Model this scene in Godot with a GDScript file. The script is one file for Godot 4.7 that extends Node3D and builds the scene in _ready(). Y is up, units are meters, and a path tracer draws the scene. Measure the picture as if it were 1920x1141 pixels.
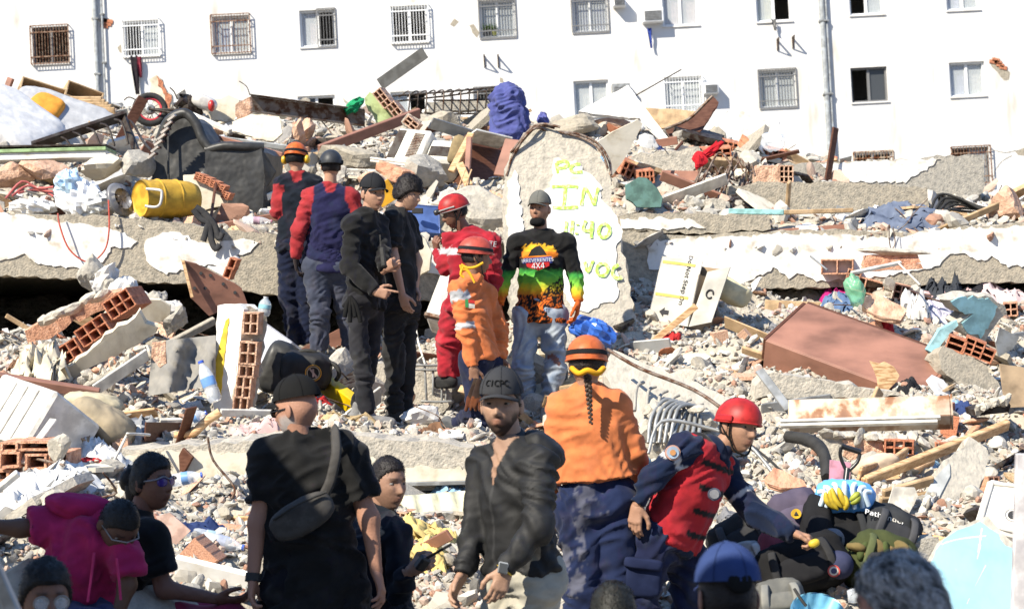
extends Node3D
# Rescue workers and onlookers on the rubble of a collapsed block, a white apartment building behind.
const F := 3600.0
var cam_pos := Vector3(0, 1.7, 0)
var cam_basis := Basis(Vector3.RIGHT, atan((720.0 - 570.5) / F))
var OX := Vector3.ZERO
var rng := RandomNumberGenerator.new()
var fn := FastNoiseLite.new()
var f1 := FastNoiseLite.new()
var M := {}
var TEX := {}
var taken := {}

func _ready() -> void:
	rng.seed = 4711
	fn.seed = 7; fn.frequency = 1.0; fn.fractal_octaves = 3
	f1.seed = 5; f1.frequency = 1.0; f1.fractal_type = FastNoiseLite.FRACTAL_NONE
	setup_view()
	make_textures()
	make_materials()
	build_structure()
	build_debris()
	build_people()

func setup_view() -> void:
	var cam := Camera3D.new(); cam.name = "camera"; add_child(cam)
	cam.transform = Transform3D(cam_basis, cam_pos)
	cam.fov = rad_to_deg(2.0 * atan(570.5 / F)); cam.near = 0.05; cam.far = 400.0
	var lens := CameraAttributesPhysical.new()
	lens.frustum_focal_length = 12.0 * F / 570.5; lens.frustum_near = 0.05; lens.frustum_far = 400.0
	lens.frustum_focus_distance = 12.5; lens.exposure_aperture = 6.3
	cam.attributes = lens
	cam.fov = rad_to_deg(2.0 * atan(570.5 / F)); cam.far = 400.0
	cam.current = true
	var env := Environment.new()
	env.background_mode = Environment.BG_SKY
	var sm := ProceduralSkyMaterial.new()
	sm.sky_top_color = Color(0.34, 0.46, 0.64); sm.sky_horizon_color = Color(0.68, 0.72, 0.76)
	sm.ground_bottom_color = Color(0.32, 0.3, 0.27); sm.ground_horizon_color = Color(0.55, 0.55, 0.53)
	sm.sky_curve = 0.12
	var sky := Sky.new(); sky.sky_material = sm
	env.sky = sky
	env.background_energy_multiplier = 1.2
	env.tonemap_mode = Environment.TONE_MAPPER_LINEAR
	env.tonemap_exposure = 2.1
	env.sdfgi_enabled = true; env.ssao_enabled = true; env.ssil_enabled = true
	var we := WorldEnvironment.new(); we.name = "world"; we.environment = env; add_child(we)
	var sun := DirectionalLight3D.new(); sun.name = "sun"; add_child(sun)
	sun.light_energy = 1.5; sun.light_color = Color(1.0, 0.965, 0.9)
	sun.light_angular_distance = 0.5; sun.shadow_enabled = true
	sun.look_at_from_position(Vector3.ZERO, Vector3(1.0, -1.15, -0.95))

# a point of the place seen at photograph pixel (x, y), d metres into it
func P(x: float, y: float, d: float) -> Vector3:
	return cam_pos + cam_basis * Vector3((x - 960.0) / F * d, (570.5 - y) / F * d, -d)

func fromw(w: Vector3) -> Vector3:
	var l := cam_basis.inverse() * (w - cam_pos)
	return Vector3(960.0 + l.x / -l.z * F, 570.5 - l.y / -l.z * F, -l.z)

func rr(a: float, b: float) -> float:
	return rng.randf_range(a, b)

func lin(r: float, g: float, b: float) -> Color:
	return Color(r, g, b).linear_to_srgb()

# ---------------------------------------------------------------- textures and materials
func noise_tex(key: String, freq: float, oct: int, stops: Array, sd: int, type := FastNoiseLite.TYPE_SIMPLEX_SMOOTH, normal := 0.0, size := 512) -> void:
	var n := FastNoiseLite.new(); n.noise_type = type; n.seed = sd; n.frequency = freq
	n.fractal_octaves = oct; n.fractal_gain = 0.55
	if type == FastNoiseLite.TYPE_CELLULAR: n.cellular_return_type = FastNoiseLite.RETURN_DISTANCE2_SUB
	var t := NoiseTexture2D.new(); t.width = size; t.height = size; t.seamless = true; t.noise = n
	t.normalize = true
	if normal > 0.0:
		t.as_normal_map = true; t.bump_strength = normal
	else:
		var g := Gradient.new(); g.offsets = PackedFloat32Array(); g.colors = PackedColorArray()
		var offs := PackedFloat32Array(); var cols := PackedColorArray()
		for s in stops:
			offs.append(s[0]); cols.append(s[1])
		g.offsets = offs; g.colors = cols
		t.color_ramp = g
	TEX[key] = t

func grey(v: float) -> Color: return Color(v, v, v)

func make_textures() -> void:
	noise_tex("mottle", 0.008, 5, [[0.0, grey(0.62)], [0.45, grey(0.86)], [0.6, grey(0.92)], [1.0, grey(1.0)]], 1)
	noise_tex("grit", 0.05, 4, [[0.0, Color(0.5, 0.48, 0.45)], [0.35, grey(0.82)], [0.7, grey(0.95)], [1.0, Color(1, 1, 0.98)]], 2)
	noise_tex("concrete", 0.022, 6, [[0.0, Color(0.66, 0.65, 0.63)], [0.4, Color(0.85, 0.84, 0.82)], [0.6, Color(0.9, 0.88, 0.85)], [1.0, Color(1, 0.98, 0.94)]], 3)
	noise_tex("plaster", 0.012, 5, [[0.0, Color(0.78, 0.74, 0.68)], [0.28, Color(0.93, 0.92, 0.9)], [0.5, grey(0.97)], [1.0, grey(1.0)]], 4)
	noise_tex("facade", 0.01, 5, [[0.0, Color(0.82, 0.79, 0.74)], [0.2, Color(0.93, 0.92, 0.9)], [0.4, grey(0.98)], [1.0, grey(1.0)]], 21)
	noise_tex("spray", 0.05, 4, [[0.0, Color(0.95, 0.97, 0.9)], [0.3, Color(0.86, 0.95, 0.66)], [0.5, Color(0.72, 0.93, 0.38)], [1.0, Color(0.6, 0.88, 0.25)]], 31)
	noise_tex("dusty", 0.014, 6, [[0.0, Color(0.72, 0.7, 0.68)], [0.42, Color(0.86, 0.84, 0.8)], [0.58, Color(0.98, 0.96, 0.92)], [1.0, Color(1, 1, 1)]], 5)
	noise_tex("clay", 0.02, 5, [[0.0, Color(0.68, 0.6, 0.56)], [0.4, Color(0.9, 0.84, 0.8)], [0.62, Color(1, 0.95, 0.9)], [0.8, Color(1, 1, 1)], [1.0, Color(1, 1, 1)]], 6)
	noise_tex("rust", 0.016, 6, [[0.0, Color(0.42, 0.24, 0.14)], [0.38, Color(0.6, 0.4, 0.26)], [0.5, Color(0.86, 0.8, 0.74)], [1.0, Color(1, 1, 1)]], 8)
	noise_tex("wood", 0.02, 4, [[0.0, Color(0.62, 0.5, 0.4)], [0.45, Color(0.86, 0.78, 0.7)], [0.55, Color(0.95, 0.9, 0.84)], [1.0, Color(1, 0.98, 0.95)]], 9)
	noise_tex("dust_cloth", 0.01, 6, [[0.0, Color(0.8, 0.8, 0.8)], [0.55, Color(0.9, 0.9, 0.9)], [0.75, Color(1, 0.99, 0.97)], [1.0, Color(1, 1, 1)]], 10)
	noise_tex("n_bump", 0.02, 5, [], 11, FastNoiseLite.TYPE_SIMPLEX_SMOOTH, 6.0)
	noise_tex("n_grit", 0.06, 4, [], 12, FastNoiseLite.TYPE_SIMPLEX_SMOOTH, 7.0)
	noise_tex("n_fold", 0.009, 3, [], 13, FastNoiseLite.TYPE_SIMPLEX_SMOOTH, 9.0)
	noise_tex("n_weave", 0.12, 2, [], 14, FastNoiseLite.TYPE_SIMPLEX_SMOOTH, 3.0)

func mk(key: String, c: Color, rough := 0.9, tex := "", ts := 1.0, nrm := "", ns := 0.6, o := {}) -> StandardMaterial3D:
	if M.has(key): return M[key]
	var m := StandardMaterial3D.new(); m.resource_name = key
	m.albedo_color = c.linear_to_srgb(); m.roughness = rough; m.metallic_specular = o.get("spec", 0.4)
	m.cull_mode = BaseMaterial3D.CULL_DISABLED
	if tex != "":
		m.albedo_texture = TEX[tex]
	if nrm != "":
		m.normal_enabled = true; m.normal_texture = TEX[nrm]; m.normal_scale = ns
	m.uv1_triplanar = true
	m.uv1_world_triplanar = o.get("world", false)
	m.uv1_scale = o.get("sc", Vector3.ONE * ts)
	if o.get("vc", false): m.vertex_color_use_as_albedo = true
	if o.has("metal"): m.metallic = o.metal
	if o.has("alpha"):
		m.transparency = BaseMaterial3D.TRANSPARENCY_ALPHA
		m.albedo_color.a = o.alpha
	if o.has("back"):
		m.backlight_enabled = true; m.backlight = o.back
	if o.has("coat"):
		m.clearcoat_enabled = true; m.clearcoat = o.coat; m.clearcoat_roughness = 0.15
	if o.has("rim"):
		m.rim_enabled = true; m.rim = o.rim; m.rim_tint = 0.6
	if o.has("sss"):
		m.subsurf_scatter_enabled = true; m.subsurf_scatter_strength = o.sss
	M[key] = m
	return m

# a cloth / paint / plastic of one colour, made on demand
func cloth_mat(c: Color) -> StandardMaterial3D:
	return mk("cloth_" + c.to_html(), c, 0.92, "dust_cloth", 1.1, "n_fold", 0.5, {"spec": 0.25})
func paint(c: Color, rough := 0.55) -> StandardMaterial3D:
	return mk("paint_%s_%d" % [c.to_html(), int(rough * 100)], c, rough, "dusty", 0.9, "n_bump", 0.12)
func plastic(c: Color, rough := 0.35) -> StandardMaterial3D:
	return mk("plastic_%s_%d" % [c.to_html(), int(rough * 100)], c, rough, "mottle", 1.2, "", 0.0, {"spec": 0.5})

func make_materials() -> void:
	mk("rubble_ground", Color(0.47, 0.435, 0.375), 0.95, "concrete", 0.45, "n_grit", 1.0, {"world": true})
	mk("earth", Color(0.2, 0.18, 0.15), 0.95, "concrete", 0.2, "n_grit", 0.8, {"world": true})
	mk("concrete", Color(0.42, 0.39, 0.33), 0.93, "concrete", 1.2, "n_grit", 0.5)
	mk("concrete_grey", Color(0.42, 0.41, 0.38), 0.93, "concrete", 1.3, "n_grit", 0.5)
	mk("concrete_pale", Color(0.53, 0.505, 0.45), 0.93, "concrete", 1.1, "n_grit", 0.45)
	mk("plaster", Color(0.72, 0.71, 0.68), 0.9, "plaster", 0.7, "n_bump", 0.15)
	mk("plaster_cream", Color(0.62, 0.57, 0.46), 0.9, "plaster", 0.7, "n_bump", 0.15)
	mk("facade", Color(0.66, 0.655, 0.64), 0.9, "facade", 0.1, "n_bump", 0.1, {"sc": Vector3(0.16, 0.035, 0.16)})
	mk("brick", Color(0.47, 0.21, 0.125), 0.9, "clay", 1.6, "n_grit", 0.6)
	mk("brick_dusty", Color(0.55, 0.33, 0.23), 0.92, "clay", 1.3, "n_grit", 0.7)
	mk("brick_pale", Color(0.56, 0.4, 0.3), 0.92, "clay", 1.1, "n_grit", 0.7)
	mk("chips", Color(1, 1, 1), 0.94, "grit", 2.0, "n_grit", 0.7, {"vc": true})
	mk("steel", Color(0.22, 0.21, 0.2), 0.5, "rust", 0.9, "n_bump", 0.3, {"metal": 0.55})
	mk("steel_grey", Color(0.34, 0.36, 0.38), 0.45, "dusty", 0.7, "n_bump", 0.15, {"metal": 0.4})
	mk("steel_dark", Color(0.06, 0.058, 0.055), 0.6, "rust", 1.0, "n_bump", 0.3, {"metal": 0.3})
	mk("rebar", Color(0.26, 0.23, 0.21), 0.65, "rust", 2.0, "n_grit", 0.6, {"metal": 0.35})
	mk("white_metal", Color(0.7, 0.7, 0.68), 0.4, "dusty", 0.9, "n_bump", 0.1)
	mk("rusty_white", Color(0.68, 0.64, 0.56), 0.6, "rust", 0.5, "n_bump", 0.2)
	mk("window_white", Color(0.72, 0.73, 0.73), 0.5)
	mk("window_dark", Color(0.16, 0.16, 0.16), 0.5)
	mk("room_dark", Color(0.03, 0.03, 0.032), 0.9)
	mk("room_wall", Color(0.42, 0.41, 0.39), 0.9)
	mk("glass", Color(0.82, 0.88, 0.9), 0.06, "", 1.0, "", 0.0, {"alpha": 0.22})
	mk("dark_glass", Color(0.05, 0.055, 0.06), 0.12)
	mk("pale_glass", Color(0.5, 0.52, 0.5), 0.2)
	mk("clear_plastic", Color(0.9, 0.94, 0.96), 0.12, "", 1.0, "", 0.0, {"alpha": 0.3})
	mk("wood_dark", Color(0.11, 0.05, 0.032), 0.6, "wood", 1.0, "n_bump", 0.2, {"sc": Vector3(0.8, 4.0, 4.0)})
	mk("wood_red", Color(0.33, 0.16, 0.11), 0.6, "mottle", 1.0, "n_bump", 0.15, {"sc": Vector3(0.35, 0.8, 0.8)})
	mk("wood_pale", Color(0.62, 0.47, 0.3), 0.75, "wood", 1.0, "n_bump", 0.2, {"sc": Vector3(0.8, 4.0, 4.0)})
	mk("chipboard", Color(0.47, 0.34, 0.21), 0.8, "dusty", 1.0, "n_grit", 0.2)
	mk("cardboard", Color(0.45, 0.33, 0.21), 0.85, "mottle", 0.9, "n_bump", 0.1)
	mk("rubber", Color(0.03, 0.03, 0.03), 0.75, "dusty", 1.5, "n_grit", 0.3)
	mk("leather_black", Color(0.035, 0.036, 0.037), 0.45, "dusty", 0.8, "n_fold", 0.5)
	mk("skin", Color(1, 1, 1), 0.55, "", 1.0, "n_weave", 0.15, {"vc": true, "spec": 0.35})
	mk("fabric", Color(1, 1, 1), 0.92, "dust_cloth", 1.3, "n_fold", 0.6, {"vc": true, "spec": 0.25, "rim": 0.15})
	mk("shell_jacket", Color(1, 1, 1), 0.68, "dust_cloth", 1.3, "n_fold", 0.45, {"vc": true, "spec": 0.4})
	mk("gear", Color(1, 1, 1), 0.38, "mottle", 1.6, "n_bump", 0.08, {"vc": true, "spec": 0.5})
	mk("hair", Color(1, 1, 1), 0.6, "grit", 3.0, "n_grit", 0.7, {"vc": true, "spec": 0.4})
	mk("print_green", Color(0.72, 0.72, 0.7), 0.85, "spray", 0.9)

# ---------------------------------------------------------------- scene tree helpers
func numbered(called: String) -> String:
	if not taken.has(called):
		taken[called] = 0
		return called
	taken[called] += 1
	return "%s_%03d" % [called, taken[called]]

func tag(o: Node, label: String, category: String, group := "", kind := "") -> Node:
	o.set_meta("label", label)
	if category != "": o.set_meta("category", category)
	if group != "": o.set_meta("group", group)
	if kind != "": o.set_meta("kind", kind)
	return o

# starts a thing with parts at its base; the parts' shapes are given in place
func thing(called: String, label: String, category: String, at: Vector3, group := "") -> Node3D:
	var o := Node3D.new(); o.name = numbered(called); add_child(o)
	o.position = at; OX = at
	tag(o, label, category, group)
	return o

func sto(smooth := -1) -> SurfaceTool:
	var st := SurfaceTool.new(); st.begin(Mesh.PRIMITIVE_TRIANGLES); st.set_smooth_group(smooth)
	return st

func commit(st: SurfaceTool) -> ArrayMesh:
	st.generate_normals()
	return st.commit()

# one mesh as a part of parent
func part(called: String, st: SurfaceTool, m: Material, parent: Node) -> MeshInstance3D:
	return part_mesh(called, commit(st), m, parent)
func part_mesh(called: String, mesh: Mesh, m: Material, parent: Node) -> MeshInstance3D:
	var o := MeshInstance3D.new(); o.name = called; o.mesh = mesh; o.material_override = m
	parent.add_child(o, true)
	return o
# one mesh as a thing of its own, its node at `at`
func single(called: String, st: SurfaceTool, m: Material, label: String, category: String, at: Vector3, group := "", kind := "") -> MeshInstance3D:
	var o := part_mesh(numbered(called), commit(st), m, self)
	o.position = at
	tag(o, label, category, group, kind)
	return o
func structure(called: String, st: SurfaceTool, m: Material, at := Vector3.ZERO) -> MeshInstance3D:
	var o := part_mesh(numbered(called), commit(st), m, self)
	o.position = at; o.set_meta("kind", "structure")
	return o

# ---------------------------------------------------------------- shapes
func tri(st: SurfaceTool, a: Vector3, b: Vector3, c: Vector3, out: Vector3) -> void:
	if (a - c).cross(a - b).dot(out) < 0.0:
		var t := b; b = c; c = t
	st.add_vertex(a - OX); st.add_vertex(b - OX); st.add_vertex(c - OX)
func quad(st: SurfaceTool, a: Vector3, b: Vector3, c: Vector3, d: Vector3, out: Vector3) -> void:
	tri(st, a, b, c, out); tri(st, a, c, d, out)

# a box from a corner and three edges, with chamfered edges when bevel > 0
func pbox(st: SurfaceTool, o: Vector3, u: Vector3, v: Vector3, w: Vector3, bevel := 0.0) -> void:
	var c := o + (u + v + w) * 0.5
	var ax := [u, v, w]
	if bevel <= 0.0:
		for i in 3:
			var n: Vector3 = ax[i]; var p: Vector3 = ax[(i + 1) % 3] * 0.5; var q: Vector3 = ax[(i + 2) % 3] * 0.5
			for s in [-0.5, 0.5]:
				var f: Vector3 = c + n * s
				quad(st, f - p - q, f + p - q, f + p + q, f - p + q, n * s)
		return
	var hl := [u.length() * 0.5, v.length() * 0.5, w.length() * 0.5]
	var un := [u.normalized(), v.normalized(), w.normalized()]
	var b := minf(bevel, minf(hl[0], minf(hl[1], hl[2])) * 0.9)
	for i in 3:
		var j := (i + 1) % 3; var k := (i + 2) % 3
		for s in [-1.0, 1.0]:
			var f: Vector3 = c + un[i] * (hl[i] * s)
			var p: Vector3 = un[j] * (hl[j] - b); var q: Vector3 = un[k] * (hl[k] - b)
			quad(st, f - p - q, f + p - q, f + p + q, f - p + q, un[i] * s)
			for s2 in [-1.0, 1.0]:
				var e1: Vector3 = c + un[i] * (hl[i] * s) + un[j] * ((hl[j] - b) * s2)
				var e2: Vector3 = c + un[i] * ((hl[i] - b) * s) + un[j] * (hl[j] * s2)
				quad(st, e1 - q, e1 + q, e2 + q, e2 - q, un[i] * s + un[j] * s2)
	for sx in [-1.0, 1.0]:
		for sy in [-1.0, 1.0]:
			for sz in [-1.0, 1.0]:
				var q: Vector3 = c + un[0] * (hl[0] * sx) + un[1] * (hl[1] * sy) + un[2] * (hl[2] * sz)
				var x: Vector3 = un[0] * (b * sx); var y: Vector3 = un[1] * (b * sy); var z: Vector3 = un[2] * (b * sz)
				tri(st, q - y - z, q - x - z, q - x - y, x + y + z)

func abox(st: SurfaceTool, lo: Vector3, hi: Vector3, bevel := 0.0) -> void:
	var s := hi - lo
	pbox(st, lo, Vector3(s.x, 0, 0), Vector3(0, s.y, 0), Vector3(0, 0, s.z), bevel)

# a bar from p to q; w across (towards `side`), t thick
func bar(st: SurfaceTool, p: Vector3, q: Vector3, w: float, t: float, side := Vector3(0, 0, 1), bevel := 0.0) -> void:
	var d := (q - p)
	var z := d.normalized()
	var x := (side - z * side.dot(z))
	if x.length() < 0.01: x = Vector3.UP - z * z.y
	x = x.normalized()
	var y := z.cross(x)
	pbox(st, p - x * w * 0.5 - y * t * 0.5, d, x * w, y * t, bevel)

# skin over rings of equal size; each ring is closed
func loft(st: SurfaceTool, rings: Array, cap_a := true, cap_b := true) -> void:
	var cs: Array = []
	for r in rings:
		var c := Vector3.ZERO
		for p in r: c += p
		cs.append(c / r.size())
	for i in rings.size() - 1:
		var a: PackedVector3Array = rings[i]; var b: PackedVector3Array = rings[i + 1]
		var n := a.size()
		for k in n:
			var l := (k + 1) % n
			var mid := (a[k] + a[l] + b[k] + b[l]) * 0.25
			var out: Vector3 = mid - (cs[i] + cs[i + 1]) * 0.5
			var nn := (a[k] - b[l]).cross(a[l] - b[k])
			if nn.length_squared() < 1e-16: continue
			if absf(nn.normalized().dot(out.normalized())) < 0.05:
				out += (cs[i] - cs[i + 1]) * 0.0
			quad(st, a[k], a[l], b[l], b[k], out)
	for e in 2:
		if (e == 0 and not cap_a) or (e == 1 and not cap_b): continue
		var r: PackedVector3Array = rings[0 if e == 0 else rings.size() - 1]
		var c: Vector3 = cs[0 if e == 0 else rings.size() - 1]
		var other: Vector3 = cs[1 if e == 0 else rings.size() - 2]
		st.set_smooth_group(9 + e)
		for k in r.size():
			tri(st, c, r[k], r[(k + 1) % r.size()], c - other)
		st.set_smooth_group(0)

func ring(c: Vector3, x: Vector3, y: Vector3, n: int, jitter := 0.0) -> PackedVector3Array:
	var r := PackedVector3Array()
	for k in n:
		var a := TAU * k / n
		var s := 1.0 + (rr(-jitter, jitter) if jitter > 0.0 else 0.0)
		r.append(c + (x * cos(a) + y * sin(a)) * s)
	return r

func smooth_path(pts: Array, sub := 4) -> PackedVector3Array:
	var out := PackedVector3Array()
	var n := pts.size()
	for i in n - 1:
		var p0: Vector3 = pts[maxi(i - 1, 0)]; var p1: Vector3 = pts[i]; var p2: Vector3 = pts[i + 1]; var p3: Vector3 = pts[mini(i + 2, n - 1)]
		for k in sub:
			out.append(p1.cubic_interpolate(p2, p0, p3, float(k) / sub))
	out.append(pts[n - 1])
	return out

func tube(st: SurfaceTool, pts, r: float, sides := 6, r2 := -1.0) -> void:
	var rings: Array = []
	var n: int = pts.size()
	var x := Vector3.ZERO
	for i in n:
		var dir: Vector3 = (pts[mini(i + 1, n - 1)] - pts[maxi(i - 1, 0)]).normalized()
		if x == Vector3.ZERO:
			x = dir.cross(Vector3.UP if absf(dir.y) < 0.9 else Vector3.RIGHT).normalized()
		else:
			x = (x - dir * x.dot(dir)).normalized()
		var y := dir.cross(x)
		var rad := r if r2 < 0.0 else lerpf(r, r2, float(i) / (n - 1))
		rings.append(ring(pts[i], x * rad, y * rad, sides))
	loft(st, rings)

# turned shape: profile of (radius, height) about axis at c
func lathe(st: SurfaceTool, c: Vector3, axis: Vector3, prof: Array, n := 16, side := Vector3.ZERO) -> void:
	axis = axis.normalized()
	var x := side if side != Vector3.ZERO else (axis.cross(Vector3.RIGHT) if absf(axis.x) < 0.9 else axis.cross(Vector3.UP))
	x = (x - axis * x.dot(axis)).normalized()
	var y := axis.cross(x)
	var rings: Array = []
	for p in prof:
		rings.append(ring(c + axis * p[1], x * maxf(p[0], 0.0005), y * maxf(p[0], 0.0005), n))
	loft(st, rings)

# a flat plate with a broken outline: pts on one plane, thickness along `back`
func plate(st: SurfaceTool, pts: PackedVector3Array, back: Vector3, step := 0.07, jag := 0.012, grooves := 2) -> void:
	# resample the outline and roughen it
	var n0 := pts.size()
	var c := Vector3.ZERO
	for p in pts: c += p
	c /= n0
	var nrm := back.normalized()
	var ux := (pts[1] - pts[0]); ux = (ux - nrm * ux.dot(nrm)).normalized()
	var uy := nrm.cross(ux)
	var out := PackedVector3Array()
	for i in n0:
		var a := pts[i]; var b := pts[(i + 1) % n0]
		var seg := maxi(1, int(a.distance_to(b) / step))
		for k in seg:
			var p := a.lerp(b, float(k) / seg)
			if jag > 0.0: p += ux * rr(-jag, jag) + uy * rr(-jag, jag)
			out.append(p)
	var flat := PackedVector2Array()
	for p in out: flat.append(Vector2((p - c).dot(ux), (p - c).dot(uy)))
	var idx := Geometry2D.triangulate_polygon(flat)
	if idx.is_empty():
		var hull := Geometry2D.convex_hull(flat)
		hull.remove_at(hull.size() - 1)
		flat = hull
		out = PackedVector3Array()
		for q in flat: out.append(c + ux * q.x + uy * q.y)
		idx = Geometry2D.triangulate_polygon(flat)
	var m := out.size()
	var area := 0.0
	for i in m: area += flat[i].cross(flat[(i + 1) % m])
	var sgn := 1.0 if area > 0.0 else -1.0
	for t in range(0, idx.size(), 3):
		tri(st, out[idx[t]], out[idx[t + 1]], out[idx[t + 2]], -nrm)
		tri(st, out[idx[t]] + back, out[idx[t + 1]] + back, out[idx[t + 2]] + back, nrm)
	var rows: Array = [out]
	for g in grooves:
		var r := PackedVector3Array()
		var f := float(g + 1) / (grooves + 1)
		for p in out:
			r.append(p + back * f + (ux * rr(-jag, jag) + uy * rr(-jag, jag)) * 1.3)
		rows.append(r)
	var last := PackedVector3Array()
	for p in out: last.append(p + back)
	rows.append(last)
	for r in rows.size() - 1:
		for i in m:
			var j := (i + 1) % m
			var e: Vector2 = flat[j] - flat[i]
			var o2 := Vector2(e.y, -e.x) * sgn
			quad(st, rows[r][i], rows[r][j], rows[r + 1][j], rows[r + 1][i], ux * o2.x + uy * o2.y)

# pixels at depth d on a plane tilted by gx, gy metres of depth per 100 px from (x0, y0)
func ppts(px: Array, d: float, gx := 0.0, gy := 0.0) -> PackedVector3Array:
	var r := PackedVector3Array()
	for p in px:
		r.append(P(p[0], p[1], d + gx * (p[0] - px[0][0]) / 100.0 + gy * (p[1] - px[0][1]) / 100.0))
	return r
func plane_back(pts: PackedVector3Array) -> Vector3:
	var c := Vector3.ZERO
	for p in pts: c += p
	c /= pts.size()
	var n := Vector3.ZERO
	for i in pts.size():
		n += (pts[i] - c).cross(pts[(i + 1) % pts.size()] - c)
	n = n.normalized()
	return n if n.dot(c - cam_pos) > 0.0 else -n

func base_of(pts: PackedVector3Array) -> Vector3:
	var c := Vector3.ZERO
	var lo := 1e9
	for p in pts:
		c += p; lo = minf(lo, p.y)
	c /= pts.size()
	return Vector3(c.x, lo, c.z)

# broken stone: a ball cut by random planes
var ICO := {}
func ico(level: int) -> Array:
	if ICO.has(level): return ICO[level]
	var vs: Array = []; var fs: Array = []
	if level == 0:
		var t := (1.0 + sqrt(5.0)) / 2.0
		for v in [[-1, t, 0], [1, t, 0], [-1, -t, 0], [1, -t, 0], [0, -1, t], [0, 1, t], [0, -1, -t], [0, 1, -t], [t, 0, -1], [t, 0, 1], [-t, 0, -1], [-t, 0, 1]]:
			vs.append(Vector3(v[0], v[1], v[2]).normalized())
		fs = [[0, 11, 5], [0, 5, 1], [0, 1, 7], [0, 7, 10], [0, 10, 11], [1, 5, 9], [5, 11, 4], [11, 10, 2], [10, 7, 6], [7, 1, 8], [3, 9, 4], [3, 4, 2], [3, 2, 6], [3, 6, 8], [3, 8, 9], [4, 9, 5], [2, 4, 11], [6, 2, 10], [8, 6, 7], [9, 8, 1]]
	else:
		var b := ico(level - 1)
		vs = b[0].duplicate()
		var mids := {}
		for f in b[1]:
			var m: Array = []
			for k in 3:
				var i: int = f[k]; var j: int = f[(k + 1) % 3]
				var key := mini(i, j) * 100000 + maxi(i, j)
				if not mids.has(key):
					mids[key] = vs.size(); vs.append(((vs[i] + vs[j]) * 0.5).normalized())
				m.append(mids[key])
			fs.append([f[0], m[0], m[2]]); fs.append([f[1], m[1], m[0]]); fs.append([f[2], m[2], m[1]]); fs.append(m)
	ICO[level] = [vs, fs]
	return ICO[level]

func chunk(st: SurfaceTool, c: Vector3, size: Vector3, level := 1, turn := Basis(), rough := 0.05, cuts := 9) -> void:
	var g := ico(level)
	var ns: Array = []
	for i in cuts + 4:
		ns.append([Vector3(rr(-1, 1), rr(-1, 1), rr(-1, 1)).normalized(), rr(0.42, 0.8)])
	var pv: Array = []
	for u in g[0]:
		var r := 1.0
		for p in ns:
			var k: float = u.dot(p[0])
			if k > 0.08: r = minf(r, p[1] / k)
		r *= 1.0 + rr(-rough, rough)
		pv.append(c + turn * (u * r * size * 0.74))
	for f in g[1]:
		tri(st, pv[f[0]], pv[f[1]], pv[f[2]], (pv[f[0]] + pv[f[1]] + pv[f[2]]) / 3.0 - c)

func rand_basis(tilt := PI) -> Basis:
	return Basis(Vector3.UP, rr(0, TAU)) * Basis(Vector3(rr(-1, 1), rr(-0.3, 0.3), rr(-1, 1)).normalized(), rr(-tilt, tilt))

# ================================================================ the setting
var LOW := {
	-700: [[7, 1594], [8.6, 1390], [9.5, 1137], [11, 965], [13.5, 800], [15, 690], [16, 600], [17, 500], [20, 480], [25, 470]],
	-150: [[7, 1594], [8.6, 1390], [9.5, 1137], [11, 965], [12.5, 864], [13.5, 800], [15, 708], [16, 652], [17, 640], [20, 640], [22, 560], [25, 470]],
	100: [[7, 1594], [8.6, 1390], [9.5, 1137], [11, 965], [12.5, 864], [13.5, 800], [15, 700], [16, 640], [17, 640], [20, 640], [22, 560], [25, 470]],
	500: [[7, 1594], [8.6, 1390], [9.5, 1137], [11, 990], [12.6, 905], [12.85, 815], [14.5, 770], [15.5, 700], [16.5, 655], [17, 655], [20, 650], [22, 560], [25, 470]],
	890: [[7, 1594], [8.6, 1390], [9.5, 1137], [11, 1000], [12.6, 912], [12.85, 812], [14.5, 790], [15.2, 760], [16, 700], [17, 645], [20, 640], [22, 560], [25, 470]],
	1000: [[7, 1594], [8.6, 1390], [9.5, 1137], [11, 1000], [12.6, 900], [13.4, 835], [14.9, 788], [15.5, 740], [17, 600], [20, 560], [25, 470]],
	1200: [[7, 1594], [8.6, 1390], [9.5, 1137], [11, 985], [12.5, 860], [13.5, 770], [14.5, 690], [15.5, 630], [16.5, 560], [17.3, 520], [25, 470]],
	1500: [[7, 1594], [8.6, 1390], [9.5, 1137], [10.5, 1010], [12, 880], [13, 805], [15, 655], [16.5, 575], [17.2, 552], [25, 470]],
	1920: [[7, 1594], [8.6, 1390], [9.5, 1137], [10.5, 1010], [12, 885], [13, 810], [15, 660], [16.5, 580], [17.2, 550], [25, 470]],
	2600: [[7, 1594], [8.6, 1390], [9.5, 1137], [10.5, 1010], [12, 880], [13, 800], [15, 640], [16.5, 560], [17.2, 520], [25, 470]],
}
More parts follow.
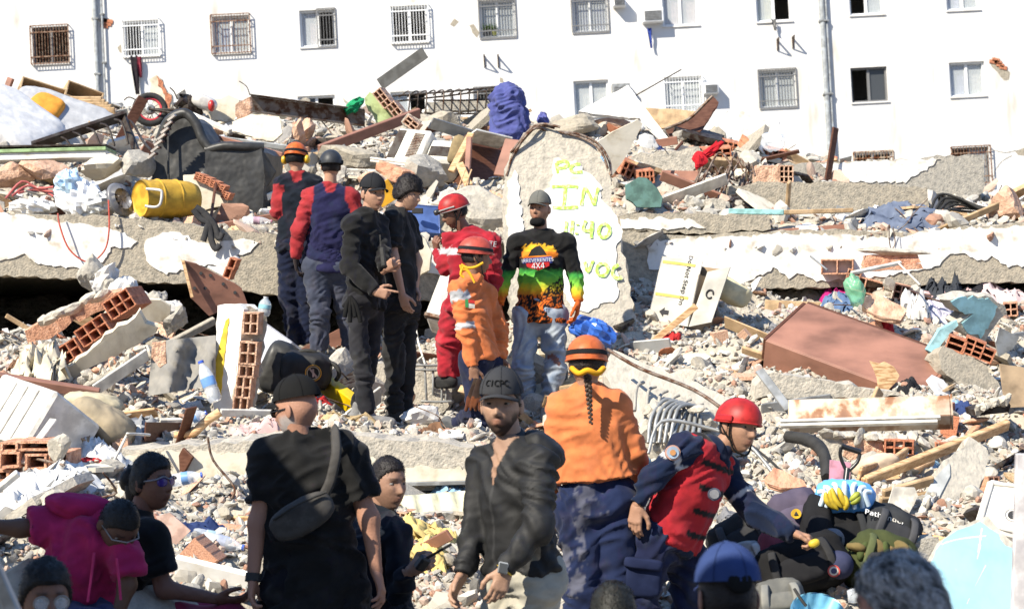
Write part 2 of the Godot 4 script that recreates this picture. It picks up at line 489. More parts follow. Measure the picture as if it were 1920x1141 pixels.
var HIGH := {
	-700: [[17.0, 436], [17.6, 398], [19, 345], [21, 285], [24, 250], [27, 240], [30, 420], [34, 720]],
	0: [[17.0, 436], [17.6, 400], [19, 350], [21, 290], [24, 236], [26, 205], [27, 215], [30, 420], [34, 720]],
	300: [[17.0, 451], [17.6, 412], [19, 370], [21, 305], [23, 245], [25, 208], [26, 215], [30, 420], [34, 720]],
	600: [[17.0, 474], [17.6, 430], [19, 365], [21, 290], [24, 222], [25, 215], [26, 225], [30, 410], [34, 720]],
	900: [[17.0, 476], [17.6, 430], [19, 365], [21, 300], [23, 250], [25, 228], [26, 240], [30, 410], [34, 720]],
	1250: [[17.0, 466], [17.6, 420], [19, 335], [22, 270], [24, 250], [25, 258], [30, 420], [34, 720]],
	1500: [[17.0, 462], [17.6, 420], [19, 385], [21, 335], [23, 305], [24.5, 305], [30, 440], [34, 720]],
	1920: [[17.0, 451], [17.6, 412], [19, 400], [21, 392], [23, 385], [24.5, 390], [30, 450], [34, 720]],
	2600: [[17.0, 451], [17.6, 412], [19, 400], [21, 392], [23, 385], [24.5, 390], [30, 450], [34, 720]],
}

func prof(list: Array, d: float) -> float:
	if d <= list[0][0]: return P(960, list[0][1], list[0][0]).y
	for i in list.size() - 1:
		if d <= list[i + 1][0]:
			var a := P(960, list[i][1], list[i][0]).y; var b := P(960, list[i + 1][1], list[i + 1][0]).y
			return lerpf(a, b, (d - list[i][0]) / (list[i + 1][0] - list[i][0]))
	var e: Array = list[list.size() - 1]
	return P(960, e[1], e[0]).y

func bump(x: float, d: float) -> float:
	return fn.get_noise_2d(x * 0.9, d * 0.9) * 0.16 + fn.get_noise_2d(x * 3.1 + 40.0, d * 3.1) * 0.07 + fn.get_noise_2d(x * 9.0 + 9.0, d * 9.0) * 0.03

func height(table: Dictionary, x: float, d: float) -> float:
	var col := 960.0 + x / d * F
	var keys := table.keys()
	var h := 0.0
	if col <= keys[0]: h = prof(table[keys[0]], d)
	elif col >= keys[keys.size() - 1]: h = prof(table[keys[keys.size() - 1]], d)
	else:
		for i in keys.size() - 1:
			if col <= keys[i + 1]:
				var t: float = (col - keys[i]) / (keys[i + 1] - keys[i])
				h = lerpf(prof(table[keys[i]], d), prof(table[keys[i + 1]], d), smoothstep(0.0, 1.0, t))
				break
	return h + bump(x, d) * smoothstep(7.0, 10.0, d)

# height of whatever pile lies at (x, depth d)
var G1 := {}
func low(x: float, d: float) -> float: return grid_height(0, x, d)
func high(x: float, d: float) -> float: return grid_height(1, x, d)
var GX0 := [-9.0, -12.0]; var GD0 := [6.5, 17.04]; var GS := [0.06, 0.09]; var GN := [[301, 300], [268, 180]]
var GH := [PackedFloat32Array(), PackedFloat32Array()]
func grid_height(k: int, x: float, d: float) -> float:
	var fx: float = clampf((x - GX0[k]) / GS[k], 0.0, GN[k][0] - 1.001); var fd: float = clampf((d - GD0[k]) / GS[k], 0.0, GN[k][1] - 1.001)
	var i := int(fx); var j := int(fd); var n: int = GN[k][0]
	var g: PackedFloat32Array = GH[k]
	return lerpf(lerpf(g[j * n + i], g[j * n + i + 1], fx - i), lerpf(g[(j + 1) * n + i], g[(j + 1) * n + i + 1], fx - i), fd - j)

func pile_mesh(k: int, table: Dictionary) -> ArrayMesh:
	var nx: int = GN[k][0]; var nd: int = GN[k][1]; var s: float = GS[k]
	var vs := PackedVector3Array(); var hs := PackedFloat32Array()
	vs.resize(nx * nd); hs.resize(nx * nd)
	for j in nd:
		var d: float = GD0[k] + j * s
		for i in nx:
			var x: float = GX0[k] + i * s
			var h := height(table, x, d)
			hs[j * nx + i] = h
			vs[j * nx + i] = Vector3(x, h, -d)
	GH[k] = hs
	var ns := PackedVector3Array(); ns.resize(nx * nd)
	var ix := PackedInt32Array()
	for j in nd:
		for i in nx:
			var a := hs[j * nx + maxi(i - 1, 0)]; var b := hs[j * nx + mini(i + 1, nx - 1)]
			var c := hs[maxi(j - 1, 0) * nx + i]; var e := hs[mini(j + 1, nd - 1) * nx + i]
			ns[j * nx + i] = Vector3(a - b, 2.0 * s, e - c).normalized()
			if i < nx - 1 and j < nd - 1:
				var q := j * nx + i
				ix.append_array([q, q + nx, q + 1, q + 1, q + nx, q + nx + 1])
	var arr := []; arr.resize(Mesh.ARRAY_MAX)
	arr[Mesh.ARRAY_VERTEX] = vs; arr[Mesh.ARRAY_NORMAL] = ns; arr[Mesh.ARRAY_INDEX] = ix
	var m := ArrayMesh.new(); m.add_surface_from_arrays(Mesh.PRIMITIVE_TRIANGLES, arr)
	return m

func build_structure() -> void:
	OX = Vector3.ZERO
	var st := sto()
	quad(st, Vector3(-150, -0.01, 60), Vector3(150, -0.01, 60), Vector3(150, -0.01, -250), Vector3(-150, -0.01, -250), Vector3.UP)
	structure("ground", st, M.earth)
	var lo := part_mesh("rubble_slope", pile_mesh(0, LOW), M.rubble_ground, self); lo.set_meta("kind", "structure")
	var hi := part_mesh("rubble_ridge", pile_mesh(1, HIGH), M.rubble_ground, self); hi.set_meta("kind", "structure")
	# the fallen floor slab that carries the ridge
	st = sto(); OX = Vector3(0, 2.7, -17.3)
	abox(st, Vector3(-11, 2.72, -27.0), Vector3(12, 2.98, -17.25))
	single("floor_slab", st, M.concrete, "grey concrete floor slab roofing the dark hollow under the ridge", "slab", OX)
	beams()
	building()
	shade_canopies()

func slab(called: String, label: String, category: String, px: Array, d: float, thick: float, m: Material, gx := 0.0, gy := 0.0, jag := 0.015, group := "", back := Vector3.ZERO) -> Node3D:
	var pts := ppts(px, d, gx, gy)
	var b := plane_back(pts) * thick if back == Vector3.ZERO else back
	var t := thing(called, label, category, base_of(pts), group)
	var st := sto(); plate(st, pts, b, 0.06, jag, 2)
	part("block", st, m, t)
	return t
# a skin of paint or plaster on the face of a slab, on the same tilted plane
func skin_on(t: Node3D, called: String, px: Array, ref: Array, d: float, m: Material, gx := 0.0, gy := 0.0, proud := 0.012, jag := 0.012) -> void:
	var r := PackedVector3Array()
	for p in px:
		r.append(P(p[0], p[1], d + gx * (p[0] - ref[0]) / 100.0 + gy * (p[1] - ref[1]) / 100.0))
	var b := plane_back(r)
	for i in r.size(): r[i] -= b * proud
	OX = t.position
	var st := sto(); plate(st, r, b * (proud + 0.004), 0.032, jag * 1.25, 0)
	part(called, st, m, t)

func beams() -> void:
	var px := [[-420, 396], [0, 400], [200, 404], [380, 424], [515, 440], [860, 456], [860, 566], [500, 552], [350, 532], [0, 516], [-420, 505]]
	var t := slab("concrete_beam", "long fallen concrete beam with peeling white paint above the dark hollow", "beam", px, 17.0, 0.34, M.concrete, 0, 0, 0.012)
	skin_on(t, "paint_patch", [[-400, 402], [0, 399], [40, 403], [110, 415], [190, 425], [240, 440], [256, 455], [245, 466], [205, 462], [203, 483], [165, 505], [65, 493], [45, 478], [0, 487], [-400, 480]], px[0], 17.0, M.plaster)
	skin_on(t, "paint_patch", [[272, 450], [300, 438], [335, 434], [365, 450], [400, 458], [455, 447], [482, 455], [470, 470], [440, 478], [425, 500], [390, 497], [360, 500], [340, 507], [310, 515], [285, 502], [272, 480]], px[0], 17.0, M.plaster)
	skin_on(t, "paint_patch", [[700, 462], [858, 466], [858, 520], [790, 512], [700, 500]], px[0], 17.0, M.plaster)
	var st := sto(0); OX = t.position
	tube(st, smooth_path([P(108, 400, 16.93), P(112, 425, 16.9), P(130, 468, 16.9), P(165, 491, 16.9), P(195, 470, 16.9), P(204, 430, 16.9), P(203, 375, 16.93)], 5), 0.008, 5)
	single("red_cable", st, plastic(Color(0.6, 0.09, 0.05)), "thin red cable looping over the white-painted beam", "cable", t.position)
	px = [[1160, 434], [1300, 440], [1560, 430], [1700, 436], [1920, 416], [2500, 400], [2500, 530], [1920, 528], [1500, 540], [1160, 548]]
	t = slab("concrete_beam", "long white concrete beam behind the red-brown cabinet, its lower edge broken", "beam", px, 17.0, 0.36, M.concrete, 0, 0, 0.012)
	skin_on(t, "paint_patch", [[1212, 452], [1290, 446], [1400, 444], [1440, 436], [1560, 440], [1690, 446], [1750, 430], [1920, 424], [2480, 406], [2480, 480], [1920, 500], [1885, 498], [1862, 480], [1845, 490], [1800, 474], [1772, 480], [1760, 500], [1640, 520], [1530, 526], [1500, 510], [1480, 520], [1450, 502], [1400, 530], [1320, 522], [1215, 505]], px[0], 17.0, M.plaster)
	st = sto(0); OX = t.position
	tube(st, smooth_path([P(1668, 420, 16.9), P(1668, 450, 16.93), P(1672, 466, 16.93), P(1679, 455, 16.93), P(1675, 425, 16.92)], 4), 0.005, 4)
	single("wire_loop", st, M.rebar, "thin wire hanging in a loop on the white beam", "wire", t.position)
	# the ledge the helpers stand on
	px = [[225, 842], [420, 830], [640, 814], [700, 822], [800, 826], [886, 838], [890, 912], [760, 919], [420, 905], [225, 892]]
	t = slab("concrete_ledge", "broken floor ledge with cream plaster face below the standing helpers", "slab", px, 12.3, 0.7, M.concrete_pale, 0, 0, 0.012)
	skin_on(t, "plaster_patch", [[232, 852], [300, 846], [420, 848], [520, 850], [660, 840], [690, 856], [720, 866], [740, 872], [880, 878], [882, 908], [760, 913], [420, 900], [232, 888]], px[0], 12.3, M.plaster_cream)
	st = sto()
	pbox(st, P(735, 912, 12.2), P(885, 908, 12.2) - P(735, 912, 12.2), Vector3(0, 0.025, 0), Vector3(0, 0, -0.3), 0.003)
	part("steel_strip", st, M.steel_grey, t)
	# painted slab standing up in the middle
	px = [[950, 300], [968, 268], [985, 250], [1012, 238], [1060, 254], [1100, 262], [1124, 282], [1146, 330], [1150, 400], [1168, 470], [1198, 622], [1190, 646], [1080, 660], [960, 590], [946, 480], [946, 360]]
	t = slab("upright_slab", "upright concrete slab with green spray-painted letters on white paint", "slab", px, 16.0, 0.3, M.concrete_pale, 0, -0.12, 0.018)
	skin_on(t, "paint_patch", [[1040, 298], [1075, 304], [1095, 320], [1122, 338], [1130, 352], [1124, 372], [1146, 388], [1160, 412], [1166, 440], [1154, 470], [1160, 520], [1156, 562], [1120, 576], [1100, 584], [1072, 576], [1050, 540], [1020, 460], [1008, 380], [1030, 350]], px[0], 16.0, M.plaster, 0, -0.12)
	skin_on(t, "paint_patch", [[952, 340], [966, 320], [974, 360], [980, 420], [985, 470], [960, 480], [950, 420]], px[0], 16.0, M.plaster, 0, -0.12)
	var strokes := [
		[[1043, 306], [1046, 326]], [[1043, 307], [1058, 303], [1066, 309], [1058, 315], [1046, 317]],
		[[1088, 309], [1076, 310], [1070, 317], [1076, 324], [1092, 323]],
		[[1034, 351], [1066, 350], [1084, 352]], [[1060, 352], [1058, 380], [1054, 391]], [[1036, 390], [1060, 391], [1084, 389]],
		[[1090, 386], [1094, 362], [1097, 352]], [[1097, 352], [1108, 372], [1114, 386]], [[1114, 386], [1118, 366], [1122, 353]],
		[[1062, 416], [1060, 444]], [[1074, 415], [1071, 446]], [[1083, 421], [1083, 424]], [[1081, 437], [1081, 441]],
		[[1098, 415], [1094, 432], [1112, 434]], [[1110, 416], [1108, 448]],
		[[1137, 421], [1127, 424], [1122, 436], [1128, 446], [1140, 443], [1143, 430], [1136, 421]],
		[[1096, 492], [1102, 510], [1112, 489]], [[1126, 495], [1119, 503], [1122, 516], [1134, 517], [1140, 506], [1134, 496], [1125, 496]],
		[[1160, 498], [1150, 504], [1149, 517], [1158, 523], [1166, 521]]]
	st = sto(); OX = t.position
	var nrm := plane_back(ppts(px, 16.0, 0, -0.12))
	var nrm_off := 0.0
	for s in strokes:
		var q: Array = []
		for p in s: q.append(P(p[0], p[1], 16.0 - 0.12 * (p[1] - 300) / 100.0) - nrm * (0.0155 + nrm_off))
		var pa := smooth_path(q, 4)
		var e: Array = []
		for i in pa.size():
			var dir := (pa[mini(i + 1, pa.size() - 1)] - pa[maxi(i - 1, 0)]).normalized()
			var sd := dir.cross(nrm).normalized() * (0.014 + rr(-0.003, 0.003))
			e.append([pa[i] - sd, pa[i] + sd])
		for i in e.size() - 1: quad(st, e[i][0], e[i][1], e[i + 1][1], e[i + 1][0], -nrm)
		nrm_off += 0.0006
	part("spray_lettering", st, M.print_green, t)
	for r in [[[950, 330], [962, 290], [985, 258], [1010, 236], [1040, 240]], [[960, 300], [980, 262], [1005, 240], [1030, 246], [1080, 250], [1120, 268], [1142, 300], [1146, 328]], [[958, 286], [992, 244], [1016, 232], [1050, 238]], [[1050, 248], [1090, 258], [1125, 280], [1140, 316]]]:
		st = sto(0); OX = t.position
		var q: Array = []
		for p in r: q.append(P(p[0], p[1], 16.0 - 0.12 * (p[1] - 300) / 100.0 + rr(-0.08, 0.02)))
		tube(st, smooth_path(q, 4), 0.011, 6)
		part("rebar", st, M.rebar, t)

# ---------------------------------------------------------------- the white apartment building
const BD := 60.0
var b_o := Vector3.ZERO
var b_x := Vector3.RIGHT
var b_y := Vector3.UP
func bl(x: float, y: float) -> Vector2:
	var w := P(x, y, BD) - b_o
	return Vector2(w.dot(b_x), w.dot(b_y))

func building() -> void:
	b_o = P(960, 600, BD); b_o.y = 0.0
	var ang := deg_to_rad(2.9)
	b_x = Vector3(cos(ang), sin(ang), 0); b_y = Vector3(-sin(ang), cos(ang), 0)
	var B := Node3D.new(); B.name = numbered("apartment_building"); add_child(B)
	B.transform = Transform3D(Basis(b_x, b_y, Vector3(0, 0, 1)), Vector3(b_o.x, 0, -BD)); 
	tag(B, "white apartment building with barred windows behind the rubble", "building")
	OX = Vector3.ZERO
	# x0, y0, x1, y1, grille colour, left fill, right fill
	var W := [
		[54, 45, 123, 115, "rust", "open", "open"], [226, 33, 294, 101, "white", "open", "grey"], [394, 24, 465, 95, "rust", "blue", "pale"],
		[559, 13, 626, 83, "half", "pink", "open"], [732, 5, 801, 75, "white", "open", "open"], [899, -6, 966, 65, "dark", "plants", "grey"],
		[1074, -16, 1141, 55, "dark", "violet", "violet"], [1244, -26, 1312, 43, "none", "pink", "pink"], [1421, -34, 1488, 35, "none", "yellow", "open"],
		[1597, -46, 1662, 22, "none", "open", "grey"], [1780, -56, 1843, 13, "none", "violet", "grey"],
		[1077, 147, 1143, 215, "none", "pale", "pale"], [1248, 140, 1318, 207, "white", "grey", "grey"], [1427, 127, 1496, 198, "dark", "grey", "grey"],
		[1600, 122, 1669, 188, "none", "open", "dark"], [1786, 112, 1853, 177, "none", "violet", "pale"],
		[1606, 283, 1678, 350, "beige", "open", "open"], [1789, 274, 1860, 342, "rust", "open", "grey"],
		[557, 176, 627, 245, "none", "dark", "open"], [212, 196, 280, 262, "none", "open", "dark"], [890, 160, 970, 228, "dark", "open", "open"],
		[732, 168, 800, 236, "none", "grey", "open"], [1430, 290, 1498, 356, "none", "grey", "grey"], [394, 186, 464, 254, "none", "grey", "open"]]
	var rects: Array = []
	for w in W:
		var c := bl((w[0] + w[2]) * 0.5, (w[1] + w[3]) * 0.5)
		var sz := Vector2(w[2] - w[0], w[3] - w[1]) * BD / F
		rects.append(Rect2(c - sz * 0.5, sz))
	# the facade with its openings
	var xs := [-30.0, 30.0]; var ys := [-2.5, 19.0]
	for r in rects:
		xs.append(r.position.x); xs.append(r.end.x); ys.append(r.position.y); ys.append(r.end.y)
	xs.sort(); ys.sort()
	var st := sto()
	for i in xs.size() - 1:
		if xs[i + 1] - xs[i] < 0.0005: continue
		var j := 0
		while j < ys.size() - 1:
			var y0: float = ys[j]
			var solid := true
			for r in rects:
				if r.has_point(Vector2((xs[i] + xs[i + 1]) * 0.5, (y0 + ys[j + 1]) * 0.5)): solid = false
			j += 1
			if not solid: continue
			while j < ys.size() - 1:
				var hit := false
				for r in rects:
					if r.has_point(Vector2((xs[i] + xs[i + 1]) * 0.5, (ys[j] + ys[j + 1]) * 0.5)): hit = true
				if hit: break
				j += 1
			quad(st, Vector3(xs[i], y0, 0), Vector3(xs[i + 1], y0, 0), Vector3(xs[i + 1], ys[j], 0), Vector3(xs[i], ys[j], 0), Vector3(0, 0, 1))
	for r in rects:
		var a: Vector2 = r.position; var b: Vector2 = r.end
		var z := -0.22
		quad(st, Vector3(a.x, a.y, 0), Vector3(b.x, a.y, 0), Vector3(b.x, a.y, z), Vector3(a.x, a.y, z), Vector3.UP)
		quad(st, Vector3(a.x, b.y, 0), Vector3(b.x, b.y, 0), Vector3(b.x, b.y, z), Vector3(a.x, b.y, z), Vector3.DOWN)
		quad(st, Vector3(a.x, a.y, 0), Vector3(a.x, b.y, 0), Vector3(a.x, b.y, z), Vector3(a.x, a.y, z), Vector3.RIGHT)
		quad(st, Vector3(b.x, a.y, 0), Vector3(b.x, b.y, 0), Vector3(b.x, b.y, z), Vector3(b.x, a.y, z), Vector3.LEFT)
	quad(st, Vector3(-30, -2.5, 0), Vector3(-30, 19, 0), Vector3(-30, 19, -12), Vector3(-30, -2.5, -12), Vector3.LEFT)
	quad(st, Vector3(30, -2.5, 0), Vector3(30, 19, 0), Vector3(30, 19, -12), Vector3(30, -2.5, -12), Vector3.RIGHT)
	quad(st, Vector3(-30, -2.5, -12), Vector3(30, -2.5, -12), Vector3(30, 19, -12), Vector3(-30, 19, -12), Vector3(0, 0, -1))
	part("wall", st, M.facade, B)
	st = sto(); abox(st, Vector3(-30.3, 19.002, -12.3), Vector3(30.3, 19.25, 0.3), 0.02); part("roof", st, M.facade, B)
	var cur := {"grey": Color(0.13, 0.135, 0.14), "blue": Color(0.12, 0.16, 0.34), "pale": Color(0.3, 0.29, 0.27), "pink": Color(0.3, 0.22, 0.22), "violet": Color(0.17, 0.17, 0.27), "yellow": Color(0.3, 0.28, 0.16), "plants": Color(0.1, 0.11, 0.1)}
	for i in W.size():
		window(B, rects[i], W[i], cur)
	# pipes
	for pp in [[170, -40, 181, 172, 0.07], [183, -40, 183, 116, 0.035], [1541, -60, 1552, 302, 0.09], [1549, -60, 1561, 300, 0.035]]:
		st = sto(0)
		var a := bl(pp[0], pp[1]); var b := bl(pp[2], pp[3] + 250)
		tube(st, [Vector3(a.x, a.y, 0.11), Vector3(a.x, (a.y + b.y) * 0.5, 0.11), Vector3(a.x, b.y, 0.11)], pp[4], 10)
		var dp := part("drainpipe", st, mk("pipe_grey", Color(0.34, 0.38, 0.43), 0.5, "dusty", 0.6), B)
		for k in 4:
			st = sto()
			var y := lerpf(a.y, b.y, (k + 0.7) / 4.4)
			abox(st, Vector3(a.x - pp[4] - 0.03, y, 0.0), Vector3(a.x + pp[4] + 0.03, y + 0.06, 0.11 + pp[4] + 0.01), 0.005)
			part("clamp", st, M.steel_grey, dp)
	# wall air conditioners and empty brackets
	for a in [[1320, 155, 28, 20, "white"], [1205, 14, 40, 26, "box"], [1150, -6, 24, 16, "white"], [1148, 156, 34, 34, "cage"]]:
		var c := bl(a[0] + a[2] * 0.5, a[1] + a[3] * 0.5); var w: float = a[2] * BD / F; var h: float = a[3] * BD / F
		st = sto(); abox(st, Vector3(c.x - w / 2, c.y - h / 2, -0.1), Vector3(c.x + w / 2, c.y + h / 2, 0.38), 0.02)
		var u := part("air_conditioner", st, M.window_white if a[4] != "cage" else M.steel_grey, B)
		st = sto(); abox(st, Vector3(c.x - w * 0.4, c.y - h * 0.38, 0.381), Vector3(c.x + w * 0.4, c.y + h * 0.3, 0.395)); part("vent", st, M.window_dark, u)
		for k in 6:
			st = sto()
			var y := c.y - h * 0.34 + k * h * 0.12
			abox(st, Vector3(c.x - w * 0.38, y, 0.396), Vector3(c.x + w * 0.38, y + h * 0.04, 0.41)); part("louver", st, M.steel_grey, u)
	for a in [[908, 100], [934, 100], [1461, 68], [1490, 64]]:
		var c := bl(a[0], a[1] + 11)
		st = sto()
		bar(st, Vector3(c.x, c.y + 0.18, 0.02), Vector3(c.x, c.y - 0.2, 0.02), 0.06, 0.04)
		bar(st, Vector3(c.x, c.y + 0.14, 0.02), Vector3(c.x, c.y + 0.14, 0.42), 0.05, 0.04, Vector3.RIGHT)
		bar(st, Vector3(c.x, c.y - 0.18, 0.04), Vector3(c.x, c.y + 0.1, 0.38), 0.04, 0.03, Vector3.RIGHT)
		part("bracket", st, M.steel, B)
	# knocked-off render showing brick
	for a in [[[843, 40], [852, 30], [860, 36], [850, 46]], [[880, 42], [888, 40], [897, 56], [893, 66], [884, 56]], [[183, 28], [204, 32], [198, 42], [186, 50]], [[215, 84], [222, 78], [224, 96], [218, 92]], [[1862, 110], [1872, 103], [1880, 112], [1888, 122], [1900, 132], [1898, 145], [1888, 148], [1876, 132], [1866, 122]], [[938, 142], [944, 143], [943, 151], [937, 150]], [[1908, 280], [1940, 270], [1940, 290], [1914, 289]]]:
		var pts := PackedVector3Array()
		for p in a:
			var c := bl(p[0], p[1]); pts.append(Vector3(c.x, c.y, 0.006))
		st = sto(); plate(st, pts, Vector3(0, 0, -0.03), 0.12, 0.02, 0)
		var g := part("bare_patch", st, M.concrete, B)
		var c0 := (pts[0] + pts[2]) * 0.5
		if a.size() > 5 or a[0][0] == 183:
			for k in 5:
				st = sto()
				var o: Vector3 = pts[k % pts.size()].lerp(c0, 0.5)
				pbox(st, o - Vector3(0.1, 0.06, 0), Vector3(0.24, -0.06, 0), Vector3(0.02, 0.12, 0), Vector3(0, 0, 0.03), 0.008)
				part("brick", st, M.brick, g)
	# washing hung out of the windows
	for h in [[240, 102, 16, 74, Color(0.03, 0.025, 0.03)], [252, 104, 10, 40, Color(0.25, 0.04, 0.06)], [1214, 50, 9, 38, Color(0.05, 0.09, 0.4)], [1448, 33, 10, 22, Color(0.2, 0.2, 0.2)]]:
		var c := bl(h[0], h[1]); var k: float = BD / F
		st = sto(0)
		for j in 8:
			for i in 4:
				var q: Array = []
				for e in [[i, j], [i + 1, j], [i + 1, j + 1], [i, j + 1]]:
					var v: float = e[1] / 8.0; var u: float = (e[0] / 4.0 - 0.5) * (1.0 - v * 0.55)
					q.append(Vector3(c.x + (u + 0.5 + v * 0.25) * h[2] * k, c.y - v * h[3] * k, 0.16 + 0.05 * sin(e[0] * 2.4 + v * 3.0)))
				quad(st, q[0], q[1], q[2], q[3], Vector3(0, 0, 1))
		part("hanging_washing", st, cloth_mat(h[4]), B)
	# cracks
	for cr in [[[1900, 290], [1885, 300], [1870, 318], [1862, 345]], [[1366, 205], [1352, 232], [1340, 250]], [[1860, 278], [1890, 284], [1910, 280]]]:
		st = sto()
		var q: Array = []
		for p in cr:
			var c := bl(p[0], p[1]); q.append(Vector3(c.x + rr(-0.03, 0.03), c.y, 0.003))
		var pa := smooth_path(q, 5)
		for k in pa.size() - 1:
			bar(st, pa[k] + Vector3(rr(-0.03, 0.03), 0, 0), pa[k + 1], 0.006, 0.025)
		part("crack", st, M.concrete_grey, B)

func window(B: Node3D, r: Rect2, w: Array, cur: Dictionary) -> void:
	var a: Vector2 = r.position; var b: Vector2 = r.end; var c := r.get_center()
	var st := sto()
	abox(st, Vector3(a.x, a.y, -0.24), Vector3(b.x, a.y + 0.06, -0.1)); abox(st, Vector3(a.x, b.y - 0.06, -0.24), Vector3(b.x, b.y, -0.1))
	abox(st, Vector3(a.x, a.y + 0.06, -0.24), Vector3(a.x + 0.06, b.y - 0.06, -0.1)); abox(st, Vector3(b.x - 0.06, a.y + 0.06, -0.24), Vector3(b.x, b.y - 0.06, -0.1))
	var wf := part("window", st, M.window_dark if w[6] == "dark" or (w[4] == "rust" and w[5] == "open") else M.window_white, B)
	st = sto()
	abox(st, Vector3(c.x - 0.04, a.y + 0.061, -0.22), Vector3(c.x + 0.04, b.y - 0.061, -0.13)); part("mullion", st, wf.material_override, wf)
	st = sto()
	abox(st, Vector3(c.x - 1.25, c.y - 1.2, -3.4), Vector3(c.x + 1.25, c.y + 1.2, -3.35))
	for e in [-1.0, 1.0]:
		abox(st, Vector3(c.x + e * 1.25 - 0.02, c.y - 1.2, -3.35), Vector3(c.x + e * 1.25 + 0.02, c.y + 1.2, -0.05))
		abox(st, Vector3(c.x - 1.22, c.y + e * 1.2 - 0.02, -3.35), Vector3(c.x + 1.22, c.y + e * 1.2 + 0.02, -0.05))
	part("interior", st, M.room_wall, wf)
	for s in 2:
		var kind: String = w[5 + s]
		var x0 := a.x + 0.06 if s == 0 else c.x + 0.04; var x1 := c.x - 0.04 if s == 0 else b.x - 0.06
		if kind == "open": continue
		st = sto(); abox(st, Vector3(x0, a.y + 0.06, -0.185), Vector3(x1, b.y - 0.06, -0.175))
		part("pane", st, M.dark_glass if kind == "dark" else M.glass, wf)
		if cur.has(kind):
			st = sto(0)
			var n := 14
			for k in n:
				var u0 := lerpf(x0, x1, float(k) / n); var u1 := lerpf(x0, x1, float(k + 1) / n)
				var z0 := -0.3 + 0.025 * sin(k * 2.3 + c.x); var z1 := -0.3 + 0.025 * sin((k + 1) * 2.3 + c.x)
				quad(st, Vector3(u0, a.y + 0.05, z0), Vector3(u1, a.y + 0.05, z1), Vector3(u1, b.y - 0.05, z1), Vector3(u0, b.y - 0.05, z0), Vector3(0, 0, 1))
			part("curtain", st, cloth_mat(cur[kind]), wf)
		if kind == "plants":
			for k in 3:
				st = sto(); var px := x0 + 0.1 + k * 0.14
				lathe(st, Vector3(px, a.y + 0.08, -0.06), Vector3.UP, [[0.05, 0.0], [0.06, 0.12]], 8)
				part("flower_pot", st, plastic(Color(0.5, 0.5, 0.05) if k == 2 else Color(0.05, 0.05, 0.05)), wf)
				st = sto()
				for l in 26:
					var o := Vector3(px, a.y + 0.22, -0.06); var d := Vector3(rr(-1, 1), rr(0.2, 1.6), rr(-0.6, 0.6)).normalized()
					var sd := d.cross(Vector3(rr(-1, 1), rr(-1, 1), rr(-1, 1))).normalized() * 0.025
					var e := o + d * rr(0.12, 0.3)
					tri(st, o + d * 0.06 - sd, o + d * 0.06 + sd, e, Vector3(0, 0, 1))
				part("leaves", st, mk("leaf", Color(0.08, 0.14, 0.03), 0.6), wf)
	# ledge
	st = sto(); abox(st, Vector3(a.x - 0.03, a.y - 0.05, -0.02), Vector3(b.x + 0.03, a.y - 0.003, 0.05), 0.004); part("sill", st, M.facade, wf)
	if w[4] == "none": return
	var gm: Material = {"rust": mk("grille_rust", Color(0.3, 0.22, 0.17), 0.7, "rust", 1.0), "white": M.window_white, "dark": M.window_dark, "half": M.window_dark, "beige": mk("grille_beige", Color(0.5, 0.44, 0.36), 0.6, "rust", 0.6)}[w[4]]
	st = sto()
	var gz := 0.13 if w[4] in ["rust", "white"] else 0.02
	var g0 := a.x - 0.02 if w[4] != "half" else c.x; var g1 := b.x + 0.02
	var n := 13 if w[4] != "half" else 6
	for k in n + 1:
		var x := lerpf(g0, g1, float(k) / n); var t := 0.008 if k % n != 0 else 0.02
		abox(st, Vector3(x - t, a.y - 0.02, gz), Vector3(x + t, b.y + 0.02, gz + 0.02))
	for f in [0.0, 0.18, 0.82, 1.0]:
		var y := lerpf(a.y - 0.02, b.y + 0.02, f)
		abox(st, Vector3(g0, y - 0.018, gz + 0.021), Vector3(g1, y + 0.018, gz + 0.035))
		for x in [g0, g1]:
			abox(st, Vector3(x - 0.012, y - 0.012, -0.02), Vector3(x + 0.012, y + 0.012, gz))
	part("grille", st, gm, wf)

# two unseen roofs, added to cast the shade on the people nearest the lens
func shade_canopies() -> void:
	for c in [[Vector3(-5.6, 0, -6.9), Vector3(-2.9, 3.6, -3.6), "added blue shade canopy beside the seated women, outside the frame"], [Vector3(-4.4, 0, -3.2), Vector3(0.6, 3.6, 1.6), "added blue shade canopy over the photographer, outside the frame"]]:
		var lo: Vector3 = c[0]; var hi: Vector3 = c[1]
		var t := thing("added_canopy", c[2], "canopy", Vector3((lo.x + hi.x) / 2, 0, (lo.z + hi.z) / 2))
		var st := sto()
		var top := Vector3((lo.x + hi.x) / 2, hi.y + 0.6, (lo.z + hi.z) / 2)
		var cs := [Vector3(lo.x, hi.y, lo.z), Vector3(hi.x, hi.y, lo.z), Vector3(hi.x, hi.y, hi.z), Vector3(lo.x, hi.y, hi.z)]
		for i in 4:
			tri(st, cs[i], cs[(i + 1) % 4], top, Vector3.UP)
			quad(st, cs[i], cs[(i + 1) % 4], cs[(i + 1) % 4] - Vector3(0, 0.2, 0), cs[i] - Vector3(0, 0.2, 0), cs[i] + cs[(i + 1) % 4] - top * 2.0)
		part("roof", st, mk("shade_canopy_blue", Color(0.06, 0.12, 0.3), 0.8), t)
		for p in cs:
			if absf(p.x) < -p.z * 0.32: continue   # corners that would stand in view get no post
			st = sto(); bar(st, Vector3(p.x, -0.01, p.z), p, 0.04, 0.04)
			part("post", st, M.steel_grey, t)

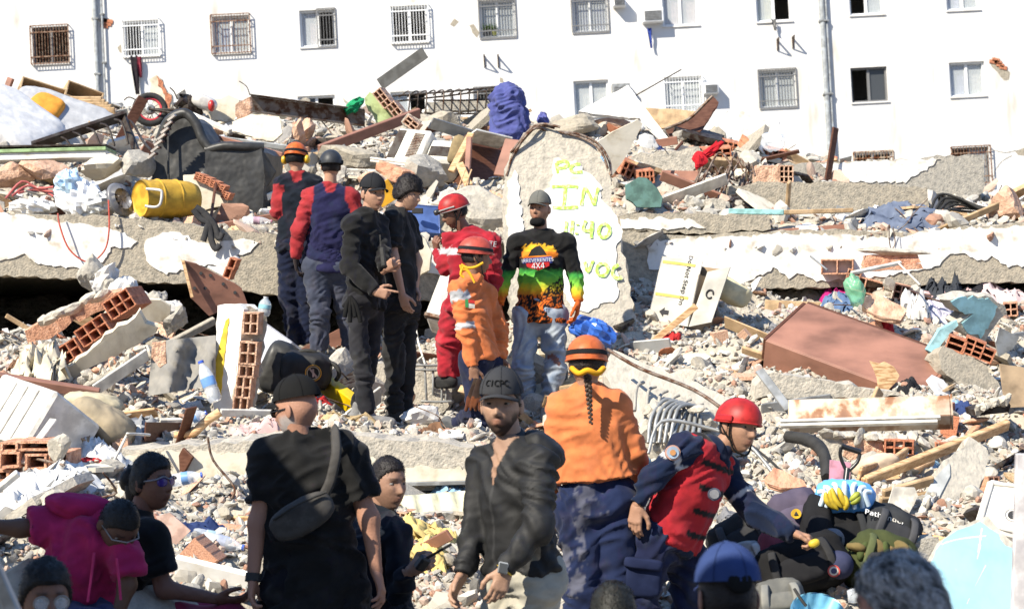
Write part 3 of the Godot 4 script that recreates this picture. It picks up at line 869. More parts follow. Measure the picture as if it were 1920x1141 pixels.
# ================================================================ rubble and belongings
# depth at which the sight line of a pixel meets the lower (0) or upper (1) pile
func hit(k: int, x: float, y: float) -> float:
	var d: float = 8.0 if k == 0 else 16.95
	var e: float = 17.0 if k == 0 else 27.0
	while d < e:
		var p := P(x, y, d)
		if p.y <= grid_height(k, p.x, -p.z): return d
		d += 0.05
	return e
func at(k: int, x: float, y: float, up := 0.0) -> Vector3:
	return P(x, y, hit(k, x, y)) + Vector3(0, up, 0)
# pixel triple with depth measured from the pile: [x, y, offset towards the camera]
func ap(k: int, q: Array) -> Vector3:
	return P(q[0], q[1], hit(k, q[0], q[1]) - (q[2] if q.size() > 2 else 0.0))

func frame3(O: Vector3, A: Vector3, B: Vector3, depth: float) -> Array:
	var u := A - O
	var v := B - O; v -= u * (v.dot(u) / u.length_squared())
	var w := u.cross(v).normalized()
	if w.dot(O - cam_pos) < 0.0: w = -w
	return [u, v, w * depth]

# a box of five panels, open towards the viewer
func crate(called: String, label: String, cat: String, O: Vector3, A: Vector3, B: Vector3, depth: float, m: Material, tk := 0.018, closed := false, face: Material = null) -> Node3D:
	var f := frame3(O, A, B, depth)
	var u: Vector3 = f[0]; var v: Vector3 = f[1]; var w: Vector3 = f[2]
	var t := thing(called, label, cat, base_of(PackedVector3Array([O, O + u, O + v, O + w, O + u + w, O + v + w])))
	var un := u.normalized() * tk; var vn := v.normalized() * tk; var wn := w.normalized() * tk
	var ps := [[O, un, v, w], [O + u - un, un, v, w], [O + un, u - un * 2, vn, w], [O + un + v - vn, u - un * 2, vn, w], [O + un + vn + w - wn, u - un * 2, v - vn * 2, wn]]
	for p in ps:
		var st := sto(); pbox(st, p[0], p[1], p[2], p[3], 0.003); part("panel", st, m, t)
	if closed:
		var st := sto(); pbox(st, O + un * 1.1 + vn * 1.1 + wn * 0.2, u - un * 2.2, v - vn * 2.2, wn, 0.003); part("front_panel", st, face if face else m, t)
	return t

func board(called: String, label: String, cat: String, p: Vector3, q: Vector3, w: float, tk: float, m: Material, side := Vector3(0, 1, 0.6), group := "") -> MeshInstance3D:
	OX = p if p.y < q.y else q
	var st := sto()
	# a board with slightly uneven ends
	bar(st, p, q, w, tk, side, minf(tk * 0.2, 0.006))
	return single(called, st, m, label, cat, OX, group)

func hbrick(st: SurfaceTool, c: Vector3, u: Vector3, v: Vector3, w: Vector3, nu := 2, nv := 3, tk := 0.013) -> void:
	for i in nu + 1:
		var p := c - u + u * (2.0 * i / nu)
		var ut := u.normalized() * tk
		pbox(st, p - ut * 0.5 - v, ut, v * 2.0, w)
	for j in nv + 1:
		var p := c - v + v * (2.0 * j / nv)
		var vt := v.normalized() * tk
		var e := u.normalized() * tk * 0.7
		pbox(st, p - vt * 0.5 - u - e + w * 0.02, vt, u * 2.0 + e * 2.0, w * 0.96)
	pbox(st, c - u - v + w * 0.97, u * 2.0, v * 2.0, w * 0.02)

func blob(st: SurfaceTool, c: Vector3, b: Basis, half: Vector3, e := 0.7, amp := 0.06, freq := 6.0, n := 18, sd := 0.0) -> void:
	var rows: Array = []
	for j in n + 1:
		var th := -PI / 2 + PI * j / n
		var r := PackedVector3Array()
		for i in n * 2:
			var ph := TAU * i / (n * 2)
			var x := _sp(cos(th), e) * _sp(cos(ph), e); var y := _sp(sin(th), e); var z := _sp(cos(th), e) * _sp(sin(ph), e)
			var q := Vector3(x, y, z)
			var nz := fn.get_noise_3dv(q * half * freq + Vector3(sd, sd * 1.7, 0)) + 0.6 * absf(fn.get_noise_3dv(q * half * freq * 2.3 + Vector3(0, sd, 5)))
			r.append(c + b * (q * half * (1.0 + amp * nz * 2.0)))
		rows.append(r)
	var w := n * 2
	var e0: Vector3 = rows[n / 2][0]; var e1: Vector3 = rows[n / 2][1]; var e2: Vector3 = rows[n / 2 + 1][0]
	var fl := (e0 - e2).cross(e0 - e1).dot(e0 - c) < 0.0
	for j in n:
		for i in w:
			var k := (i + 1) % w
			var q := [rows[j][i], rows[j][k], rows[j + 1][k], rows[j][i], rows[j + 1][k], rows[j + 1][i]]
			for t in [0, 2, 1, 3, 5, 4] if fl else [0, 1, 2, 3, 4, 5]: st.add_vertex(q[t] - OX)
func _sp(v: float, e: float) -> float:
	return signf(v) * pow(absf(v), e)

# a crumpled cloth lying on pile k
func rag(called: String, label: String, cat: String, k: int, c: Vector3, sx: float, sd: float, h: float, m: Material, group := "", turn := 0.0, up := 0.0) -> MeshInstance3D:
	var n := 22
	var x0 := c.x; var d0 := -c.z
	OX = Vector3(x0, grid_height(k, x0, d0), -d0)
	var s := rr(0, 100)
	var top: Array = []
	for j in n + 1:
		var row: Array = []
		for i in n + 1:
			var u := 2.0 * i / n - 1.0; var v := 2.0 * j / n - 1.0
			var a := atan2(v, u)
			var lim := 0.75 + 0.25 * fn.get_noise_2d(cos(a) * 1.3 + s, sin(a) * 1.3)
			var l := maxf(absf(u), absf(v))
			var r := Vector2(u, v)
			if r.length() > 0.001: r *= lim * l / r.length() * (1.0 + 0.25 * (r.length() / maxf(l, 0.01) - 1.0))
			r += Vector2(fn.get_noise_2d(u * 2.0 + s, v * 2.0), fn.get_noise_2d(u * 2.0 + s + 30, v * 2.0)) * 0.16
			r = r.rotated(turn)
			var x := x0 + r.x * sx; var d := d0 + r.y * sd
			var fold := absf(fn.get_noise_2d(x * 7.0 + s, d * 5.0)) * 1.3 + 0.5 * absf(fn.get_noise_2d(x * 16.0, d * 13.0 + s))
			var y := grid_height(k, x, d) + up + h * (0.35 + fold) * (1.0 - pow(l, 5.0)) + 0.012 - (0.03 if l > 0.97 else 0.0)
			row.append(Vector3(x, y, -d))
		top.append(row)
	var st := sto(0)
	for j in n:
		for i in n:
			quad(st, top[j][i], top[j][i + 1], top[j + 1][i + 1], top[j + 1][i], Vector3.UP)
	return single(called, st, m, label, cat, OX, group)

func bottle(label: String, p: Vector3, dir: Vector3, len := 0.3, r := 0.04, cap := Color(0.05, 0.12, 0.6), lab := Color(0.2, 0.4, 0.75)) -> void:
	var t := thing("plastic_bottle", label, "bottle", p)
	dir = dir.normalized()
	var st := sto(0)
	lathe(st, p, dir, [[r * 0.8, 0.0], [r, 0.02], [r, len * 0.3], [r * 0.93, len * 0.33], [r, len * 0.36], [r, len * 0.62], [r * 0.8, len * 0.76], [r * 0.38, len * 0.9], [r * 0.36, len * 0.96]], 14)
	part("bottle_body", st, M.clear_plastic, t)
	st = sto(0); lathe(st, p, dir, [[r * 0.42, len * 0.945], [r * 0.42, len]], 12); part("bottle_cap", st, plastic(cap), t)
	st = sto(0); lathe(st, p, dir, [[r * 1.02, len * 0.37], [r * 1.02, len * 0.58]], 14); part("bottle_label", st, plastic(lab), t)
	st = sto(0); lathe(st, p, dir, [[r * 0.75, 0.01], [r * 0.92, 0.025], [r * 0.92, len * 0.3]], 12)

func rod(called: String, label: String, pts: Array, r: float, m: Material, cat := "rod", group := "", sub := 4) -> MeshInstance3D:
	OX = pts[0]
	for p in pts:
		if p.y < OX.y: OX = p
	var st := sto(0); tube(st, smooth_path(pts, sub) if pts.size() > 2 else pts, r, 6)
	return single(called, st, m, label, cat, OX, group)

# ---------------------------------------------------------------- loose rubble, small to middling
func scatter_chips() -> void:
	var cols := [[Color(0.5, 0.465, 0.4), 34], [Color(0.6, 0.565, 0.5), 24], [Color(0.7, 0.68, 0.63), 13], [Color(0.46, 0.26, 0.18), 9], [Color(0.55, 0.41, 0.33), 12], [Color(0.34, 0.325, 0.3), 6]]
	var bag: Array = []
	for c in cols:
		for i in c[1]: bag.append(c[0])
	var variants: Array = []
	for v in 6:
		OX = Vector3.ZERO
		var st := sto(); chunk(st, Vector3.ZERO, [Vector3(1, 0.8, 0.9), Vector3(1.3, 0.45, 0.9), Vector3(1.0, 0.9, 1.0), Vector3(1.6, 0.4, 0.7), Vector3(1.1, 0.6, 0.8), Vector3(1.2, 0.3, 1.1)][v], 0 if v < 3 else 1, Basis(), 0.08, 7)
		variants.append(commit(st))
	for k in 2:
		for v in 9:
			var shard := v > 5   # larger jagged shards, too many to count
			var n := (8500 if k == 0 else 4600) if not shard else (700 if k == 0 else 800)
			var mm := MultiMesh.new(); mm.transform_format = MultiMesh.TRANSFORM_3D; mm.use_colors = true
			mm.mesh = variants[v if not shard else v - 3]; mm.instance_count = n
			for i in n:
				var x := 0.0; var d := 0.0
				if k == 0:
					d = rr(8.8, 17.0); x = rr(-0.33, 0.33) * d
				else:
					d = rr(16.95, 27.0); x = rr(-0.32, 0.32) * d
				var s := 0.018 * pow(rr(0.12, 1.0), -0.62)
				if k == 1: s *= 1.5
				if shard: s *= 2.4
				var b := rand_basis().scaled(Vector3.ONE * s)
				mm.set_instance_transform(i, Transform3D(b, Vector3(x, grid_height(k, x, d) + s * 0.25, -d)))
				mm.set_instance_color(i, bag[rng.randi() % bag.size()] * rr(0.8, 1.12))
			var o := MultiMeshInstance3D.new(); o.multimesh = mm; o.material_override = M.chips
			o.name = numbered("rubble_chips" if not shard else "rubble_shards"); add_child(o)
			tag(o, ["hand-sized jagged shards strewn over the lower slope", "hand-sized jagged shards strewn over the upper ridge"][k] if shard else ["loose chips of concrete and brick strewn over the lower slope", "loose chips of concrete and brick strewn over the upper ridge"][k], "rubble", "", "stuff")

const ZONES := ["on the slope below the painted beam", "around the broken floor ledge", "on the slope around the red-brown cabinet", "on the ridge near the yellow barrel", "on the ridge near the blue sack", "on the ridge near the pale fallen slabs"]
func zone(k: int, p: Vector3) -> int:
	var x := fromw(p).x
	if k == 0: return 0 if x < 540 else (1 if x < 1160 else 2)
	return 3 if x < 520 else (4 if x < 1170 else 5)

# a random spot on pile k, well inside what the picture shows
func spot(k: int) -> Vector3:
	var d := 0.0; var x := 0.0
	if k == 0:
		d = lerpf(9.6, 16.9, pow(rng.randf(), 0.85)); x = rr(-0.275, 0.275) * d
	else:
		d = rr(17.1, 25.5); x = rr(-0.275, 0.275) * d
	return Vector3(x, grid_height(k, x, d), -d)

func scatter_pieces() -> void:
	OX = Vector3.ZERO
	var cm: Array = []; var bm: Array = []; var fm: Array = []
	for v in 14:
		var st := sto(); chunk(st, Vector3.ZERO, Vector3(rr(0.8, 1.4), rr(0.45, 0.9), rr(0.7, 1.1)), 2, Basis(), 0.045, 8)
		cm.append(commit(st))
	for v in 11:   # broken hollow bricks
		var st := sto()
		if v < 2: hbrick(st, Vector3(0, 0, 0.5), Vector3(0.36, 0, 0), Vector3(0, 0.5, 0), Vector3(0, 0, -rr(0.6, 1.2)), 2, 3, 0.075)
		else:
			chunk(st, Vector3.ZERO, Vector3(rr(1.1, 1.7), rr(0.16, 0.4), rr(0.5, 0.9)), 1, Basis(), 0.05, 6)
		bm.append(commit(st))
	for v in 6:
		var st := sto(); var pts := PackedVector3Array(); var a := 0.0
		while a < TAU - 0.5:
			pts.append(Vector3(cos(a) * rr(0.4, 0.75), 0, sin(a) * rr(0.3, 0.6))); a += rr(0.6, 1.2)
		plate(st, pts, Vector3(0, -0.09, 0), 0.2, 0.03, 0); fm.append(commit(st))
	var kinds := [
		["concrete_chunk", "concrete chunk", [M.concrete, M.concrete_grey, M.concrete_pale, M.concrete_pale], cm, 290, 0.07, 0.3, "jagged broken concrete chunk lying %s", "broken concrete chunks"],
		["brick_fragment", "brick fragment", [M.brick, M.brick_dusty, M.brick_dusty, M.brick_pale, M.brick_pale], bm, 280, 0.07, 0.19, "broken orange clay brick piece lying %s", "broken clay bricks"],
		["plaster_flake", "plaster flake", [M.plaster, M.plaster_cream, M.concrete_pale], fm, 150, 0.1, 0.34, "flat pale flake of fallen plaster lying %s", "fallen plaster flakes"],
		["wall_fragment", "wall fragment", [M.concrete, M.concrete_pale, M.plaster_cream, M.brick_pale, M.chipboard, M.plaster, M.steel_dark], fm, 190, 0.2, 0.6, "broken flat wall fragment tilted %s", "broken wall fragments"]]
	for kd in kinds:
		var made: Array = []
		for i in kd[4]:
			made.append([kd[5] * pow(rr(0.1, 1.0), -0.55), 0 if rng.randf() < (0.62 if kd[0] != "wall_fragment" else 0.4) else 1])
		for q in made:
			var s: float = minf(q[0], kd[6]) * (1.0 if q[1] == 0 else 1.25)
			var p := spot(q[1])
			var ms: Array = kd[2]; var vs: Array = kd[3]
			var o := MeshInstance3D.new(); o.name = numbered(kd[0]); o.mesh = vs[rng.randi() % vs.size()]; o.material_override = ms[rng.randi() % ms.size()]
			add_child(o)
			o.transform = Transform3D(rand_basis(0.9 if kd[0] != "concrete_chunk" else PI).scaled(Vector3.ONE * s), p + Vector3(0, s * 0.15, 0))
			var z: String = ZONES[zone(q[1], p)]
			tag(o, kd[7] % z, kd[1], kd[8] + " " + z)

func scatter_junk() -> void:
	var bm := [["pale wooden board", M.wood_pale], ["tan chipboard strip", M.chipboard], ["dark wooden board", M.wood_dark], ["white metal strip", M.white_metal], ["grey metal strip", M.steel_grey], ["red-brown board", M.wood_red]]
	for i in 120:
		var k := 0 if i % 3 < 1 else 1
		var p := spot(k); var z: String = ZONES[zone(k, p)]
		var b: Array = bm[rng.randi() % bm.size()]
		var l := rr(0.25, 0.9) * (1.0 if k == 0 else 1.4)
		var dir := Vector3(rr(-1, 1), rr(-0.25, 0.4), rr(-0.6, 0.6)).normalized()
		board("broken_board", "broken %s sticking out %s" % [b[0], z], "board", p - dir * l * 0.4 + Vector3(0, 0.03, 0), p + dir * l * 0.6 + Vector3(0, 0.06, 0), rr(0.04, 0.14), rr(0.012, 0.03), b[1], Vector3(rr(-0.4, 0.4), 1, rr(-0.2, 1)), "broken boards " + z)
	for i in 46:
		var k := 0 if i % 2 == 0 else 1
		var p := spot(k); var z: String = ZONES[zone(k, p)]
		var pts: Array = []
		var dir := Vector3(rr(-1, 1), rr(-0.1, 0.5), rr(-0.5, 0.5)).normalized(); var l := rr(0.25, 0.7)
		for j in 4:
			pts.append(p + dir * (l * (j / 3.0 - 0.2)) + Vector3(rr(-0.06, 0.06), rr(0.0, 0.08) + 0.02, rr(-0.05, 0.05)))
		rod("bent_rod", "bent steel rod poking out %s" % z, pts, rr(0.004, 0.009), M.rebar, "rod", "bent rods " + z)
	var rc := [["white", Color(0.62, 0.61, 0.6)], ["grey", Color(0.2, 0.2, 0.21)], ["black", Color(0.025, 0.025, 0.028)], ["beige", Color(0.5, 0.42, 0.3)], ["navy", Color(0.03, 0.05, 0.14)], ["pale pink", Color(0.6, 0.42, 0.4)], ["light blue", Color(0.25, 0.4, 0.55)], ["red", Color(0.45, 0.03, 0.03)], ["brown", Color(0.18, 0.1, 0.06)]]
	for i in 64:
		var k := 0 if i % 5 < 3 else 1
		var p := spot(k); var z: String = ZONES[zone(k, p)]
		var c: Array = rc[rng.randi() % rc.size()]
		rag("crumpled_cloth", "crumpled %s cloth lying %s" % [c[0], z], "cloth", k, p, rr(0.1, 0.24), rr(0.08, 0.2), rr(0.03, 0.08), cloth_mat(c[1]), "crumpled %s cloths %s" % [c[0], z], rr(0, TAU))

func build_debris() -> void:
	scatter_chips()
	scatter_pieces()
	scatter_junk()
	ridge_left(); ridge_mid(); ridge_right()
	slope_left(); slope_mid(); slope_right(); bags()

func blocks(label: String, px: Array, d: float, thick: float, m: Material, gx := 0.0, gy := 0.0, jag := 0.02, called := "concrete_slab", cat := "slab") -> Node3D:
	return slab(called, label, cat, px, d, thick, m, gx, gy, jag)

# hollow bricks seen end-on: list of [x, y, w_px, h_px, turn_deg]
func bricks_in(t: Node3D, list: Array, d: float, m: Material, len := 0.22) -> void:
	OX = t.position
	for b in list:
		var s := d / F
		var a := deg_to_rad(b[4])
		var u: Vector3 = Vector3(cos(a), sin(a), 0) * b[2] * 0.5 * s; var v: Vector3 = Vector3(-sin(a), cos(a), 0) * b[3] * 0.5 * s
		var dd: float = b[5] if b.size() > 5 else 0.0
		var st := sto(); hbrick(st, P(b[0], b[1], d - dd), u, v, Vector3(0.25, 0.1, -1).normalized() * len, int(b[6]) if b.size() > 6 else 2, int(b[7]) if b.size() > 7 else 3, 0.011)
		part("brick", st, m, t)

func ridge_left() -> void:
	# chipboard drawers on the skyline
	for q in [[[20, 186, 0.2], [42, 142], [125, 190], 24.6, 0.5], [[100, 166, 0.2], [128, 149], [195, 196], 25.0, 0.5], [[-30, 190, 0.2], [-20, 158], [34, 196], 25.2, 0.4]]:
		var O := P(q[1][0], q[1][1], q[3]); var A := P(q[2][0], q[2][1] - 22, q[3] + 0.2); var B := P(q[1][0] - 2, q[1][1] + 30, q[3] - 0.1)
		crate("drawer_box", ["tan chipboard drawer tipped on the skyline beside the drainpipe", "tan chipboard drawer lying right of its twin on the skyline", "tan chipboard drawer end at the picture edge"][[42, 128, -20].find(q[1][0])], "drawer", O, A, B, q[4], M.chipboard, 0.02)
	for i in 5:
		board("tan_lath", ["lowest", "second lowest", "middle", "second highest", "highest"][i] + " of five tan slats under the tipped drawers"  , "lath", P(95 + i * 9, 212 - i * 6, 24.2), P(215 - i * 6, 208 - i * 5, 24.0), 0.1, 0.03, M.chipboard, Vector3(0, 1, 0.4))
	board("wooden_post", "short dark red post leaning at the skyline by the drawers", "post", P(8, 178, 24.6), P(20, 146, 24.6), 0.09, 0.05, M.wood_red, Vector3(1, 0, 0.4))
	# mattresses
	var st := sto(0); OX = P(30, 265, 21.5)
	blob(st, P(22, 230, 21.6), Basis(Vector3(0, 0, 1), -0.62) * Basis(Vector3(1, 0, 0), 0.5), Vector3(0.52, 0.16, 0.5), 0.45, 0.03, 5.0)
	single("mattress", st, cloth_mat(Color(0.66, 0.66, 0.66)), "dusty white mattress sliding down the ridge at the picture edge", "mattress", OX)
	st = sto(0); OX = P(110, 240, 23)
	blob(st, P(112, 224, 23.0), Basis(Vector3(0, 0, 1), -0.34) * Basis(Vector3(1, 0, 0), 0.7), Vector3(0.62, 0.1, 0.42), 0.4, 0.03, 5.0)
	var mt := thing("folded_mattress", "grey mattress with an orange patch under the tan drawers", "mattress", OX)
	part("cover", st, cloth_mat(Color(0.42, 0.43, 0.45)), mt)
	st = sto(0); blob(st, P(82, 206, 22.9), Basis(Vector3(0, 0, 1), -0.4) * Basis(Vector3(1, 0, 0), 0.7), Vector3(0.2, 0.11, 0.26), 0.6, 0.02, 5.0); part("orange_patch", st, cloth_mat(Color(0.75, 0.32, 0.05)), mt)
	# dark bent frame with ribs
	var t := thing("bent_rack", "dark ribbed metal frame bent over the left ridge", "frame", P(150, 270, 20.5))
	st = sto(); bar(st, P(60, 274, 20.4), P(236, 216, 20.9), 0.1, 0.05, Vector3(0, 1, 1)); part("top_rail", st, M.steel_dark, t)
	st = sto(); bar(st, P(230, 218, 20.9), P(262, 300, 20.2), 0.07, 0.04, Vector3(1, 0, 1)); part("side_rail", st, M.steel_dark, t)
	for i in 5:
		st = sto(0); var x := 110 + i * 26
		tube(st, smooth_path([P(x, 256 - i * 8, 20.55), P(x + 14, 262 - i * 8, 20.4), P(x + 26, 282 - i * 3, 20.3)], 3), 0.012, 5); part("rib", st, M.steel_dark, t)
	st = sto(0); OX = P(238, 214, 20.9)
	tube(st, smooth_path([P(222, 230, 20.9), P(245, 228, 20.8), P(270, 268, 20.0), P(300, 296, 19.3), P(336, 322, 18.6)], 5), 0.014, 6)
	single("black_pipe", st, M.steel_dark, "thin black pipe bent down in front of the black armchair", "pipe", OX)
	# green-edged sandwich panel
	t = thing("roof_panel", "long white panel with a green edge lying across the left ridge", "panel", P(100, 302, 18.9))
	st = sto(); pbox(st, P(-60, 302, 18.9), P(198, 294, 18.9) - P(-60, 302, 18.9), Vector3(0, 0.07, 0), Vector3(0, 0.02, -0.5), 0.004); part("core", st, M.plaster, t)
	st = sto(); pbox(st, P(-60, 288, 18.88), P(198, 281, 18.88) - P(-60, 288, 18.88), Vector3(0, 0.035, 0), Vector3(0, 0.012, -0.5), 0.004); part("green_edge", st, paint(Color(0.28, 0.42, 0.22)), t)
	st = sto(); pbox(st, P(-60, 277, 18.9), P(198, 273, 18.9) - P(-60, 277, 18.9), Vector3(0, 0.02, 0), Vector3(0, 0.012, -0.5), 0.004); part("top_skin", st, M.steel_dark, t)
	# motorcycle on its side
	t = thing("motorcycle", "wrecked motorcycle with a red-rimmed wheel on the skyline", "motorcycle", P(330, 222, 23.2))
	var wc := P(281, 205, 23.0); var ax := Vector3(0.25, 0.15, 1).normalized()
	var wheel := Node3D.new(); wheel.name = "wheel"; t.add_child(wheel)
	for w in [["tyre", 0.175, 0.04, M.rubber], ["rim", 0.135, 0.018, paint(Color(0.6, 0.06, 0.08), 0.35)], ["hub", 0.035, 0.03, M.steel_grey]]:
		st = sto(0); var pts: Array = []
		var x := ax.cross(Vector3.UP).normalized(); var y := ax.cross(x)
		for i in 25: pts.append(wc + (x * cos(TAU * i / 24) + y * sin(TAU * i / 24)) * w[1])
		tube(st, pts, w[2], 8); part(w[0], st, w[3], wheel)
	st = sto(0)
	for i in 10:
		var x := ax.cross(Vector3.UP).normalized(); var y := ax.cross(x)
		tube(st, [wc, wc + (x * cos(TAU * i / 10) + y * sin(TAU * i / 10)) * 0.13], 0.006, 4)
	part("spokes", st, M.steel_grey, wheel)
	st = sto(0); tube(st, [wc, P(330, 206, 23.0), P(352, 200, 23.0)], 0.02, 6); tube(st, [wc + Vector3(0, 0, 0.05), P(326, 212, 22.9)], 0.018, 6); part("fork", st, M.steel_dark, t)
	st = sto(0); tube(st, smooth_path([P(330, 196, 23), P(346, 182, 23), P(352, 190, 23.1), P(360, 205, 23.1), P(376, 214, 23.1)], 3), 0.022, 6); tube(st, [P(345, 183, 23), P(338, 178, 22.9), P(352, 179, 23.1)], 0.02, 6); part("handlebar", st, M.steel_dark, t)
	st = sto(); chunk(st, P(356, 205, 23), Vector3(0.28, 0.26, 0.26), 2, Basis(), 0.06, 8); chunk(st, P(345, 190, 23), Vector3(0.16, 0.2, 0.2), 1); part("engine", st, M.steel_dark, t)
	st = sto(0); blob(st, P(383, 192, 23), Basis(Vector3(0, 0, 1), -0.35), Vector3(0.16, 0.09, 0.12), 0.8, 0.02, 4.0, 10); part("tank", st, paint(Color(0.62, 0.62, 0.63), 0.3), t)
	st = sto(0); blob(st, P(396, 198, 22.9), Basis(), Vector3(0.04, 0.07, 0.05), 0.9, 0.0, 4.0, 8); part("tail_light", st, plastic(Color(0.5, 0.03, 0.02)), t)
	st = sto(0); tube(st, smooth_path([P(232, 188, 23), P(240, 182, 23), P(252, 186, 23), P(262, 196, 23)], 3), 0.008, 5); tube(st, smooth_path([P(318, 164, 23), P(326, 172, 23), P(332, 186, 23)], 3), 0.008, 5); part("cable", st, M.steel_dark, t)
	# broken brick shard on the skyline
	t = blocks("tall broken wall shard with orange brick edge on the skyline behind the motorcycle", [[280, 148], [292, 142], [302, 150], [312, 172], [322, 178], [320, 208], [288, 206], [282, 176]], 23.8, 0.12, M.plaster_cream, 0, 0, 0.015, "wall_shard", "wall shard")
	skin_on(t, "brick_edge", [[294, 143], [302, 150], [312, 170], [321, 178], [319, 205], [312, 200], [308, 178], [298, 160]], [280, 148], 23.8, M.brick)
	# black armchair
	t = thing("armchair", "upturned black leatherette armchair with a torn cover on the ridge", "armchair", P(400, 400, 18.4))
	st = sto(); plate(st, ppts([[284, 338], [292, 268], [306, 236], [322, 218], [346, 214], [362, 226], [376, 250], [386, 270], [402, 280], [404, 300], [370, 384], [300, 372]], 18.5, 0, -0.1), Vector3(0.1, 0.02, -0.5), 0.09, 0.004, 3); part("backrest", st, M.leather_black, t)
	st = sto(); plate(st, ppts([[384, 284], [400, 274], [440, 276], [486, 274], [496, 286], [492, 398], [428, 400], [382, 380]], 18.35, 0, -0.06), Vector3(0.1, 0.02, -0.62), 0.09, 0.004, 3); part("seat", st, M.leather_black, t)
	st = sto(0); tube(st, smooth_path([P(386, 282, 18.4), P(420, 274, 18.36), P(460, 275, 18.36), P(494, 276, 18.4)], 4), 0.045, 8); part("seat_roll", st, M.leather_black, t)
	st = sto(0); tube(st, smooth_path([P(300, 262, 18.5), P(316, 226, 18.48), P(345, 212, 18.46), P(366, 230, 18.44), P(380, 262, 18.42), P(394, 280, 18.4)], 5), 0.05, 8); part("back_roll", st, M.leather_black, t)
	st = sto(0); tube(st, [P(315, 232, 18.5), P(315, 300, 18.42), P(316, 372, 18.36)], 0.012, 5); part("piping", st, M.leather_black, t)
	st = sto(); plate(st, ppts([[490, 278], [502, 300], [516, 322], [508, 336], [498, 350], [494, 320]], 18.1, 0.2, 0), Vector3(0.01, 0, -0.012), 0.06, 0.008, 0); part("torn_flap", st, M.leather_black, t)
	# zigzag woven band over the armchair's shoulder
	t = thing("woven_band", "brown and white zigzag woven band along the armchair shoulder", "fabric", P(300, 290, 18.2))
	for i in 13:
		st = sto(); var f := i / 13.0
		var a := P(lerpf(278, 318, f), lerpf(296, 220, f), 18.3); bar(st, a, a + Vector3(0.07, 0.05 if i % 2 == 0 else 0.01, 0.02), 0.05, 0.02, Vector3(0, 0, 1))
		part("stripe", st, cloth_mat(Color(0.5, 0.46, 0.42) if i % 2 == 0 else Color(0.1, 0.06, 0.05)), t)
	# yellow barrel and lid
	t = thing("plastic_barrel", "yellow plastic barrel with a white handle lying on the beam", "barrel", P(310, 402, 17.35))
	var c0 := P(262, 372, 17.2); var dx := (P(366, 374, 17.55) - c0).normalized(); var bl_ := c0.distance_to(P(366, 374, 17.55))
	st = sto(0); lathe(st, c0, dx, [[0.13, 0.01], [0.165, 0.0], [0.175, 0.03], [0.168, 0.05], [0.178, bl_ * 0.5], [0.165, bl_ * 0.85], [0.14, bl_ * 0.98], [0.05, bl_]], 28); part("barrel_body", st, mk("barrel", Color(0.6, 0.37, 0.04), 0.55, "dusty", 1.2), t)
	for f in [0.3, 0.62]:
		st = sto(0); lathe(st, c0, dx, [[0.17, bl_ * f - 0.012], [0.184, bl_ * f], [0.17, bl_ * f + 0.012]], 28); part("hoop", st, M.barrel, t)
	st = sto(0); tube(st, smooth_path([P(274, 354, 17.05), P(298, 356, 17.0), P(303, 362, 17.0), P(300, 382, 17.0), P(290, 388, 17.02), P(272, 386, 17.05)], 3), 0.013, 6); part("handle", st, plastic(Color(0.6, 0.6, 0.58)), t)
	st = sto(0); OX = P(225, 396, 17.1); lathe(st, P(226, 374, 17.25), Vector3(0.75, 0.3, 0.5), [[0.02, 0.03], [0.1, 0.03], [0.15, 0.02], [0.165, -0.01], [0.15, -0.015]], 26)
	single("barrel_lid", st, plastic(Color(0.16, 0.16, 0.17), 0.4), "grey round lid leaning against the yellow barrel", "lid", OX)
	# bags and wall piece around it
	for q in [[150, 372, 0.2, 0.16, "white plastic bag slumped on the beam left of the barrel", Color(0.66, 0.67, 0.68)], [180, 385, 0.16, 0.1, "clear crumpled plastic sheet beside the white bag", Color(0.5, 0.51, 0.5)], [60, 388, 0.2, 0.07, "white lump of plaster sacking at the beam's end", Color(0.68, 0.67, 0.65)], [128, 345, 0.12, 0.12, "pale blue crumpled bag above the white bag", Color(0.4, 0.55, 0.68)]]:
		st = sto(); var p := P(q[0], q[1], 17.35); OX = p - Vector3(0, q[3] * 0.8, 0)
		blob(st, p, Basis(Vector3(0, 0, 1), rr(-0.3, 0.3)), Vector3(q[2], q[3], 0.13), 1.0, 0.24, 14.0, 14, q[0])
		single("plastic_bag", st, mk("bag_%d" % q[0], q[5], 0.4, "", 1.0, "n_fold", 0.8), q[4], "bag", OX)
	t = blocks("cream wall piece with a ragged row of red bricks behind the barrel", [[345, 330], [376, 322], [400, 345], [428, 366], [424, 384], [372, 400], [345, 380]], 17.9, 0.1, M.plaster_cream, 0, 0, 0.015, "wall_shard", "wall shard")
	bricks_in(t, [[372, 332, 14, 12, -20, 0.05], [386, 338, 14, 12, -20, 0.05], [400, 345, 14, 12, -20, 0.05], [412, 352, 14, 12, -24, 0.05], [422, 366, 12, 12, -24, 0.05]], 17.9, M.brick, 0.12)
	board("steel_rail", "long grey perforated rail running past the armchair to the helmets", "rail", P(400, 258, 19.4), P(540, 277, 19.2), 0.055, 0.03, M.steel_grey, Vector3(0, 1, 0.2))
	board("wooden_batten", "brown batten below the perforated rail", "batten", P(372, 248, 19.3), P(530, 290, 18.9), 0.045, 0.03, M.wood_red, Vector3(0, 1, 0.2))
	board("white_pole", "white plastic pole slanting right of the motorcycle", "pole", P(358, 214, 22.5), P(432, 246, 22.0), 0.05, 0.05, M.white_metal)
	blocks("pale rendered wall block standing between motorcycle and steel beam", [[392, 184], [430, 180], [446, 186], [452, 214], [440, 228], [398, 226], [390, 206]], 23.2, 0.2, M.plaster_cream, 0, 0, 0.02)
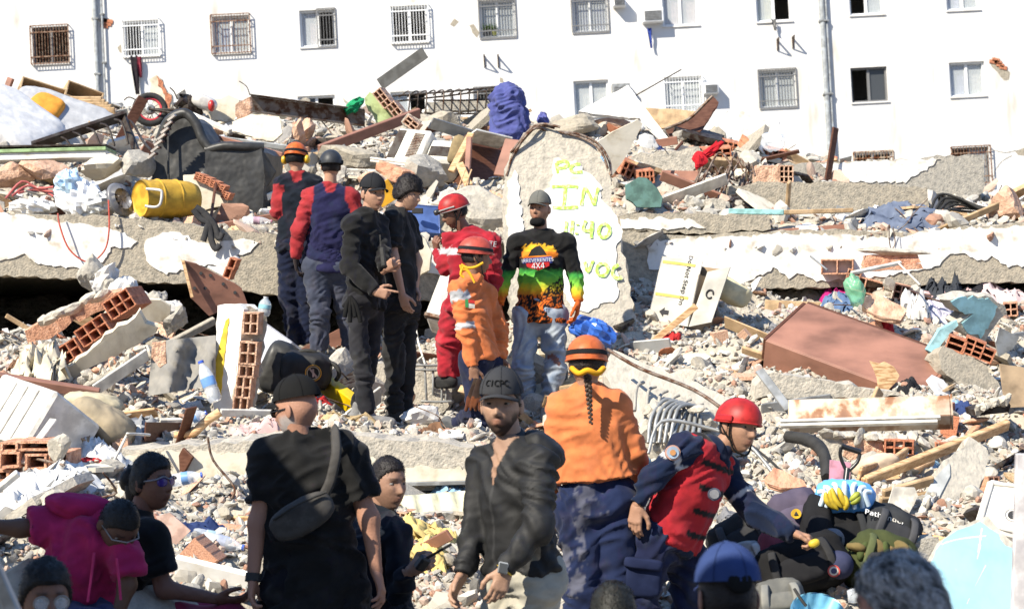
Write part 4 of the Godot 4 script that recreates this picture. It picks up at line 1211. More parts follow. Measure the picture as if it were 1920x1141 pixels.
	blocks("cream panel leaning below the rusty steel beam", [[436, 228], [470, 214], [524, 218], [528, 250], [510, 264], [470, 256], [438, 246]], 21.0, 0.03, M.plaster_cream, 0, -0.3, 0.01, "wall_panel", "panel")
	rod("hooked_wire", "thin hooked wire rising off the steel beam", [P(468, 178, 22.0), P(462, 162, 22.0), P(448, 152, 22.0)], 0.006, M.steel_dark, "wire")
	for q in [[20, 330, "reddish wall chunk at the picture edge under the green-edged panel", M.brick_pale], [80, 318, "pink-faced wall chunk below the green-edged panel", M.brick_pale], [196, 312, "square tan foam block beside the white bag", M.plaster_cream], [250, 310, "flat grey slab end above the barrel", M.concrete_grey]]:
		var p := P(q[0], q[1], 18.4); OX = p; st = sto(); chunk(st, p, Vector3(0.4, 0.24, 0.3), 2, rand_basis(0.4), 0.03, 8)
		single("wall_chunk", st, q[3], q[2], "wall chunk", OX)
	for i in 4:
		rod("red_hose", ["red hose curling", "thin pink hose looped", "red cable bent", "pale hose lying"][i] + " at the picture edge above the beam", [P(10 + i * 12, 372 - i * 5, 17.5), P(40 + i * 10, 340 + i * 8, 17.6), P(70 + i * 8, 352 + i * 4, 17.6), P(100, 350 + i * 9, 17.5)], 0.012, plastic(Color(0.5, 0.12, 0.1) if i != 3 else Color(0.5, 0.45, 0.35)), "hose")

func ridge_mid() -> void:
	# rusty channel beam
	var t := thing("steel_beam", "rusty steel channel beam lying across the ridge top", "beam", P(560, 235, 22.0))
	var a := P(470, 194, 22.0); var b := P(684, 222, 22.4); var up := Vector3(0.02, 1, 0.1).normalized() * 0.17
	var st := sto(); pbox(st, a - up * 0.5, b - a, up, Vector3(0, 0, -0.012)); part("web", st, M.steel, t)
	for s in [-1.0, 1.0]:
		st = sto(); pbox(st, a + up * 0.5 * s - Vector3(0, 0.006, 0) + Vector3(0, 0.007 * s, -0.005), b - a, Vector3(0, 0.012, 0), Vector3(0, 0, 0.11)); part("flange", st, M.steel, t)
	st = sto(); plate(st, ppts([[440, 196], [468, 180], [470, 210], [448, 226], [440, 214]], 21.9), Vector3(0.02, 0, -0.015), 0.06, 0.01, 0); part("torn_end", st, M.brick_pale, t)
	board("steel_profile", "grey galvanized profile pointing up from the ridge against the white wall", "profile", P(712, 158, 23.6), P(797, 98, 23.4), 0.15, 0.012, paint(Color(0.1, 0.105, 0.11)), Vector3(-0.6, 1, 0))
	# green painted wall chunk with bricks
	t = blocks("pale green painted brick wall chunk tilted on the ridge", [[682, 184], [694, 174], [722, 190], [752, 214], [736, 222], [706, 236], [700, 222]], 22.4, 0.12, paint(Color(0.4, 0.5, 0.26), 0.85), 0, 0, 0.012, "wall_chunk", "wall chunk")
	bricks_in(t, [[716, 184, 17, 36, 38, 0.03], [739, 205, 17, 26, 38, 0.03, 2, 2]], 22.35, M.brick_pale, 0.2)
	st = sto(); OX = P(665, 205, 22.3); blob(st, P(664, 198, 22.3), Basis(Vector3(0, 0, 1), 0.7), Vector3(0.12, 0.06, 0.08), 1.0, 0.3, 14.0, 10)
	single("green_cloth", st, cloth_mat(Color(0.02, 0.28, 0.12)), "small green cloth bundle beside the green wall chunk", "cloth", OX)
	# rebar cage on the skyline
	t = thing("rebar_cage", "dark rebar cage lying on the skyline left of the blue sack", "rebar cage", P(830, 215, 23.5))
	for r in [[735, 180, 930, 163, 0.0], [740, 190, 930, 168, 0.4], [800, 213, 925, 212, 0.0], [812, 188, 925, 186, 0.1]]:
		st = sto(0); tube(st, [P(r[0], r[1], 23.5 + r[4]), P((r[0] + r[2]) / 2.0, (r[1] + r[3]) / 2.0 + 1, 23.5 + r[4]), P(r[2], r[3], 23.5 + r[4])], 0.012, 5); part("long_bar", st, M.steel_dark, t)
	for i in 11:
		st = sto(0); var x := 762 + i * 16
		tube(st, smooth_path([P(x - 14, 182 - i, 23.9), P(x, 172 - i * 0.7, 23.7), P(x + 6, 176 - i * 0.6, 23.5), P(x + 4, 212, 23.5)], 4), 0.01, 5); part("stirrup", st, M.steel if i % 2 == 0 else M.steel_dark, t)
	blocks("grey concrete beam lying inside the rebar cage", [[800, 192], [925, 184], [928, 204], [806, 210]], 23.7, 0.25, M.concrete_grey, 0, 0, 0.01)
	# blue sack
	t = thing("fabric_sack", "tall stuffed blue fabric sack standing on the ridge", "sack", P(957, 264, 21.4))
	var sp := P(956, 214, 21.4)   # stuffed cloth with creases
	part_mesh("sack_body", garment([[sp + Vector3(-0.02, 0.14, 0), sp + Vector3(0.01, -0.16, 0), 0.19, 0.21, 0, 0.08, Vector3(0, 0, 1), 0.1], [sp + Vector3(0.03, 0.2, 0), sp + Vector3(-0.05, 0.12, 0.02), 0.11, 0.15, 0, 0.08], [sp + Vector3(-0.08, -0.22, 0.04), sp + Vector3(0.1, -0.24, 0), 0.1, 0.12, 0, 0.06]], 0.014, 0.06, [Color(0.075, 0.09, 0.26)], 0.034, t.position, "", 3.0), M.fabric, t)
	st = sto(); OX = P(1020, 235, 21.8); blob(st, P(1018, 226, 21.8), Basis(), Vector3(0.06, 0.08, 0.06), 1.0, 0.3, 14.0, 10)
	single("blue_cloth", st, cloth_mat(Color(0.1, 0.11, 0.3)), "small blue cloth wad right of the stuffed sack", "cloth", OX)
	board("red_plank", "long dark red plank slanting up to the brick chunk", "plank", P(598, 282, 20.6), P(786, 212, 21.6), 0.12, 0.05, M.wood_red, Vector3(0, 1, 0.5))
	# old television / air conditioner casing with slots
	t = thing("ac_housing", "dusty air conditioner housing with slotted grille standing on the ridge", "air conditioner", P(760, 302, 20.0))
	var O := P(722, 298, 19.9); var f := frame3(O, P(782, 304, 19.7), P(738, 238, 20.1), 0.3)
	st = sto(); pbox(st, O, f[0], f[1], f[2], 0.015); part("casing", st, M.white_metal, t)
	for i in 15:
		st = sto(); pbox(st, O + f[0] * 0.56 + f[1] * (0.14 + i * 0.05) - f[2].normalized() * 0.012, f[0] * 0.3, f[1] * 0.024, f[2].normalized() * 0.02); part("louver", st, M.steel, t)
	st = sto(); pbox(st, O + f[0] * 0.02 + f[1] * 0.06 - f[2].normalized() * 0.008, f[0] * 0.24, f[1] * 0.86, f[2].normalized() * 0.02); part("dark_screen", st, M.steel_dark, t)
	t = blocks("hollow brick end on top of the dusty housing", [[752, 226], [764, 212], [788, 226], [782, 244], [760, 236]], 20.6, 0.15, M.concrete_pale, 0, 0, 0.01, "wall_chunk", "wall chunk")
	bricks_in(t, [[770, 231, 15, 26, 50, 0.05, 2, 2]], 20.5, M.brick_pale, 0.15)
	# white appliance with mesh
	t = thing("white_appliance", "white kitchen appliance with a dark mesh front half buried on the ridge", "appliance", P(830, 302, 19.8))
	O = P(794, 300, 19.7); f = frame3(O, P(852, 304, 19.6), P(800, 258, 19.9), 0.35)
	st = sto(); pbox(st, O, f[0], f[1], f[2], 0.03); part("casing", st, M.white_metal, t)
	st = sto(); pbox(st, O + f[0] * 0.08 + f[1] * 0.22 - f[2].normalized() * 0.006, f[0] * 0.84, f[1] * 0.42, f[2].normalized() * 0.02); part("mesh_front", st, M.steel_dark, t)
	st = sto(0); OX = P(855, 300, 19.6); blob(st, P(858, 282, 19.5), Basis(Vector3(0, 0, 1), -0.3), Vector3(0.08, 0.15, 0.1), 0.6, 0.06, 6.0, 12)
	single("cushion", st, cloth_mat(Color(0.26, 0.2, 0.11)), "brown cushion squeezed between appliance and dark cabinet", "cushion", OX)
	# dark cabinet on end
	crate("dark_cabinet", "dark wooden cabinet tipped open behind the red helmet", "cabinet", P(872, 252, 19.8), P(948, 272, 20.0), P(866, 338, 19.5), 0.45, M.wood_dark, 0.03, true)
	board("white_shelf", "white shelf board capping the dark cabinet", "shelf", P(880, 252, 19.6), P(948, 268, 19.8), 0.3, 0.02, M.white_metal, Vector3(0, 0.3, 1))
	board("door_frame", "pale timber frame leaning against the dark cabinet", "frame", P(846, 322, 19.0), P(884, 250, 19.2), 0.07, 0.04, M.wood_pale, Vector3(1, 0, 0.2))
	board("timber_stud", "short timber stud hanging by the dark cabinet", "stud", P(862, 308, 18.9), P(880, 350, 18.7), 0.08, 0.06, M.wood_pale, Vector3(1, 0, 0.2))
	board("timber_stud", "upright timber stud beside the dark cabinet", "stud", P(876, 330, 18.9), P(880, 258, 19.1), 0.055, 0.05, M.wood_red, Vector3(1, 0, 0.2))
	board("grey_plank", "weathered grey plank leaning between cabinet and painted slab", "plank", P(940, 330, 19.0), P(962, 262, 19.2), 0.16, 0.03, M.wood_red, Vector3(1, 0, 0.2))
	for i in 2:
		rod("wooden_stick", ["front", "rear"][i] + " of two thin sticks below the timber frame", [P(852 + i * 12, 372, 18.4), P(872 + i * 12, 318, 18.7)], 0.008, M.wood_pale, "stick")
	for i in 2:
		board("white_pole", ["upper", "lower"][i] + " white plastic pole lying across the middle ridge", "pole", P(694, 296 + i * 5, 19.4), P(806, 310 + i * 5, 19.2), 0.02, 0.02, M.white_metal)
	for q in [[650, 296, 0.55, 0.26, "large sandy concrete lump behind the black cap", M.concrete], [700, 345, 0.3, 0.2, "pink-faced wall chunk behind the black-haired youth", M.brick_pale], [800, 326, 0.45, 0.3, "brown concrete boulder right of the black-haired youth", M.concrete_grey], [830, 236, 0.5, 0.34, "grey broken concrete wedge in front of the rebar cage", M.concrete], [884, 400, 1.0, 0.4, "sandy concrete shelf left of the painted slab", M.concrete_pale], [625, 336, 0.3, 0.2, "pale stone under the dark helmet", M.concrete_pale], [560, 250, 0.16, 0.26, "brown rounded stone near the orange helmet", M.brick_pale], [578, 240, 0.14, 0.24, "twin brown rounded stone near the orange helmet", M.brick_pale], [745, 330, 0.4, 0.2, "red clay slab piece over the black-haired youth", M.brick_dusty]]:
		var p := P(q[0], q[1], hit(1, q[0], q[1] + 20) - 0.1); OX = p; st = sto(); chunk(st, p, Vector3(q[2], q[3], 0.35), 2, Basis(Vector3(0, 0, 1), rr(-0.3, 0.3)), 0.04, 9)
		single("concrete_boulder", st, q[5], q[4], "boulder", OX)
	rag("yellow_cloth", "pale yellow cloth spread below the dark cabinet", "cloth", 1, P(852, 380, 18.2), 0.32, 0.22, 0.06, cloth_mat(Color(0.6, 0.44, 0.14)))
	# blue crates
	crate("blue_crate", "blue plastic crate with a slot handle behind the black-haired youth", "crate", P(752, 380, 17.4), P(824, 386, 17.5), P(756, 432, 17.3), 0.35, plastic(Color(0.1, 0.17, 0.42)), 0.012, true)
	st = sto(); OX = P(786, 398, 17.28); pbox(st, P(772, 400, 17.28), Vector3(0.1, 0, 0), Vector3(0, 0.05, 0), Vector3(0, 0, -0.04), 0.004)
	single("crate_handle_slot", st, M.room_dark, "dark slot handle insert on the blue plastic crate", "handle", OX)
	board("sign_board", "yellow and blue printed board behind the black-haired youth", "sign", P(706, 372, 17.6), P(738, 352, 17.6), 0.2, 0.02, paint(Color(0.75, 0.4, 0.03)), Vector3(0, 1, 0.2))
	# white fridge-like appliance in the hollow
	t = thing("air_conditioner_unit", "white air conditioner unit with vents leaning behind the red coverall", "air conditioner", P(825, 600, 15.6))
	O = P(794, 592, 15.6); f = frame3(O, P(880, 612, 15.5), P(800, 466, 15.9), 0.3)
	st = sto(); pbox(st, O, f[0], f[1], f[2], 0.03); part("casing", st, M.white_metal, t)
	for k in 2:
		for i in 10:
			st = sto(); pbox(st, O + f[0] * (0.18 + 0.3 * k) + f[1] * (0.24 + i * 0.022) - f[2].normalized() * 0.003, f[0] * 0.24, f[1] * 0.01, f[2].normalized() * 0.01); part("louver", st, M.steel_grey, t)
	st = sto(); pbox(st, O + f[1] * 0.005 - f[2].normalized() * 0.01, f[0], f[1] * 0.06, f[2].normalized() * 0.06, 0.005); part("base_rim", st, M.steel, t)
	# crumbled masonry in the gap left of the painted slab
	blocks("white plastered wall piece between the red coverall and the youth", [[770, 440], [800, 444], [808, 470], [806, 505], [778, 520], [766, 480]], 16.6, 0.15, M.plaster_cream, 0, 0, 0.015, "wall_chunk", "wall chunk")

func ridge_right() -> void:
	blocks("large white wall panel tilted on the skyline", [[1085, 208], [1130, 184], [1178, 160], [1200, 190], [1256, 262], [1246, 268], [1200, 222], [1120, 214]], 22.6, 0.05, M.plaster, 0, -0.4, 0.006, "wall_panel", "panel")
	blocks("cream board standing on edge right of the painted slab", [[1114, 270], [1150, 246], [1196, 224], [1205, 232], [1176, 290], [1148, 330], [1142, 320], [1132, 290]], 18.6, 0.03, M.plaster_cream, 0.2, 0, 0.004, "wall_panel", "panel")
	var t := slab("roof_sheet", "bent brown metal sheet curling up on the skyline", "metal sheet", [[1248, 240], [1290, 226], [1318, 200], [1338, 180], [1347, 192], [1330, 226], [1306, 252], [1262, 262]], 22.4, 0.02, M.wood_dark, 0, -0.4, 0.01)
	var st := sto(0); OX = t.position; tube(st, smooth_path([P(1247, 242, 22.3), P(1290, 224, 22.3), P(1318, 198, 22.3), P(1336, 180, 22.3)], 4), 0.02, 6); part("rim", st, M.steel, t)
	blocks("orange plywood sheet lying behind the brown metal sheet", [[1205, 202], [1260, 204], [1310, 208], [1290, 232], [1240, 240]], 23.0, 0.02, M.chipboard, 0, -0.3, 0.004, "plywood_sheet", "plywood")
	blocks("pale grey broken slab leaning on the far skyline", [[1346, 226], [1372, 205], [1420, 214], [1460, 230], [1468, 262], [1400, 272], [1344, 256]], 24.0, 0.1, M.plaster, 0, 0, 0.015)
	rod("antenna_rod", "thin rod leaning up in front of a barred window", [P(1190, 180, 23.0), P(1278, 130, 23.0)], 0.008, M.steel_dark)
	# top slabs
	blocks("long concrete slab with pale top near the right end of the ridge", [[1366, 352], [1420, 342], [1560, 340], [1740, 352], [1745, 386], [1730, 406], [1560, 402], [1440, 404], [1362, 396]], 18.2, 0.9, M.concrete, 0, 0, 0.016)
	var px := [[1472, 306], [1560, 304], [1700, 298], [1760, 292], [1836, 290], [1846, 300], [1846, 362], [1800, 372], [1700, 352], [1560, 346], [1474, 340]]
	t = blocks("broad concrete slab with white paint behind the long slab", px, 20.6, 0.4, M.concrete_grey, 0, 0, 0.014)
	skin_on(t, "paint_patch", [[1536, 308], [1640, 302], [1740, 298], [1762, 296], [1748, 312], [1716, 328], [1700, 342], [1580, 340], [1556, 322]], px[0], 20.6, M.plaster)
	blocks("squared concrete block above the rebar tangle", [[1170, 296], [1200, 288], [1270, 282], [1310, 276], [1318, 300], [1290, 340], [1268, 350], [1180, 340]], 19.6, 0.5, M.concrete_pale, 0, 0, 0.02)
	px = [[1160, 404], [1250, 398], [1360, 402], [1440, 404], [1444, 430], [1300, 438], [1160, 432]]
	t = blocks("flat concrete layer resting on the white beam", px, 17.1, 0.6, M.concrete, 0, 0, 0.014)
	skin_on(t, "paint_patch", [[1164, 412], [1230, 408], [1300, 412], [1320, 426], [1230, 430], [1164, 428]], px[0], 17.1, M.plaster)
	blocks("broken concrete blocks in front of the rebar tangle", [[1324, 374], [1356, 370], [1362, 380], [1360, 404], [1326, 402]], 17.8, 0.25, M.concrete_pale, 0, 0, 0.014)
	board("blue_board", "pale turquoise board lying along the right beam", "board", P(1366, 396, 17.3), P(1470, 398, 17.3), 0.05, 0.04, paint(Color(0.3, 0.58, 0.62)), Vector3(0, 1, 0))
	board("wooden_pole", "orange wooden pole lying along the right beam", "pole", P(1470, 398, 17.3), P(1600, 394, 17.4), 0.04, 0.04, M.chipboard, Vector3(0, 1, 0))
	# hollow brick on the slab
	t = thing("brick_block", "whole hollow clay block resting on the pale slab", "brick", P(1448, 344, 18.9))
	var O := P(1416, 342, 18.9)
	st = sto(); pbox(st, O, Vector3(0.24, 0, 0), Vector3(0, 0.17, 0), Vector3(0, 0, -0.2), 0.006); part("clay_body", st, M.brick_pale, t)
	st = sto(); hbrick(st, O + Vector3(0.31, 0.085, 0), Vector3(0.065, 0, 0.0), Vector3(0, 0.08, 0), Vector3(0, 0, -0.2), 3, 3, 0.01); part("clay_cells", st, M.brick_pale, t)
	for q in [[1340, 290, 0.7, 0.12, "orange clay tile piece on the skyline above the rebar"], [1420, 284, 0.6, 0.13, "orange ribbed tile tilted on the skyline"], [1448, 290, 0.55, 0.13, "orange hollow tile end on the skyline"], [1365, 274, 0.5, 0.1, "orange tile lying flat on the skyline"], [1186, 322, 0.45, 0.14, "broken orange ribbed tile above the teal chunk"], [1212, 332, 0.3, 0.12, "small orange tile end above the teal chunk"]]:
		var p := P(q[0], q[1], hit(1, q[0], q[1] + 16) - 0.15); t = thing("clay_tile", q[4], "tile", p)
		var bs := Basis(Vector3(0, 0, 1), rr(-0.5, 0.1)) * Basis(Vector3(0, 1, 0), rr(-0.6, 0.6))
		for k in 2:
			st = sto(); hbrick(st, p + bs * Vector3(0, (k - 0.5) * q[3] * 0.5, 0), bs * Vector3(q[2] * 0.25, 0, 0), bs * Vector3(0, q[3] * 0.24, 0), bs * Vector3(0, 0.06, -0.2), 4, 1, 0.012); part("tile_row", st, M.brick, t)
	# rebar tangle
	for i in 13:
		var x := 1270 + i * 9.5; var y := 400 - (i % 5) * 9
		rod("tangled_rebar", "bent rebar in the tangle beside the pale block, strand %s" % ["at its bottom", "low in it", "across it", "looping over it", "at its front", "behind it", "at its top", "near the red rag", "beside the tile", "rising from it", "crossing it", "deep in it", "at its end"][i], [P(x, y, 18.2), P(x + 14, y - 32, 18.4), P(x + 40 - i, y - 62 - (i % 3) * 12, 18.6), P(x + 62 - i * 3, y - 74 + (i % 4) * 9, 18.6), P(x + 80 - i * 4, y - 52, 18.5)], 0.011, M.rebar)
	for i in 26:
		var x := rr(1265, 1400); var y := rr(318, 412); var p := P(x, y, hit(1, x, y) - 0.06); OX = p
		st = sto(); chunk(st, p, Vector3(rr(0.08, 0.2), rr(0.07, 0.13), 0.12), 1, rand_basis(), 0.08, 8)
		single("grey_stone", st, M.concrete_grey, "small grey crushed stone inside the rebar tangle", "stone", OX, "grey stones in the rebar tangle")
	t = thing("red_rag", "red rag knotted round the rebar tangle", "cloth", P(1308, 310, 18.3))
	st = sto(); blob(st, P(1312, 300, 18.2), Basis(), Vector3(0.06, 0.07, 0.04), 1.0, 0.3, 16.0, 9); part("knot", st, cloth_mat(Color(0.5, 0.02, 0.03)), t)
	st = sto(); blob(st, P(1332, 284, 18.25), Basis(Vector3(0, 0, 1), 0.7), Vector3(0.14, 0.035, 0.04), 1.0, 0.35, 18.0, 10); part("tail", st, cloth_mat(Color(0.5, 0.02, 0.03)), t)
	# teal chunk
	px = [[1174, 348], [1196, 332], [1212, 334], [1232, 352], [1243, 372], [1240, 388], [1196, 388], [1176, 374]]
	t = blocks("rounded teal-painted wall chunk below the orange tiles", px, 17.7, 0.12, paint(Color(0.1, 0.2, 0.19), 0.85), 0, 0, 0.01, "wall_chunk", "wall chunk")
	for q in [[1400, 298, 0.22, 0.2, "rounded sandy boulder beside the orange tiles", M.concrete_pale], [1392, 330, 0.16, 0.1, "cream crumpled sack by the hollow clay block", M.plaster_cream], [1080, 236, 0.7, 0.22, "sandy wall remnant left of the cream board", M.concrete], [1150, 240, 0.6, 0.16, "pink and sandy wall layer under the white panel", M.brick_pale], [1890, 392, 0.3, 0.3, "dark brown upright rock at the right end of the ridge", M.brick_pale]]:
		var p := P(q[0], q[1], hit(1, q[0], q[1] + 14) - 0.1); OX = p; st = sto(); chunk(st, p, Vector3(q[2], q[3], 0.3), 2, Basis(Vector3(0, 0, 1), rr(-0.3, 0.3)), 0.04, 9)
		single("concrete_boulder", st, q[5], q[4], "boulder", OX)
	for q in [[1640, 376, 0.28, 0.14, "tan cloth draped over the pale slab", Color(0.36, 0.24, 0.13)], [1690, 380, 0.16, 0.1, "dark grey cloth lying on the pale slab", Color(0.1, 0.1, 0.1)], [1680, 410, 0.5, 0.12, "blue grey clothes heaped on the right beam", Color(0.14, 0.17, 0.24)], [1610, 404, 0.3, 0.1, "white clothes heaped on the right beam", Color(0.55, 0.55, 0.56)], [1770, 390, 0.25, 0.16, "black tangle of cables and cloth on the right ridge", Color(0.03, 0.03, 0.03)], [1830, 400, 0.2, 0.12, "white rag at the right end of the ridge", Color(0.6, 0.58, 0.56)]]:
		rag("heaped_cloth", q[4], "cloth", 1, P(q[0], q[1], hit(1, q[0], q[1] + 8)), q[2] * 1.2, 0.25, q[3] * 0.8, cloth_mat(q[5]))
	for i in 6:
		rod("black_cable", ["lowest", "second", "third", "fourth", "fifth", "highest"][i] + " black cable curling at the right end of the ridge", [P(1740 + i * 8, 412 - i * 4, 17.6), P(1760 + i * 10, 366 + i * 6, 17.9), P(1800 + i * 9, 372 + i * 5, 17.9), P(1850 + i * 6, 398 - i * 2, 17.8)], 0.014, M.rubber, "cable")
	st = sto(0); OX = P(1450, 276, 21.0); blob(st, P(1450, 264, 21.0), Basis(), Vector3(0.12, 0.1, 0.1), 0.9, 0.2, 10.0, 12, 4.0)
	single("plastic_bag", st, M.clear_plastic, "clear plastic bag on the skyline beside the tiles", "bag", OX)

func slope_left() -> void:
	# grey crust over the leaning wall
	for i in 9:
		var x := 170 + i * 20.0; var y := 515 + i * 9.0 + (i % 3) * 6; var p := P(x, y, 15.9 - i * 0.02); OX = p
		var st := sto(); chunk(st, p, Vector3(rr(0.16, 0.32), rr(0.14, 0.24), 0.25), 2, rand_basis(), 0.08, 9)
		single("plaster_lump", st, M.concrete_grey if i % 2 == 0 else M.plaster, ["first", "second", "third", "fourth", "fifth", "sixth", "seventh", "eighth", "last"][i] + " lump from the beam in the grey-white crust above the brick slab", "plaster lump", OX)
	# leaning brick slab, cream face
	var px := [[112, 702], [160, 662], [196, 630], [250, 596], [262, 584], [272, 604], [292, 612], [288, 626], [230, 660], [170, 690], [124, 714]]
	var t := slab("brick_wall_slab", "leaning brick wall slab with cream plaster and open brick cells", "wall slab", px, 14.5, 0.05, M.plaster_cream, 0.02, 0.25, 0.012)
	bricks_in(t, [[122, 662, 54, 32, 32, 0.12, 3, 2], [172, 620, 58, 34, 34, 0.08, 3, 2], [222, 570, 52, 36, 33, 0.04, 3, 2]], 14.65, M.brick, 0.28)
	for q in [[[48, 622], [70, 606], [130, 584], [136, 604], [90, 634], [50, 644]], [[130, 580], [190, 552], [222, 546], [204, 574], [150, 602], [134, 600]], [[84, 600], [140, 572], [150, 566], [150, 578], [90, 612], [78, 612]]]:
		var pp := ppts(q, 15.1, 0, 0.1)
		OX = t.position; var s2 := sto(); plate(s2, pp, plane_back(pp) * 0.14, 0.06, 0.01, 2); part("brick_face", s2, M.brick_dusty, t)
	for q in [[86, 600], [100, 592], [118, 584], [140, 576], [165, 560], [190, 556], [95, 652], [150, 636], [204, 592]]:
		OX = t.position; var s3 := sto(); chunk(s3, P(q[0], q[1], 14.75), Vector3(0.16, 0.07, 0.12), 1, Basis(Vector3(0, 0, 1), 0.5), 0.08, 8); part("mortar", s3, M.concrete_pale, t)
	t = slab("rounded_board", "rounded cream board end lying on the grey crust", "board", [[262, 560], [300, 562], [318, 574], [318, 590], [300, 604], [280, 602], [266, 588]], 15.0, 0.03, M.plaster_cream, 0, 0.2, 0.004)
	var st := sto()
	# loose cobbles under the slab
	for i in 34:
		var f := rng.randf(); var p := P(lerpf(150, 290, f) + rr(-12, 12), lerpf(712, 652, f) + rr(-8, 12), 14.1); OX = p
		st = sto(); chunk(st, p, Vector3(rr(0.06, 0.13), rr(0.05, 0.08), 0.08), 1, rand_basis(), 0.05, 7)
		single("rubble_stone", st, M.concrete_pale if i % 4 else M.brick_dusty, "rounded stone in the gutter under the leaning brick slab", "stone", OX, "stones in the gutter under the brick slab")
	board("white_batten", "white-edged batten propping the leaning brick slab", "batten", P(176, 732, 13.7), P(276, 664, 14.0), 0.1, 0.02, M.white_metal, Vector3(0, 1, 0.6))
	board("timber_rail", "grey timber rail rising to the upright brick block", "rail", P(160, 728, 13.9), P(402, 600, 14.4), 0.06, 0.04, M.concrete, Vector3(0, 1, 0.6))
	board("red_wood_beam", "long red timber lying at the left picture edge", "timber", P(-20, 706, 13.2), P(186, 738, 13.3), 0.07, 0.06, M.wood_red, Vector3(0, 1, 0.4))
	# brown holed board
	t = slab("brown_board", "brown board with nail holes leaning below the beam", "board", [[340, 488], [366, 494], [440, 532], [452, 540], [468, 582], [420, 580], [392, 592], [358, 558]], 15.6, 0.03, M.wood_red, 0.1, 0.1, 0.003)
	st = sto(); plate(st, ppts([[339, 487], [345, 487], [362, 556], [357, 558]], 15.57), Vector3(0, 0, -0.03), 0.1, 0.0, 0); part("pale_edge", st, M.wood_pale, t)
	for q in [[376, 512], [394, 516], [418, 532], [440, 548], [384, 540], [364, 540]]:
		OX = t.position; st = sto(); lathe(st, P(q[0], q[1], 15.6 + 0.1 * (q[0] - 340) / 100.0 + 0.1 * (q[1] - 488) / 100.0 - 0.004), Vector3(0, 0, 1), [[0.014, -0.004], [0.014, 0.001]], 8); part("hole", st, M.room_dark, t)
	px = [[418, 492], [440, 476], [448, 484], [438, 512], [424, 524], [390, 500]]
	t = slab("wall_chunk", "white plastered brick chunk wedged under the beam", "wall chunk", px, 16.4, 0.15, M.plaster, 0, 0, 0.012)
	bricks_in(t, [[434, 494, 12, 18, -20, 0.05, 1, 1], [426, 512, 12, 18, -20, 0.05, 1, 1]], 16.3, M.brick, 0.1)
	# upright brick block
	px = [[408, 574], [420, 570], [448, 572], [456, 580], [448, 660], [438, 760], [428, 782], [400, 770], [398, 700]]
	t = slab("brick_block_upright", "upright wall block with white face and open brick cells", "wall block", px, 13.9, 0.2, M.plaster, -0.2, 0, 0.008)
	skin_on(t, "yellow_strip", [[410, 650], [424, 600], [430, 596], [424, 640], [418, 700], [414, 750], [404, 744], [402, 690]], px[0], 13.9, paint(Color(0.75, 0.55, 0.06), 0.8), -0.2, 0, 0.006, 0.004)
	px = [[452, 578], [470, 572], [498, 590], [496, 650], [486, 720], [474, 772], [440, 790], [436, 770]]
	OX = t.position; var e := ppts(px, 13.84, 0.15, 0); st = sto(); plate(st, e, plane_back(e) * 0.22, 0.05, 0.014, 2); part("mortar_edge", st, M.concrete_pale, t)
	bricks_in(t, [[469, 606, 26, 38, -3, 0.1, 2, 2], [464, 662, 30, 40, -4, 0.1, 2, 2], [461, 696, 26, 20, -4, 0.1, 2, 1], [455, 726, 26, 38, -5, 0.1, 2, 2], [450, 758, 26, 24, -5, 0.1, 2, 1]], 13.86, M.brick_pale, 0.1)
	t = slab("brick_block_upright", "short wall block with four brick cells under the upright block", "wall block", [[424, 778], [468, 776], [476, 830], [468, 838], [420, 834], [414, 810]], 13.3, 0.2, M.concrete_pale, 0, 0, 0.014)
	bricks_in(t, [[444, 806, 26, 50, -2, 0.04, 2, 3]], 13.26, M.brick, 0.1)
	# grey tarpaulin
	OX = P(330, 740, 13.9); st = sto(0)
	var rows: Array = []
	for j in 13:
		var row: Array = []
		for i in 17:
			var u := i / 16.0; var v := j / 12.0
			row.append(P(lerpf(285, 404, u) - 8 * v * (1.0 - u), lerpf(640 - 12 * u, 742 - 20 * u, v), 14.0 - 0.25 * v + 0.09 * sin(u * 11.0 + v * 2.0) + 0.06 * fn.get_noise_2d(u * 9.0, v * 5.0)))
		rows.append(row)
	for j in 12:
		for i in 16: quad(st, rows[j][i], rows[j][i + 1], rows[j + 1][i + 1], rows[j + 1][i], Vector3(0, 0, 1))
	single("tarpaulin", st, cloth_mat(Color(0.25, 0.24, 0.22)), "grey tarpaulin hanging beside the upright brick block", "tarpaulin", OX)
	slab("brick_shard", "pointed pink tile hanging on the grey tarpaulin", "tile", [[284, 642], [310, 640], [312, 680], [300, 690], [286, 672]], 13.6, 0.02, M.brick_pale, 0, 0, 0.006)
	rag("white_cloth", "cream cloth draped over the leaning brick slab", "cloth", 0, P(70, 665, 14.4), 0.3, 0.3, 0.2, cloth_mat(Color(0.6, 0.54, 0.42)), "", 0.3, 0.1)
	# bottles
	bottle("clear water bottle standing on the upright brick block", P(494, 592, 13.9), Vector3(0.12, 1, 0), 0.14, 0.045, Color(0.6, 0.6, 0.6), Color(0.3, 0.6, 0.7))
	bottle("large water bottle with blue cap leaning below the tarpaulin", P(404, 752, 13.2), Vector3(-0.4, 1, -0.1), 0.3, 0.05)
	bottle("empty bottle with blue cap lying near the bent wood", P(346, 788, 13.0), Vector3(1, 0.35, 0.1), 0.16, 0.04)
	bottle("bottle on the rubble between the seated woman and the standing man", P(378, 1008, 10.4), Vector3(1, -0.22, 0.1), 0.24, 0.04, Color(0.1, 0.2, 0.7), Color(0.55, 0.6, 0.75))
	bottle("second bottle on the rubble below the sunglasses woman", P(362, 1000, 10.5), Vector3(1, -0.2, -0.3), 0.2, 0.035, Color(0.1, 0.2, 0.7), Color(0.5, 0.7, 0.75))
	bottle("bottle with blue label behind the sunglasses woman's face", P(318, 902, 11.6), Vector3(1, 0.2, 0), 0.2, 0.04)
